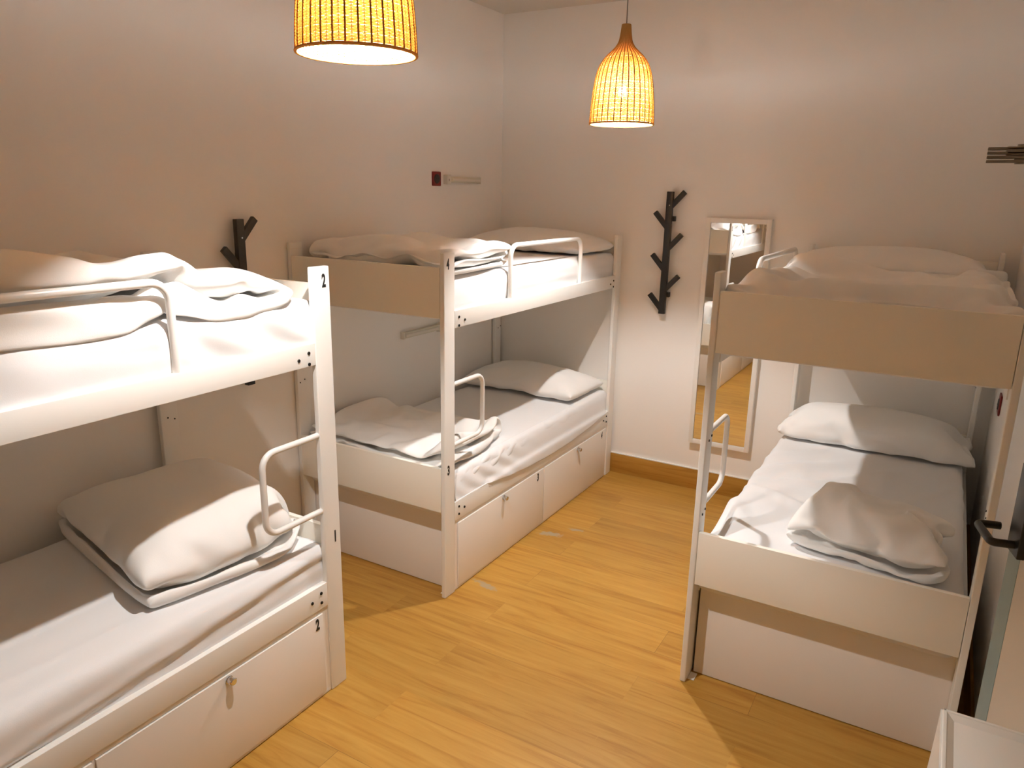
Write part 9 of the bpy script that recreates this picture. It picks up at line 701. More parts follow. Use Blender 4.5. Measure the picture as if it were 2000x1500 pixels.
DATA['pillow'] = (27, 16, 0.0012, (
    '-370 2 1 1 1 0 0 0 0 1 1 0 1 0 0 -1 0 28 -4 0 -2 1 2 -1 -1 1 -1 -1 0 0 0 1 2 2 27 1 -2 1 -3 -2 1 3 -1 0 1 0 0 1 -1 1 1 28 -1 0 -1 2 0 -1 -1 0 1 -1 1 -2 1 2 -1 0 27 1 0 0 -2 0 2 -1 1 -1 0 0 1 -1 -1 0 0 28 -1 0 1 0 0 -1 0 -1 1 0 -1 2 -1 1 0 -3 28 0 0 -1 1 -1 0 1 0 -1 0 1 -1 1 0 -1 1 27 1 0 0 -1 1 0 -1 0 1 -1 1 -1 0 0 1 0 28 -1 0 1 0 0 0 0 0 -1 1 -1 1 0 -1 0 1 27 1 0 -1 1 0 -1 1 -1 1 0 0 0 -1 0 1 0 28 0 0 0 0 -1 1 -1 1 -1 1 -1 0 1 0 -1 0 28 0 0 0 -1 1 0 0 0 0 0 0 0 0 -1 0 1 27 0 0 1 0 0 0 0 0 0 -1 1 0 -1 1 -1 0 28 -1 1 -1 1 0 0 0 0 0 0 -1 0 1 -1 0 0 23 2 2 1 0 -1 1 0 0 0 0 0 -1 0 0 1 -8 25 2 -1 0 1 1 0 -1 1 0 0 0 0 -2 0 -1 2 27 0 0 1 0 0 -1 1 0 0 0 0 -1 1 -1 -1 2 27 0 1 -1 0 1 0 0 -1 0 1 -1 1 0 -1 1 -1 28 0 -1 0 0 0 1 0 0 0 -1 1 0 -1 1 -1 1 28 -2 0 1 0 1 0 -1 1 0 0 0 -1 0 0 0 1 28 -1 0 1 0 0 -1 1 0 0 -1 0 1 0 0 0 0 26 1 0 1 0 -1 1 0 0 0 0 0 0 0 0 0 -1 25 2 1 -1 1 0 -1 1 -1 0 1 -1 0 1 0 0 0 27 1 0 0 -1 0 1 -1 1 -1 0 0 0 1 -1 1 -1 27 0 0 0 0 0 0 0 -2 2 0 1 -1 0 1 -1 1 28 0 0 -4 0 0 0 2 2 0 -1 0 2 -2 1 0 0 28 0 -3 3 0 -1 -3 -5 -1 3 -1 0 2 3 2 1 -1 28 -5 0 -2 -1 -1 3 3 1 -4 2 1 -2 -1 0 1 5 -370 2 1 1 1 0 0 0 0 1 1 0 1 0 0 -1 0 28 -3 -2 -1 -1 0 0 0 0 0 -1 1 0 0 1 2 3 27 1 0 0 0 0 0 0 0 0 0 0 0 0 0 -1 1 28 0 0 0 0 0 -1 0 1 -2 2 -1 0 0 0 1 -1 27 0 1 -1 0 0 1 0 -1 1 -1 1 -1 1 0 0 -2 28 0 -1 1 0 -1 1 -1 0 1 -1 0 1 -1 0 0 -2 28 -1 0 1 -1 1 -1 0 0 0 1 0 -1 1 -1 0 1 27 0 1 -1 1 -1 0 0 1 -1 0 0 1 -1 1 0 0 28 0 0 -1 0 1 -1 0 0 0 0 0 1 0 -1 1 0 27 1 -1 1 0 -1 1 0 -1 0 0 0 -1 1 1 -1 1 28 0 0 -1 1 0 -1 1 -1 1 0 -1 0 0 0 1 -1 28 -1 1 0 -1 1 0 0 0 0 0 0 -2 1 -2 3 0 27 1 0 0 -1 0 1 0 0 -1 0 1 0 -2 -1 -2 4 28 -1 -3 3 0 0 0 1 0 0 -1 -1 1 0 1 -3 2 23 2 3 -2 1 0 0 0 1 0 0 0 -1 0 0 0 -7 25 2 -1 1 0 1 0 -1 1 0 0 -1 0 0 0 1 -1 27 -2 2 -1 1 0 1 0 -1 1 -1 0 1 -1 1 -2 2 27 -1 1 0 -1 1 0 1 0 -1 0 0 1 0 0 0 -1 28 0 -1 1 0 -1 0 0 1 -1 1 0 -1 1 -1 1 0 28 -1 0 0 0 0 0 0 1 0 -1 1 -1 0 0 0 1 28 0 0 -1 1 -1 1 0 -3 1 1 0 1 -1 1 0 0 26 2 -1 1 -1 1 -1 -1 1 0 0 0 0 0 1 0 -1 25 1 1 0 1 -1 0 0 0 0 1 -1 1 0 -1 -1 2 27 0 0 0 0 0 0 0 1 -1 0 1 -1 1 0 0 -1 27 0 1 0 0 0 -1 0 -1 2 0 0 0 0 0 0 0 28 0 -1 0 0 0 1 0 0 0 -1 1 -1 0 0 1 0 28 0 0 0 0 0 0 0 1 -1 0 -1 1 0 0 0 -1 28 -4 -2 -2 -1 -1 0 0 0 0 0 1 1 1 2 1 4 -215 26 27 27 27 27 28 28 27 28 28 28 28 27 27 26 26 2 -3 -1 0 0 0 0 -1 1 0 -1 1 -1 1 0 0 -4 1 -2 1 0 -1 0 0 0 -1 -1 1 -1 1 -1 0 0 -2 2 0 -1 0 1 -1 -1 0 -1 0 0 0 0 0 -1 -4 1 2 0 0 -1 0 1 -1 0 0 0 -1 0 0 0 1 2 -11 1 2 -1 0 0 -1 1 0 0 -1 1 0 -1 1 -1 -3 12 1 -2 2 0 -1 1 0 0 0 1 0 -1 0 -2 0 4 -2 3 -1 -3 0 1 0 0 0 0 0 0 0 0 1 -1 -1 2 3 -1 -1 0 -1 -1 0 -1 1 0 0 0 -1 0 -2 1 2 1 1 -1 -2 1 -1 -1 2 -1 0 -1 0 1 -1 3 -4 1 -1 -1 0 1 0 0 1 -1 1 -1 0 0 -1 0 1 -1 -2 -2 0 1 1 -1 1 0 1 1 0 -1 -1 -2 0 -1 4 -3 0 0 2 -1 -1 1 0 0 -1 0 -1 -1 1 1 0 -2 -3 4 4 -8 1 0 0 0 -2 0 1 0 -1 1 -1 0 2 -8 14 -17 7 -5 2 -1 -1 1 0 0 0 1 0 0 -3 1 2 -12 10 0 3 -1 -1 1 -1 1 -1 1 0 2 -1 -1 -3 11 -4 2 0 2 -1 1 0 1 -1 0 1 1 -1 1 2 2 -2 -3 3 0 -3 2 0 1 0 0 1 -1 0 0 0 -1 -1 4 -2 1 -1 2 0 -1 -1 1 1 -2 1 1 -1 0 3 1 -2 1 -1 2 -4 0 0 1 0 -1 1 0 '
    '1 0 0 -2 3 -1 3 1 -7 1 1 0 0 0 0 1 0 -1 0 1 0 0 0 6 -12 6 -1 -1 2 0 0 0 0 0 0 1 1 -1 1 0 -11 7 3 1 0 0 0 0 1 0 0 1 0 0 1 -1 1 -6 4 0 1 0 1 0 1 -1 1 0 0 0 0 0 1 1 -3 1 0 2 0 0 0 -1 1 0 1 -1 0 0 1 -2 2 -2 1 0 1 1 -1 0 -1 0 0 0 0 0 -1 3 0 -2 -2 1 0 1 -1 0 0 0 0 0 -1 1 0 -1 -1 1 1 -1 3 0 -1 0 -1 -1 0 0 -1 1 -1 -1 1 0 0 3 -215 26 27 27 27 27 28 28 27 28 28 28 28 27 27 26 26 2 -3 -1 0 1 0 -1 0 0 0 0 0 0 1 0 0 -5 1 -1 1 -1 -1 0 0 -1 1 -1 0 0 0 -1 0 1 -3 2 -1 0 1 -1 0 -1 0 -1 0 0 0 -1 0 0 0 -3 2 -1 1 0 1 -1 0 0 -1 0 -1 0 0 0 0 0 -8 1 1 0 0 0 0 1 -1 0 -1 0 -1 1 0 0 -1 10 1 3 -3 0 -1 1 0 0 1 0 -1 0 -1 0 1 1 -1 3 -2 0 0 0 0 -1 -1 0 0 1 -1 0 1 -1 1 1 3 -2 1 -2 0 0 -1 0 -2 1 0 0 0 0 1 0 0 1 -1 -1 0 1 0 -1 1 1 -2 -1 0 1 -1 -1 1 0 -1 0 0 0 0 0 2 -1 -1 0 -1 1 -2 0 0 0 -1 -2 4 -1 -2 1 0 1 1 0 -2 0 -1 -1 0 -2 -1 3 0 -3 3 0 0 0 1 0 0 0 -1 0 1 -2 -1 -8 5 4 -4 -1 3 -1 0 -1 1 -1 1 -2 1 0 0 1 4 -12 14 -16 2 0 0 0 0 -1 1 0 0 1 0 0 1 -3 2 -12 13 -2 2 0 -1 -1 0 0 1 1 0 2 1 0 -3 7 -4 9 -5 -1 0 1 0 1 -2 1 3 -1 0 0 0 6 -4 -3 -4 5 1 -1 0 2 0 -1 0 2 0 -1 0 0 2 0 -2 -1 1 -1 1 0 0 0 2 0 -1 1 -1 1 0 1 0 1 -2 1 -2 0 0 1 -1 2 0 -1 -1 1 0 0 -4 5 3 -3 -2 2 -1 0 -2 1 1 0 1 -1 0 0 1 0 0 6 -7 -1 1 1 -1 1 -1 -1 1 1 0 0 0 0 1 1 -11 12 -1 -2 1 1 0 2 0 -1 -1 2 0 0 1 3 -3 -6 3 1 1 0 1 0 -1 1 1 0 0 0 1 0 1 0 -3 1 2 0 -1 0 0 1 0 1 0 -1 0 0 -1 1 1 -2 1 0 0 1 0 0 -1 0 -1 1 0 0 0 0 -1 1 -2 2 0 0 -1 0 -1 0 1 1 -2 1 0 -1 0 -1 2 -1 3 0 -1 0 -2 0 0 0 -1 2 -1 -1 0 0 0 3 27 0 1 1 1 0 0 0 0 0 0 -1 1 1 2 1 0 0 16 0 4 -3 0 1 2 -1 -1 1 1 -2 1 -2 -3 -15 1 3 5 -2 8 2 0 -5 0 0 0 1 -1 -6 3 -5 -5 1 1 3 4 -6 3 1 3 0 -2 2 -3 3 1 -11 -3 3 2 0 1 0 7 -3 -2 1 -1 4 -3 0 0 -1 3 -2 -6 1 -1 2 0 0 3 0 0 3 -2 2 -1 -7 2 -2 -3 5 1 2 -2 2 0 -1 4 0 -3 3 -1 -3 2 -6 1 2 -1 0 1 3 1 0 1 -5 2 5 -6 3 -2 1 0 -4 -1 1 -1 -1 2 -1 2 -2 4 1 -4 5 -5 3 -2 0 -5 0 4 0 -1 1 3 -5 3 4 -4 0 3 -1 1 -2 0 5 -5 -2 1 1 1 -2 1 2 -4 3 -2 -3 0 5 2 -3 2 -1 -3 1 1 -2 -1 4 -3 4 -6 3 1 -3 5 -6 3 0 4 -4 1 0 -3 4 0 -2 -2 5 -2 -1 3 -6 2 4 0 -1 0 0 -6 10 -3 -1 0 0 0 2 -3 -1 -1 2 -3 4 3 -4 -1 8 -7 6 -5 2 -2 -2 -2 3 0 0 1 2 -10 5 2 3 0 -2 -7 5 3 -1 -3 1 0 2 -4 4 -3 -3 -6 10 1 -1 1 0 0 -4 3 0 -1 -2 2 1 -3 -2 7 3 -5 -1 -4 1 3 -1 4 -5 2 2 0 -4 2 0 1 -3 -2 4 -1 0 -1 -3 -1 1 4 -2 1 -2 5 -1 -3 3 3 0 -2 -2 -1 -4 8 -5 4 -2 -2 4 -2 0 0 4 -3 -3 6 -2 -2 -1 8 -6 0 -2 -2 5 -1 0 -3 4 -4 5 -1 0 0 -5 8 -9 4 3 -3 0 0 -2 5 -2 -4 6 -1 0 0 0 5 -3 -7 1 1 -1 0 1 0 -4 5 -1 -3 4 2 -1 0 1 -2 0 -1 2 -6 0 -2 2 4 -3 -2 5 0 -2 1 2 -2 0 3 -3 -6 -1 2 2 -6 4 0 5 -5 4 1 -2 3 -1 -2 4 -17 0 3 0 5 5 -2 -1 -1 6 -7 10 -1 -3 -1 -1 -7 9 0 -4 -3 -9 -3 1 1 2 -1 4 2 8 1 -2 -15 -1 -4 0 1 3 3 0 -1 0 0 -2 -2 0 3 17 27 0 1 1 1 0 0 0 0 0 0 -1 1 1 2 1 0 0 -15 -3 -1 -1 0 4 -4 0 0 0 1 -1 0 0 1 18 1 -2 2 3 -2 3 -5 0 1 4 1 -1 -1 -4 -2 -2 3 1 -2 0 -3 4 -3 -1 4 4 -5 -4 3 2 -1 4 -5 2 2 -2 0 1 -3 4 -2 4 -9 5 0 -3 -1 5 0 0 -1 1 1 1 -3 1 -4 3 -1 6 -8 6 -3 0 -1 0 7 -4 1 5 -7 0 0 4 -3 -2 -1 8 -9 4 4 0 -4 -6 6 0 -4 9 -4 -1 -3 10 -3 -5 -1 7 -5 1 -6 5 0 0 -1 -1 3 1 -1 -1 -5 7 2 -3 -4 3 0 3 -7 4 0 0 -1 1 -2 3 -1 -1 1 -6 8 -4 7 '
    '-6 0 1 1 -1 1 0 0 -1 2 -2 3 -3 5 -4 1 -8 7 -1 5 -4 -1 1 5 -11 5 -1 3 -3 1 2 -2 1 4 -5 5 -5 1 0 1 -3 0 1 -1 3 0 -2 3 -6 2 2 -3 -3 3 13 -8 0 4 -5 7 -7 0 -1 1 3 -5 4 0 3 2 -2 -13 8 -1 -10 9 1 7 -6 2 -3 1 0 -1 -4 -1 5 -1 6 -4 3 0 -1 -7 -1 3 1 -2 5 -2 1 0 0 -2 6 -3 -2 1 9 -5 -4 4 0 -7 6 -4 0 4 -4 1 -4 3 -4 4 -1 -6 5 6 -6 0 2 0 0 5 -10 6 -1 0 -2 1 0 -1 -2 0 4 0 -4 5 -6 2 -3 6 2 0 1 -10 6 1 -2 0 8 -9 0 8 -2 2 -6 1 2 -4 1 -2 4 4 -5 -2 2 0 -3 3 -1 0 2 -7 10 -5 0 2 2 -1 -2 0 -5 5 -6 9 0 -1 -6 -2 5 -3 2 2 -1 0 -1 2 0 5 3 -4 -8 1 -3 10 -5 6 -5 0 -1 2 -4 2 -4 4 1 -4 1 7 -5 3 -2 0 -6 9 -4 1 -5 6 -1 -2 0 -2 0 -1 -1 3 2 -7 9 -4 -1 5 -3 0 -2 5 -4 0 -1 1 1 2 -3 -4 5 2 -3 2 0 -3 5 0 -7 3 -2 -1 3 -2 -3 3 0 -1 -4 4 -3 0 4 -4 0 4 1 -2 -2 16 5 1 1 0 3 -2 2 1 -2 1 -2 -2 -2 -2 -16 '))
DATA['pillow2'] = (30, 17, 0.0012, (
    '-392 2 -14 -7 2 4 5 6 10 12 11 6 -12 -16 -17 -10 7 -14 17 -6 -1 2 8 -1 -2 -3 8 0 5 -4 1 2 1 -9 -15 25 12 -4 15 7 -12 -5 4 6 -19 3 -6 -12 10 -4 12 6 14 -9 17 10 -2 -7 6 2 -2 -5 -6 -4 -8 1 1 14 0 12 -1 2 30 -5 1 2 -7 1 -5 1 4 -12 1 8 0 2 4 4 0 0 29 -1 -1 1 1 -2 0 -5 2 1 -1 2 -1 3 2 0 0 0 29 1 0 0 0 0 -1 -1 2 0 -2 0 2 0 0 -1 -3 -1 29 2 -1 0 0 0 0 0 -1 1 0 -1 1 0 0 0 0 -2 30 -1 -1 1 1 0 -1 1 0 0 0 1 -1 0 -1 1 0 -1 30 0 -1 -2 3 -2 2 0 0 -1 1 0 0 0 0 0 0 1 30 -3 1 2 -3 3 0 0 0 1 -1 0 0 0 1 -2 0 1 26 3 0 0 1 0 0 0 0 0 0 0 0 0 -1 1 -1 1 26 0 3 1 0 0 0 1 0 -1 0 0 0 0 0 -1 1 -1 29 1 0 0 0 0 0 0 0 0 1 -1 0 0 0 0 -1 -2 29 0 1 1 -1 0 1 -1 0 0 0 0 0 -1 1 0 0 0 30 0 0 -1 1 1 -1 0 0 1 -1 0 0 1 -1 0 0 0 30 0 -1 1 0 0 0 0 1 -1 0 1 -1 -1 -2 2 1 0 31 -2 1 0 1 -1 0 0 0 0 0 0 0 -1 0 -1 -2 2 29 2 -1 0 -1 1 0 1 -1 0 1 -2 1 0 0 -4 0 -2 29 0 1 0 0 0 1 -1 0 1 -1 1 -1 0 0 0 -1 0 28 3 0 -1 1 -1 0 0 1 -1 0 0 -1 0 1 0 -3 -4 29 -1 2 0 0 1 -1 0 0 0 0 0 0 -1 -1 1 0 1 29 0 0 1 0 0 0 0 0 0 0 -1 0 1 -1 -1 1 -1 30 0 -1 1 0 0 0 1 -1 0 0 0 0 0 -1 0 -1 1 25 4 2 -1 0 0 -3 0 -1 3 1 0 0 0 0 -1 0 -1 29 -2 2 1 -3 0 -3 -8 11 -1 -3 6 0 -1 0 -1 -1 -4 30 -1 0 -2 0 -6 1 -4 -5 2 3 0 11 -2 2 -6 -1 8 30 0 -1 0 -1 -4 -9 2 -10 -1 8 0 4 -1 -5 8 10 -4 30 -1 1 -12 -3 6 7 -1 -1 -12 1 6 -4 9 -8 5 -4 11 16 9 -5 4 -11 -8 -3 3 5 11 -8 3 1 10 0 -7 2 -9 18 -4 -12 16 7 0 2 0 5 -2 0 -3 -2 -9 13 2 -15 6 -392 2 -14 -7 2 4 5 6 10 12 11 6 -12 -16 -17 -10 7 -14 17 -11 14 0 -2 0 2 -1 -7 -11 -5 -1 4 7 12 5 -9 14 12 2 12 4 1 -3 -5 -6 5 2 2 -11 5 4 -2 3 -5 -2 17 11 -7 8 1 -3 -3 6 -11 3 -5 5 -2 10 -2 -2 4 0 30 -2 1 -4 0 3 1 -8 8 -3 0 0 2 -8 9 -1 -1 2 29 0 0 0 0 -2 0 4 -6 0 0 2 -3 6 -7 2 5 0 29 1 0 0 0 -2 1 1 -3 -1 -4 0 6 -3 5 -3 3 -5 29 0 0 -2 -2 3 1 -3 4 -4 1 1 1 -4 0 6 -5 2 30 -2 -3 3 2 0 -2 -2 -1 2 3 -4 1 1 2 0 -2 1 30 1 -1 -4 -2 -1 1 4 3 -1 -2 -2 -2 6 1 -3 2 1 30 -1 -1 2 0 0 1 -2 -1 -3 2 1 1 -3 1 3 0 0 26 0 4 0 -2 2 -3 2 -2 0 -2 4 -2 1 -1 2 -1 2 26 -3 -3 7 1 -3 2 -3 1 6 -1 -1 0 -1 0 0 2 -1 29 1 0 -4 1 2 -1 2 0 0 1 -2 1 -2 2 -2 0 -1 29 2 -3 1 0 0 0 1 0 0 -1 0 -1 3 -3 2 -1 1 30 0 -1 -2 2 1 -1 -1 -1 -2 -1 3 3 0 -1 0 0 1 30 -1 1 -2 1 -1 -1 -1 1 -2 5 0 -1 -2 2 0 -1 2 31 -3 1 0 -2 1 2 0 -2 2 -3 2 0 1 0 -5 3 0 29 1 0 -1 2 -1 -2 2 -1 2 -1 -2 0 0 -1 3 -5 -1 29 1 -2 0 1 -3 2 -1 4 -1 0 -2 0 -1 0 -3 5 0 28 3 -1 -2 -3 5 0 0 0 0 0 -3 0 1 -2 3 -4 -2 29 -5 6 0 -2 2 0 0 0 0 -2 2 0 -2 -2 2 2 0 29 1 -1 1 0 -3 2 1 1 -3 -1 0 1 1 -4 0 1 2 30 -5 2 3 -2 1 -1 2 -2 -4 -1 2 -5 5 3 -1 -2 4 25 5 -4 -1 5 -1 -1 -2 -2 1 3 -2 3 -3 4 -4 4 -2 29 1 -2 -1 2 -2 0 0 -5 2 1 5 -4 -2 3 4 -1 -8 30 0 0 -2 -3 1 2 0 0 -5 6 -3 1 0 2 1 -1 1 30 -3 0 1 1 1 -5 -5 -2 9 -4 1 2 4 0 0 0 -4 30 -2 3 -2 -4 2 -3 -8 6 3 -4 3 5 -2 1 1 -5 6 16 11 1 1 0 -2 -3 -6 9 -6 8 -2 1 3 -5 0 -1 -12 18 1 -14 11 -8 -12 1 11 -2 2 -4 9 4 1 -1 -5 -7 17 -165 9 16 25 27 26 25 27 24 8 18 23 23 21 16 19 19 4 -4 9 -2 -4 -5 0 -1 -1 -13 16 3 6 4 3 6 -10 2 -3 21 -16 -4 0 -3 -4 0 -4 14 -10 5 -3 1 -4 4 15 -12 -5 -20 13 9 -12 6 -3 0 2 -2 9 -4 1 0 6 -1 0 -11 8 -2 -5 -4 8 -7 5 2 1 1 3 1 0 0 1 1 -6 7 -4 0 -8 '
    '-1 4 2 2 0 0 2 0 2 0 0 -2 0 1 -6 5 1 1 -3 -1 3 -2 0 0 1 0 2 0 -1 0 -2 1 -5 -7 0 3 -4 0 0 0 -1 1 -1 1 0 1 -1 1 0 -1 4 5 0 3 -6 3 0 1 -3 1 0 0 0 0 0 -1 0 -1 1 5 0 1 6 -9 3 -4 3 -1 0 0 1 0 1 -1 0 -2 1 1 0 10 -7 1 -7 4 0 0 0 1 -1 0 -2 1 -1 3 6 -9 13 -19 5 -2 4 -1 1 -1 1 -1 1 -2 1 -1 -3 2 -5 2 -2 -4 5 2 -3 1 0 0 0 0 -1 1 0 0 -2 2 4 -10 -7 5 -2 2 1 0 -2 1 0 0 1 0 -1 0 6 -4 -3 13 1 3 -4 -1 -1 0 2 -1 0 1 -1 0 2 -1 0 0 -2 5 -6 12 -7 -1 1 0 0 2 1 -1 1 -1 0 -1 -2 -3 12 -6 0 -4 2 1 0 1 -1 1 0 0 0 0 0 -1 -4 1 2 1 1 -4 -1 3 0 0 1 -1 0 0 0 1 -1 1 4 -13 -5 7 4 -3 -1 1 -1 0 0 -1 0 0 -1 0 0 1 3 12 -4 -10 10 -17 8 1 1 -1 -2 0 -1 1 0 0 0 1 -1 1 6 -5 -10 7 6 -4 2 -1 2 0 0 -1 0 0 -2 0 2 0 -10 4 -5 15 -11 1 0 1 0 0 -1 0 1 0 3 1 -10 4 5 4 6 -14 10 -1 -1 -1 -1 0 1 1 0 0 0 0 4 -6 7 -2 -2 1 1 -2 3 -2 0 0 0 0 0 1 0 1 0 6 -5 -2 2 6 -10 3 -2 1 1 -1 0 0 0 -1 1 -1 1 -3 -7 2 -6 -1 4 2 3 2 0 1 -3 -1 0 0 -2 -2 0 -5 6 8 0 -1 5 0 0 1 1 -4 1 0 -2 0 -2 -3 1 -2 -10 15 0 3 -1 2 1 1 -6 4 -2 0 -1 1 -7 -6 -4 9 2 -4 1 6 -5 3 0 -2 6 -2 -5 -2 -2 -4 7 7 -13 0 22 -17 11 -19 21 -1 -8 -1 -2 2 10 -15 -1 -2 0 2 6 0 -11 10 -12 26 -4 -4 4 -3 -2 -4 -2 4 -14 2 1 4 15 -8 6 -5 -165 9 16 25 27 26 25 27 24 8 18 23 23 21 16 19 19 4 -4 7 4 -3 -1 -1 0 -7 -6 13 9 -2 -13 -1 -7 2 7 9 21 -7 -13 1 -2 -6 0 7 1 6 -18 6 9 -2 2 4 -6 -8 -20 13 9 -5 2 3 -3 -5 3 -2 3 -1 3 4 1 1 -6 1 -2 -7 4 4 -1 3 -2 -3 -2 0 9 -5 1 -6 14 -2 -2 -1 0 -8 2 2 2 -2 4 0 2 -3 -4 2 2 3 -2 -4 6 -1 1 -5 0 2 -1 1 -2 2 -1 -1 8 0 -3 1 3 1 -11 -7 0 3 -7 -1 -2 3 5 3 -1 -4 -4 2 3 4 -2 -3 7 2 0 -6 4 0 0 1 0 2 2 0 -1 3 -7 3 -1 0 3 0 0 0 0 0 1 -1 -1 0 1 1 1 -7 8 -4 1 6 -6 0 0 4 -2 1 -1 -1 -1 0 2 2 -2 -2 0 1 2 1 -9 4 13 -2 -8 -2 2 -3 -2 -1 2 0 -1 6 -3 0 -2 0 0 -4 -2 -10 15 -3 0 2 1 -2 -1 -2 0 0 0 3 -2 -5 10 -11 -7 5 -3 2 0 1 2 1 -6 2 1 0 4 -3 -1 6 -3 9 1 -1 -2 0 0 0 -1 3 -4 1 7 -2 -2 -1 2 0 -8 10 -6 4 2 0 -1 -1 0 -1 8 -5 -3 1 2 2 -1 -1 7 -6 0 8 -12 4 -1 -1 -2 -2 3 4 0 -1 -2 -2 1 -2 -3 7 1 -3 1 -2 -1 1 3 3 -7 2 0 3 -3 1 0 0 9 -15 4 -7 4 -2 0 0 2 -3 6 -5 -1 -2 1 0 2 2 -1 0 10 -12 4 1 0 1 -2 0 -4 1 0 -1 0 3 -5 -1 1 6 -10 10 7 -5 4 -5 0 2 -2 0 2 2 -2 0 2 -3 -1 -6 -5 17 -7 -2 -3 1 -1 -1 0 3 2 -2 0 -2 -1 6 -2 5 6 -2 -3 2 -3 -1 -2 1 -1 4 -3 2 0 -1 -2 -8 1 13 -2 -11 7 7 -1 -2 2 -4 5 -6 2 4 -1 1 1 0 9 -11 2 -3 3 -2 0 3 -2 2 -8 9 -4 -2 2 -4 2 6 -4 -8 -6 5 2 -1 2 3 -2 -5 5 -3 0 -2 5 2 -3 -2 0 6 0 3 -1 1 3 -2 -2 5 -2 -5 4 2 -11 2 1 1 0 1 0 8 -6 3 -2 0 2 0 3 -4 -10 0 4 -2 2 0 1 -7 1 -5 7 1 4 -4 0 -9 4 -4 1 -2 5 3 -1 0 1 -2 11 -3 -4 -2 -1 7 0 -7 -2 -1 -6 3 1 1 5 1 -12 11 -12 14 -2 -6 -3 -5 2 14 2 3 -2 -4 -1 0 -1 -13 9 9 53 -17 -4 4 3 5 6 7 -5 -18 19 16 -3 -8 -13 -13 -14 -10 -17 38 4 3 -6 0 -2 -4 -10 16 -27 -17 3 8 12 22 1 -14 -9 5 21 -16 17 5 -4 -12 21 -5 5 -3 4 0 -1 -8 -11 1 0 -4 -5 32 -7 -5 0 12 3 3 -5 6 -4 -2 -3 -13 -1 -2 3 3 3 -2 12 0 5 -3 -3 7 2 -5 -3 -1 -4 -8 -1 0 7 -2 5 -3 0 4 2 5 0 -1 -1 -1 0 -8 -2 1 0 -1 9 -6 1 1 -2 3 1 4 -6 -2 8 -1 -5 0 -2 1 0 -1 7 -3 0 0 -1 2 1 -5 3 1 -1 0 -1 1 0 -2 -1 6 4 0 2 -2 -1 -4 6 0 1 -4 0 0 1 -1 -1 0 3 -1 1 2 -1 5 -5 5 -3 0 0 2 -2 0 2 '
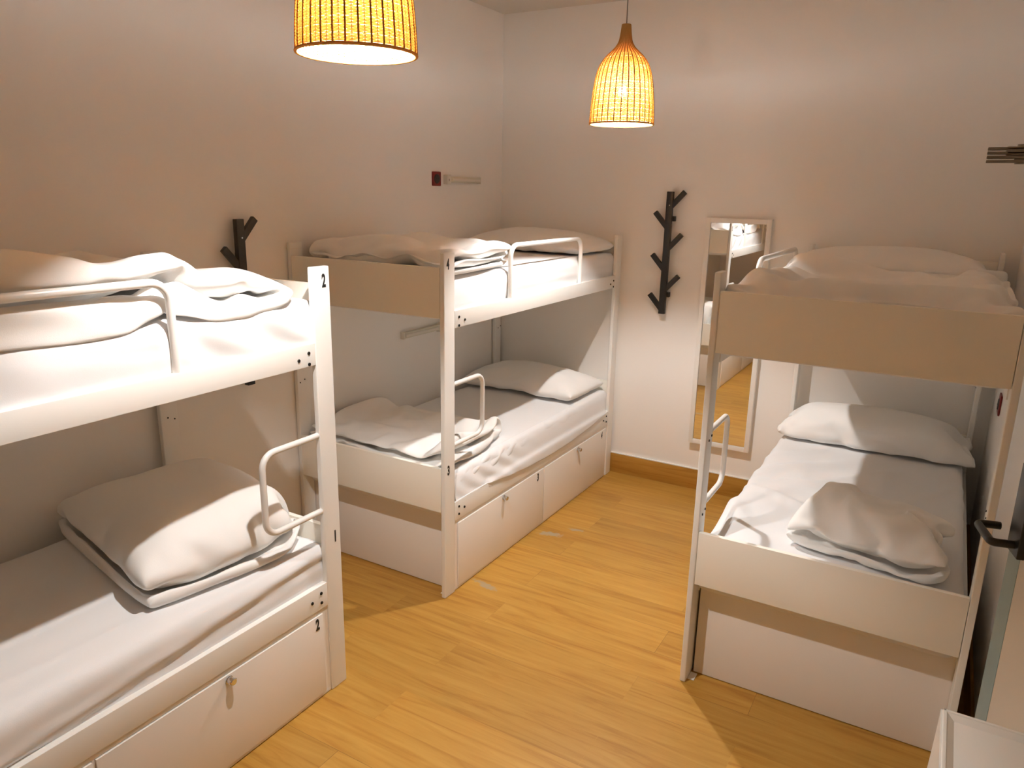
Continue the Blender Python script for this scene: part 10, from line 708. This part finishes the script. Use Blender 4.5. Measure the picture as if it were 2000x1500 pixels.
    '-2 0 -2 1 -4 -3 6 -4 2 8 -7 0 -3 4 -3 0 3 -4 2 0 4 -3 -2 -7 7 5 -1 -5 5 -6 7 -3 2 -1 -2 3 -1 -2 1 -1 2 3 -1 -1 -1 4 -3 0 -2 2 0 2 -1 1 0 -4 3 1 0 0 0 1 -1 -1 1 3 1 -4 1 -1 1 -2 0 8 -6 0 1 1 -1 -2 -1 3 -2 0 1 2 -1 4 -4 5 -3 -1 0 -1 0 2 -4 2 1 -1 3 0 -2 -3 3 -2 2 0 -1 -3 1 3 -3 2 -5 0 1 2 -3 3 0 1 -1 1 -1 1 1 -4 1 1 1 -2 1 2 -1 -1 2 -1 0 -1 2 -3 5 -5 0 5 -7 0 2 -2 5 -3 0 1 -2 0 0 -1 -1 2 -5 3 1 4 3 -3 -4 -2 3 2 -3 -4 3 0 -1 2 -1 -1 4 -5 3 -2 1 1 -1 0 2 -2 3 0 -1 -6 0 3 -1 -1 -1 -2 -1 4 0 -1 6 3 -3 2 -1 -3 0 -2 0 -1 1 3 -1 3 1 -13 4 0 8 -3 2 -2 -1 3 -2 5 -1 -3 1 -3 -1 -1 -1 6 -6 1 -1 -1 -2 -1 2 -6 4 0 2 -3 0 -1 2 -1 3 -3 6 -1 -11 -4 0 0 -3 2 1 -6 -2 0 3 4 -3 5 -2 2 -1 1 0 -2 -1 0 1 -6 -4 -2 -6 6 -1 -2 12 -5 0 1 -2 3 3 -1 -8 -1 -3 2 -9 1 -5 -3 0 4 1 16 -5 1 -1 -2 18 0 -6 0 -1 -5 -4 -10 8 -11 0 6 -3 3 5 -1 3 10 14 -3 0 0 -19 -3 11 10 -6 -3 -9 -3 4 -1 9 -6 31 1 -13 -14 7 -12 7 -5 -5 3 6 12 -1 -18 -2 -3 9 4 -6 36 -12 -12 -7 -3 4 14 8 5 6 -8 -15 8 -7 -8 -10 20 -1 -11 35 53 -17 -4 4 3 5 6 7 -5 -18 19 16 -3 -8 -13 -13 -14 -10 -17 11 -8 -12 0 0 0 2 11 -2 -11 1 -2 17 -12 0 13 19 -9 -4 11 9 -9 12 -3 -10 -16 27 -11 -21 8 6 7 14 -4 3 0 -5 13 -11 10 -18 0 8 0 1 -3 -4 2 1 -3 5 10 -1 3 -5 4 -6 5 -8 7 -10 10 -10 2 14 -1 -16 12 -9 13 0 7 -2 -9 9 -14 19 -12 4 -1 -5 9 -5 0 0 -3 4 2 2 9 -4 -10 1 5 -11 6 5 -2 8 -14 10 -8 -6 11 8 -14 9 7 -2 -13 7 -1 9 -3 -15 15 -2 -1 -9 10 -2 12 -12 3 4 4 0 -4 10 -8 -9 -1 13 -17 2 14 -4 -7 6 0 1 2 1 1 -1 3 -6 3 2 1 -4 2 -2 5 -6 1 5 -5 -7 13 -6 -3 7 -4 3 -4 5 -6 4 5 5 -6 0 -7 3 -12 11 1 -2 -7 11 -1 -5 2 -6 4 -2 -1 -5 -4 8 7 -7 17 -9 -2 3 3 -17 12 -2 12 -5 7 -12 3 -2 1 8 -3 2 -9 7 -3 1 0 -1 -3 3 -3 6 -4 2 -2 2 0 -4 -2 9 -3 -7 5 4 1 1 1 -6 -1 5 -8 11 -4 0 6 -2 1 -4 -5 4 -1 1 2 0 -5 10 -7 -6 6 6 0 6 -9 -8 5 0 -4 5 3 -6 2 1 1 -6 8 2 -1 -9 -4 -7 14 -4 -1 3 6 0 -9 5 -2 1 1 2 4 -14 9 2 4 -7 -11 19 -2 -6 -3 4 -2 -1 -2 2 -4 -2 5 2 -10 8 -7 8 0 1 -7 -2 14 -12 6 -2 -2 -1 12 -1 -13 5 7 -10 3 1 0 1 6 1 -18 11 -6 3 0 -1 1 1 3 -5 -5 2 4 0 3 -14 3 -1 20 -9 2 -2 3 -2 -2 4 -11 7 7 -8 2 5 -5 -1 3 -3 -10 7 2 3 -3 7 -11 9 -5 16 -19 6 0 1 10 -2 -2 -3 -3 8 -11 -5 -1 -9 19 -12 13 -15 15 -10 7 -4 -17 5 12 2 -5 -11 5 -5 -4 1 -7 -3 17 -11 -3 23 -8 -3 7 -9 -3 -6 9 9 -15 3 -2 0 10 1 -14 11 3 -9 -5 -7 16 -4 -9 22 -12 1 -7 0 -1 0 5 -5 4 -10 -1 -1 3 19 -21 22 -6 -11 5 -2 3 2 0 7 -9 -5 5 8 11 -6 9 -9 6 -16 -6 4 -2 1 8 2 -3 -5 8 4 -4 12 -7 19 -3 -25 -9 0 19 -11 16 -20 11 -2 -14 21 -16 14 3 -3 5 -5 -12 16 -9 6 -15 4 -7 18 4 -4 -12 17 18 -2 1 6 -2 -4 1 -15 15 0 4 -2 2 -1 -6 -2 '))
def unpack(key):
    nx, ny, q, s = DATA[key]
    r = np.array(s.split(), dtype=np.int64).reshape(3, 2, nx + 1, ny + 1)
    g = np.cumsum(np.cumsum(r, axis=2), axis=3)
    return nx, ny, g.astype(np.float64) * q

def soft(name, key, loc, rot, scale, label, cat, group, material=None, flip=1, tweak=None):
    nx, ny, g = unpack(key)
    idx = {}
    co = []
    for side in (0, 1):
        for i in range(nx + 1):
            for j in range(ny + 1):
                if side and (i in (0, nx) or j in (0, ny)):
                    idx[(1, i, j)] = idx[(0, i, j)]
                    continue
                idx[(side, i, j)] = len(co)
                p = Vector((g[0, side, i, j] * scale[0] * flip, g[1, side, i, j] * scale[1], g[2, side, i, j] * scale[2]))
                if tweak:
                    p = tweak(p)
                co.append(p)
    fs = []
    for side in (0, 1):
        for i in range(nx):
            for j in range(ny):
                qd = [idx[(side, i, j)], idx[(side, i + 1, j)], idx[(side, i + 1, j + 1)], idx[(side, i, j + 1)]]
                fs.append(qd[::-1] if (side == 1) != (flip < 0) else qd)
    me = bpy.data.meshes.new(name)
    me.from_pydata([tuple(c) for c in co], [], fs)
    me.polygons.foreach_set('use_smooth', [True] * len(fs))
    o = link(name, me, material or M['cloth'], None, loc)
    o.rotation_euler = (0, 0, R(rot))
    s = o.modifiers.new('smooth', 'SUBSURF'); s.levels = 2; s.render_levels = 2
    tag(o, label, cat, group)
    return o

ZU, ZL = 1.578, 0.626
G1, G2 = 'white duvets folded on the bunks', 'white pillows at the bed heads'
def flatten_end(p):
    t = min(1.0, max(0.0, (p.x - 0.05) / 0.50))
    if p.z > 0:
        p.z *= 1 - 0.42 * t * t * (3 - 2 * t)
    return p
soft('duvet', 'aup', (0.475, -3.545, ZU - 0.004), 90, (1, 1, 0.92), 'large crumpled white duvet heaped on the upper bunk numbered 2', 'duvet', G1, tweak=flatten_end)
soft('duvet', 'alo', (0.47, -3.13, ZL - 0.004), 78, (1, 1, 0.85), 'plump folded white duvet on the lower bunk numbered 1, front left', 'duvet', G1)
soft('duvet', 'bup', (0.475, -1.69, ZU - 0.004), 90, (1, 1, 0.72), 'folded white duvet on the upper bunk numbered 4, brightly lit layered edge', 'duvet', G1)
soft('duvet', 'blo', (0.46, -1.69, ZL - 0.004), 90, (1, 1, 0.8), 'folded white duvet on the lower bunk numbered 3, behind the post', 'duvet', G1)
soft('duvet', 'cup', (2.63, -1.42, ZU - 0.004), 90, (1, 1, 1.0), 'wide flat white duvet on the upper bunk by the door', 'duvet', G1)
soft('duvet', 'clo', (2.78, -1.66, ZL - 0.004), 80, (1, 0.95, 0.75), 'small rolled white duvet on the lower bunk by the door', 'duvet', G1)
soft('pillow', 'pillow', (0.47, -0.34, ZU - 0.004), 0, (1.03, 1.1, 1.3), 'long white pillow on the upper bunk numbered 4', 'pillow', G2)
soft('pillow', 'pillow', (0.46, -0.34, ZL - 0.004), 180, (1, 1.03, 1.45), 'long white pillow on the lower bunk numbered 3', 'pillow', G2)
soft('pillow', 'pillow', (2.58, -0.36, ZU - 0.004), 0, (1.05, 1.2, 1.2), 'long white pillow on the upper bunk by the door, behind the duvet', 'pillow', G2, flip=-1)
soft('pillow', 'pillow2', (2.63, -0.33, ZL - 0.004), 0, (1, 1, 1), 'bolster like white pillow with loose case end on the lower bunk by the door', 'pillow', G2)


# ------------------------------------------------------------------ pendant lamps
PROF = [(0.0, 0.1475), (0.03, 0.1465), (0.07, 0.1440), (0.11, 0.1405), (0.15, 0.1360), (0.19, 0.130), (0.225, 0.122), (0.255, 0.110),
        (0.280, 0.094), (0.298, 0.077), (0.314, 0.059), (0.330, 0.043), (0.346, 0.032), (0.362, 0.0265), (0.385, 0.0225), (0.410, 0.0195), (0.425, 0.018)]

def prof_r(h):
    for (h0, r0), (h1, r1) in zip(PROF, PROF[1:]):
        if h <= h1:
            t = (h - h0) / (h1 - h0)
            return r0 + (r1 - r0) * t
    return PROF[-1][1]

def make_lamp(loc, label):
    root = empty('pendant_lamp', loc, label, 'pendant lamp', 'bell shaped rattan pendant lamps')
    NR = 62
    # weft: rings that pass in front of and behind the ribs
    path = []
    s = 0
    hs = [i * 0.0005 for i in range(851)]
    length = [0.0]
    for a, b in zip(hs, hs[1:]):
        length.append(length[-1] + math.hypot(b - a, prof_r(b) - prof_r(a)))
    pitch = 0.0036
    nrow = int(length[-1] / pitch)
    bm = bmesh.new()
    seg = NR * 2
    wr_ = 0.0017
    for k in range(nrow + 1):
        target = k * pitch
        lo = 0
        while lo < len(hs) - 1 and length[lo] < target:
            lo += 1
        h = hs[lo]
        r0 = prof_r(h)
        dr = prof_r(min(h + 0.002, 0.425)) - prof_r(max(h - 0.002, 0))
        nrm = Vector((0.004, -dr)).normalized()     # outward normal in (r, h)
        tg = Vector((-nrm.y, nrm.x))
        rings = []
        a_ = 0.0011 * min(1, r0 / 0.06)
        rw = wr_ * (1.0 if r0 > 0.05 else 1.15)
        for j in range(seg):
            th = 2 * math.pi * j / seg
            sgn = 1 if ((j // 2 + k) % 2 == 0) else -1
            o = a_ * sgn if j % 2 == 0 else 0.0
            c = Vector((r0, h)) + nrm * o
            ring = []
            for q in range(4):
                an = math.pi / 2 * q + math.pi / 4
                pp = c + nrm * (rw * 0.75 * math.cos(an) * 1.3) + tg * (rw * math.sin(an) * 1.3)
                ring.append(bm.verts.new((pp.x * math.cos(th), pp.x * math.sin(th), pp.y)))
            rings.append(ring)
        for j in range(seg):
            a, b = rings[j], rings[(j + 1) % seg]
            for q in range(4):
                bm.faces.new((a[q], a[(q + 1) % 4], b[(q + 1) % 4], b[q]))
    shade = finish(bm, 'lamp_shade', M['weft'], root, angle=180)
    bm = bmesh.new()
    for j in range(NR):
        th = 2 * math.pi * j / NR
        hh = [0.425 * t / 40 for t in range(41)]
        if j % 2:
            hh = [x for x in hh if x < 0.335]
        oo = 0.0 if j % 2 else 0.0012
        add_tube(bm, [((prof_r(x) + oo) * math.cos(th), (prof_r(x) + oo) * math.sin(th), x) for x in hh], 0.0011 if j % 2 else 0.0025, seg=6)
    finish(bm, 'rib', M['rib'], shade, angle=60)
    for rr, zz, tr in ((0.1478, -0.0025, 0.0042), (0.0185, 0.425, 0.003)):
        bm = bmesh.new()
        add_tube(bm, [(rr * math.cos(2 * math.pi * j / 72), rr * math.sin(2 * math.pi * j / 72), zz) for j in range(73)], tr, seg=8, cap=False)
        finish(bm, 'rim', M['rib'], shade, angle=60)
    # socket and bulb
    bm = bmesh.new()
    add_cyl(bm, (0, 0, 0.175), (0, 0, 0.235), 0.020, 0.018, seg=24, bevel=0.002)
    add_cyl(bm, (0, 0, 0.235), (0, 0, 0.428), 0.008, seg=16)
    finish(bm, 'socket', M['plug'], root)
    bm = bmesh.new()
    bmesh.ops.create_icosphere(bm, subdivisions=3, radius=0.022)
    for v in bm.verts:
        if v.co.z > 0.009:
            t = (v.co.z - 0.009) / 0.013
            v.co.x *= 1 - 0.25 * t
            v.co.y *= 1 - 0.25 * t
            v.co.z += 0.012 * t
    bmesh.ops.translate(bm, verts=bm.verts, vec=(0, 0, 0.136))
    finish(bm, 'bulb', M['bulb'], root, angle=180)
    bm = bmesh.new()
    add_tube(bm, [(0, 0, 0.42), (0, 0, H - loc[2] - 0.03)], 0.0028, seg=8)
    finish(bm, 'cord', M['cord'], root)
    bm = bmesh.new()
    add_cyl(bm, (0, 0, H - loc[2] - 0.045), (0, 0, H - loc[2] - 0.0005), 0.012, 0.045, seg=28, bevel=0.002)
    finish(bm, 'ceiling_rose', M['plug'], root)
    return root

lamp = make_lamp((1.520, -3.240, 2.288), 'woven rattan pendant lamp at the top edge, the nearer and larger looking one')
far = lamp.copy()
COL.objects.link(far)
far.location = (1.447, -1.345, 2.276)
far['label'] = 'woven rattan bell pendant lamp hanging in full view near the back wall'
for other in (far,):
    for ch in list(lamp.children):
        c = ch.copy(); c.parent = other; COL.objects.link(c)
        for sub in list(ch.children):
            d = sub.copy(); d.parent = c; COL.objects.link(d)

# ------------------------------------------------------------------ mirror
mir = empty('wall_mirror', (1.705, -0.001, 0.33), 'tall narrow white framed mirror hanging on the back wall beside the right bunk', 'mirror')
def ML(x, y, z):
    return Vector((x - 1.705, y + 0.001, z - 0.33))
x0_, x1_, z0_, z1_, fw, dep = 1.509, 1.910, 0.338, 1.824, 0.030, 0.042
bm = bmesh.new()
add_box(bm, ML(x0_, -dep, z0_), ML(x0_ + fw, -0.001, z1_), 0.002)
add_box(bm, ML(x1_ - fw, -dep, z0_), ML(x1_, -0.001, z1_), 0.002)
add_box(bm, ML(x0_ + fw, -dep, z0_), ML(x1_ - fw, -0.001, z0_ + fw), 0.002)
add_box(bm, ML(x0_ + fw, -dep, z1_ - fw), ML(x1_ - fw, -0.001, z1_), 0.002)
finish(bm, 'frame', M['frame'], mir)
box_obj('mirror_glass', ML(x0_ + fw - 0.002, -0.034, z0_ + fw - 0.002), ML(x1_ - fw + 0.002, -0.028, z1_ - fw + 0.002), M['mirror'], mir)

# ------------------------------------------------------------------ tree-shaped coat racks
def coat_rack(loc, rot, label):
    """Local frame: x to the viewer's right, y away from the wall towards the room is -y, z up from the rack's foot."""
    root = empty('coat_rack', loc, label, 'coat rack', 'black branch shaped coat racks')
    root.rotation_euler = (0, 0, R(rot))
    bm = bmesh.new()
    add_box(bm, (-0.021, -0.060, 0.0), (0.021, -0.032, 0.785), 0.003)
    finish(bm, 'trunk', M['black'], root)
    hz = [(1, 0.690), (-1, 0.560), (1, 0.425), (-1, 0.290), (1, 0.160), (-1, 0.030)]
    for s, z in hz:
        t = bmesh.new()
        add_box(t, (-0.016, -0.056, -0.01), (0.016, -0.034, 0.128), 0.003)
        bmesh.ops.rotate(t, verts=t.verts, cent=(0, 0, 0), matrix=Matrix.Rotation(R(42) * s, 3, 'Y'))
        bmesh.ops.translate(t, verts=t.verts, vec=(s * 0.008, 0, z))
        finish(t, 'branch', M['black'], root)
    for z in (0.62, 0.13):
        bm = bmesh.new()
        add_box(bm, (0.004, -0.033, z - 0.02), (0.034, -0.001, z + 0.012), 0.002)
        finish(bm, 'wall_bracket', M['black'], root)
    bm = bmesh.new()
    add_cyl(bm, (0.003, -0.0595, 0.70), (0.003, -0.0615, 0.70), 0.004, seg=12)
    finish(bm, 'screw', M['chrome'], root)
    return root

r1 = coat_rack((1.264, 0.0, 1.192), 0, 'black branch shaped coat rack on the back wall between bed and mirror')
r1.rotation_euler = (0, R(0.3), 0)
coat_rack((XL, -2.398, 1.030), 90, 'black branch shaped coat rack on the left wall, half hidden by the bunk numbered 2')

# ------------------------------------------------------------------ sockets and strip lights
def socket(loc, rot, label, w=0.088):
    root = empty('wall_socket', loc, label, 'wall socket', 'red and black wall sockets')
    root.rotation_euler = (0, 0, R(rot))
    bm = bmesh.new()
    add_box(bm, (-w / 2, -0.010, -w / 2), (w / 2, -0.0005, w / 2), 0.008, 4)
    finish(bm, 'cover_plate', M['red'], root)
    bm = bmesh.new()
    add_cyl(bm, (0, -0.009, 0), (0, -0.014, 0), 0.030, 0.027, seg=32, bevel=0.001)
    ins = finish(bm, 'insert', M['blackp'], root)
    ins['label'] = 'round black socket insert'
    bm = bmesh.new()
    for s in (-1, 1):
        add_cyl(bm, (s * 0.0095, -0.0135, 0), (s * 0.0095, -0.0148, 0), 0.003, seg=10)
    finish(bm, 'pin_hole', M['bolt'], ins)
    return root

socket((XL, -0.805, 2.028), 90, 'red and black wall socket high on the left wall above the corner bunk')
socket((XR, -0.511, 0.990), -90, 'dark red wall socket on the right wall inside the lower right bunk', 0.10)

def strip(loc, rot, tilt, label, length=0.40):
    root = empty('reading_light', loc, label, 'reading light', 'slim strip reading lights')
    root.rotation_euler = (0, R(tilt), R(rot))
    bm = bmesh.new()
    add_box(bm, (-length / 2, -0.030, -0.018), (length / 2, -0.0005, 0.020), 0.004, 3)
    finish(bm, 'housing', M['tubelamp'], root)
    bm = bmesh.new()
    add_box(bm, (-length / 2 + 0.05, -0.036, -0.010), (length / 2 - 0.012, -0.029, 0.008), 0.003, 3)
    finish(bm, 'diffuser', M['plug'], root)
    bm = bmesh.new()
    add_box(bm, (-length / 2 - 0.012, -0.034, -0.030), (-length / 2 + 0.030, -0.0005, 0.030), 0.004, 3)
    sw = finish(bm, 'end_cap', M['plug'], root)
    bm = bmesh.new()
    add_box(bm, (length / 2 - 0.006, -0.032, -0.022), (length / 2 + 0.004, -0.0005, 0.022), 0.003, 2)
    finish(bm, 'end_cap', M['plug'], root)
    bm = bmesh.new()
    add_box(bm, (-length / 2 + 0.004, -0.037, -0.009), (-length / 2 + 0.009, -0.0335, 0.004), 0.001, 1)
    finish(bm, 'switch', M['cord'], sw)
    return root

strip((XL, -0.520, 2.026), 90, 0, 'cream strip reading light beside the red socket above the corner bunk', 0.385)
s2 = strip((XL, -0.985, 1.076), 90, 0, 'cream strip reading light on the left wall inside the lower corner bunk', 0.40)
s2.scale = (-1, 1, 1)

# ------------------------------------------------------------------ door at the right edge
E0, E1 = Vector((3.135, -2.33, 0)), Vector((3.345, -3.19, 0))
dirv = (E1 - E0).normalized()
ang = math.atan2(dirv.y, dirv.x)
door = empty('door_1', (E0.x, E0.y, 0), None, None)
door['kind'] = 'structure'
door.rotation_euler = (0, 0, ang)       # local x runs from the free edge to the hinge; local -y is the room side face
LW = (E1 - E0).length
box_obj('door_leaf', (0.0855, 0.0, 0.008), (LW, 0.040, 2.05), M['doorw'], door, 0.002)
es = box_obj('edge_strip', (0.0, -0.001, 0.008), (0.085, 0.041, 2.05), M['teal'], door, 0.003)
es['label'] = 'greenish grey edge strip'
def door_hw():
    # tall black lock plate with the loop handle, on the face turned to the bed
    bm = bmesh.new()
    add_box(bm, (0.034, -0.022, 1.005), (0.118, -0.0015, 1.262), 0.004, 3)
    lp = finish(bm, 'lock_plate', M['blackp'], door)
    bm = bmesh.new()
    add_tube(bm, round_path([(0.085, -0.02, 1.035), (0.085, -0.078, 1.035), (-0.045, -0.078, 1.035), (-0.045, -0.018, 1.035)], 0.012, 5), 0.0115, seg=10)
    finish(bm, 'handle', M['blackp'], lp, angle=60)
    bm = bmesh.new()
    add_cyl(bm, (0.066, -0.010, 1.262), (0.066, -0.010, 1.292), 0.012, seg=20, bevel=0.002)
    finish(bm, 'knob', M['chrome'], lp)
door_hw()
struct('door_frame', (3.36, -3.285, 0), (3.44, -3.20, 2.10), M['frame'], 0.003).name = 'trim_2'

# articulated arm of the door closer
arm = empty('door_closer', (3.26, -2.98, 2.02), 'steel door closer arm with stacked hinge plates at the right edge', 'door closer')
def CL(x, y, z):
    return Vector((x - 3.26, y + 2.98, z - 2.02))
bm = bmesh.new()
add_box(bm, CL(3.235, -3.10, 2.005), CL(3.285, -2.88, 2.060), 0.004)
finish(bm, 'closer_body', M['steel'], arm)
bm = bmesh.new()
for k in range(4):
    add_box(bm, CL(2.900, -3.012, 2.032 + k * 0.0078), CL(2.975, -2.988, 2.0375 + k * 0.0078), 0.0015)
add_cyl(bm, CL(2.955, -3.0, 2.03), CL(2.955, -3.0, 2.066), 0.008, seg=16)
finish(bm, 'hinge_plates', M['steel'], arm)
bm = bmesh.new()
add_box(bm, CL(2.930, -3.012, 2.046), CL(3.27, -2.990, 2.062), 0.003)
add_box(bm, CL(2.945, -3.008, 2.033), CL(3.27, -2.992, 2.040), 0.002)
finish(bm, 'arm', M['steel'], arm)

# ------------------------------------------------------------------ small white tray-topped cabinet in the foreground
tb = empty('side_cabinet', (3.135, -3.15, 0), 'small white cabinet with a raised rim tray top, bottom right corner', 'cabinet')
def TL(x, y, z):
    return Vector((x - 3.135, y + 3.15, z))
tx0, tx1, ty0, ty1, tz = 3.005, 3.26, -3.36, -2.937, 0.80
bm = bmesh.new()
add_box(bm, TL(tx0, ty0, tz - 0.022), TL(tx1, ty1, tz - 0.012), 0.002)
rw = 0.010
add_box(bm, TL(tx0, ty0, tz - 0.02), TL(tx0 + rw, ty1, tz), 0.0035, 3)
add_box(bm, TL(tx1 - rw, ty0, tz - 0.02), TL(tx1, ty1, tz), 0.0035, 3)
add_box(bm, TL(tx0, ty1 - rw, tz - 0.02), TL(tx1, ty1, tz), 0.0035, 3)
add_box(bm, TL(tx0, ty0, tz - 0.02), TL(tx1, ty0 + rw, tz), 0.0035, 3)
# sloped inner cove
for (a, b, n) in (((tx0 + rw, ty0), (tx0 + rw, ty1), 0), ((tx0, ty1 - rw), (tx1, ty1 - rw), 1)):
    if n == 0:
        q = [(a[0], ty0 + rw, tz - 0.002), (a[0] + 0.014, ty0 + rw, tz - 0.0118), (a[0] + 0.014, ty1 - rw, tz - 0.0118), (a[0], ty1 - rw, tz - 0.002)]
    else:
        q = [(tx0 + rw, a[1], tz - 0.002), (tx1 - rw, a[1], tz - 0.002), (tx1 - rw, a[1] - 0.014, tz - 0.0118), (tx0 + rw, a[1] - 0.014, tz - 0.0118)]
    bm.faces.new([bm.verts.new(TL(*p)) for p in q])
finish(bm, 'tray_top', M['tray'], tb)
bm = bmesh.new()
add_box(bm, TL(tx0 + 0.012, ty0 + 0.01, 0.0), TL(tx1 - 0.006, ty1 - 0.008, tz - 0.023), 0.003)
finish(bm, 'cabinet_body', M['tray'], tb)
# bowed side panel standing slightly off the body
bm = bmesh.new()
n = 16
ro, ri = [], []
for k in range(n + 1):
    t = k / n
    z = (tz - 0.004) * (1 - t)
    off = -0.004 - 0.020 * math.sin(min(1, t * 1.25) * math.pi * 0.5) ** 1.5
    ro.append([TL(tx0 + off, yy, max(z, 0.001)) for yy in (ty0 + 0.004, ty1 - 0.002)])
    ri.append([TL(tx0 + off + 0.005, yy, max(z, 0.001)) for yy in (ty0 + 0.004, ty1 - 0.002)])
vo = [[bm.verts.new(p) for p in r] for r in ro]
vi = [[bm.verts.new(p) for p in r] for r in ri]
for k in range(n):
    bm.faces.new((vo[k][0], vo[k][1], vo[k + 1][1], vo[k + 1][0]))
    bm.faces.new((vi[k][1], vi[k][0], vi[k + 1][0], vi[k + 1][1]))
    for s in (0, 1):
        bm.faces.new((vo[k][s], vo[k + 1][s], vi[k + 1][s], vi[k][s]))
bm.faces.new((vo[0][1], vo[0][0], vi[0][0], vi[0][1]))
bm.faces.new((vo[n][0], vo[n][1], vi[n][1], vi[n][0]))
finish(bm, 'side_panel', M['tray'], tb)
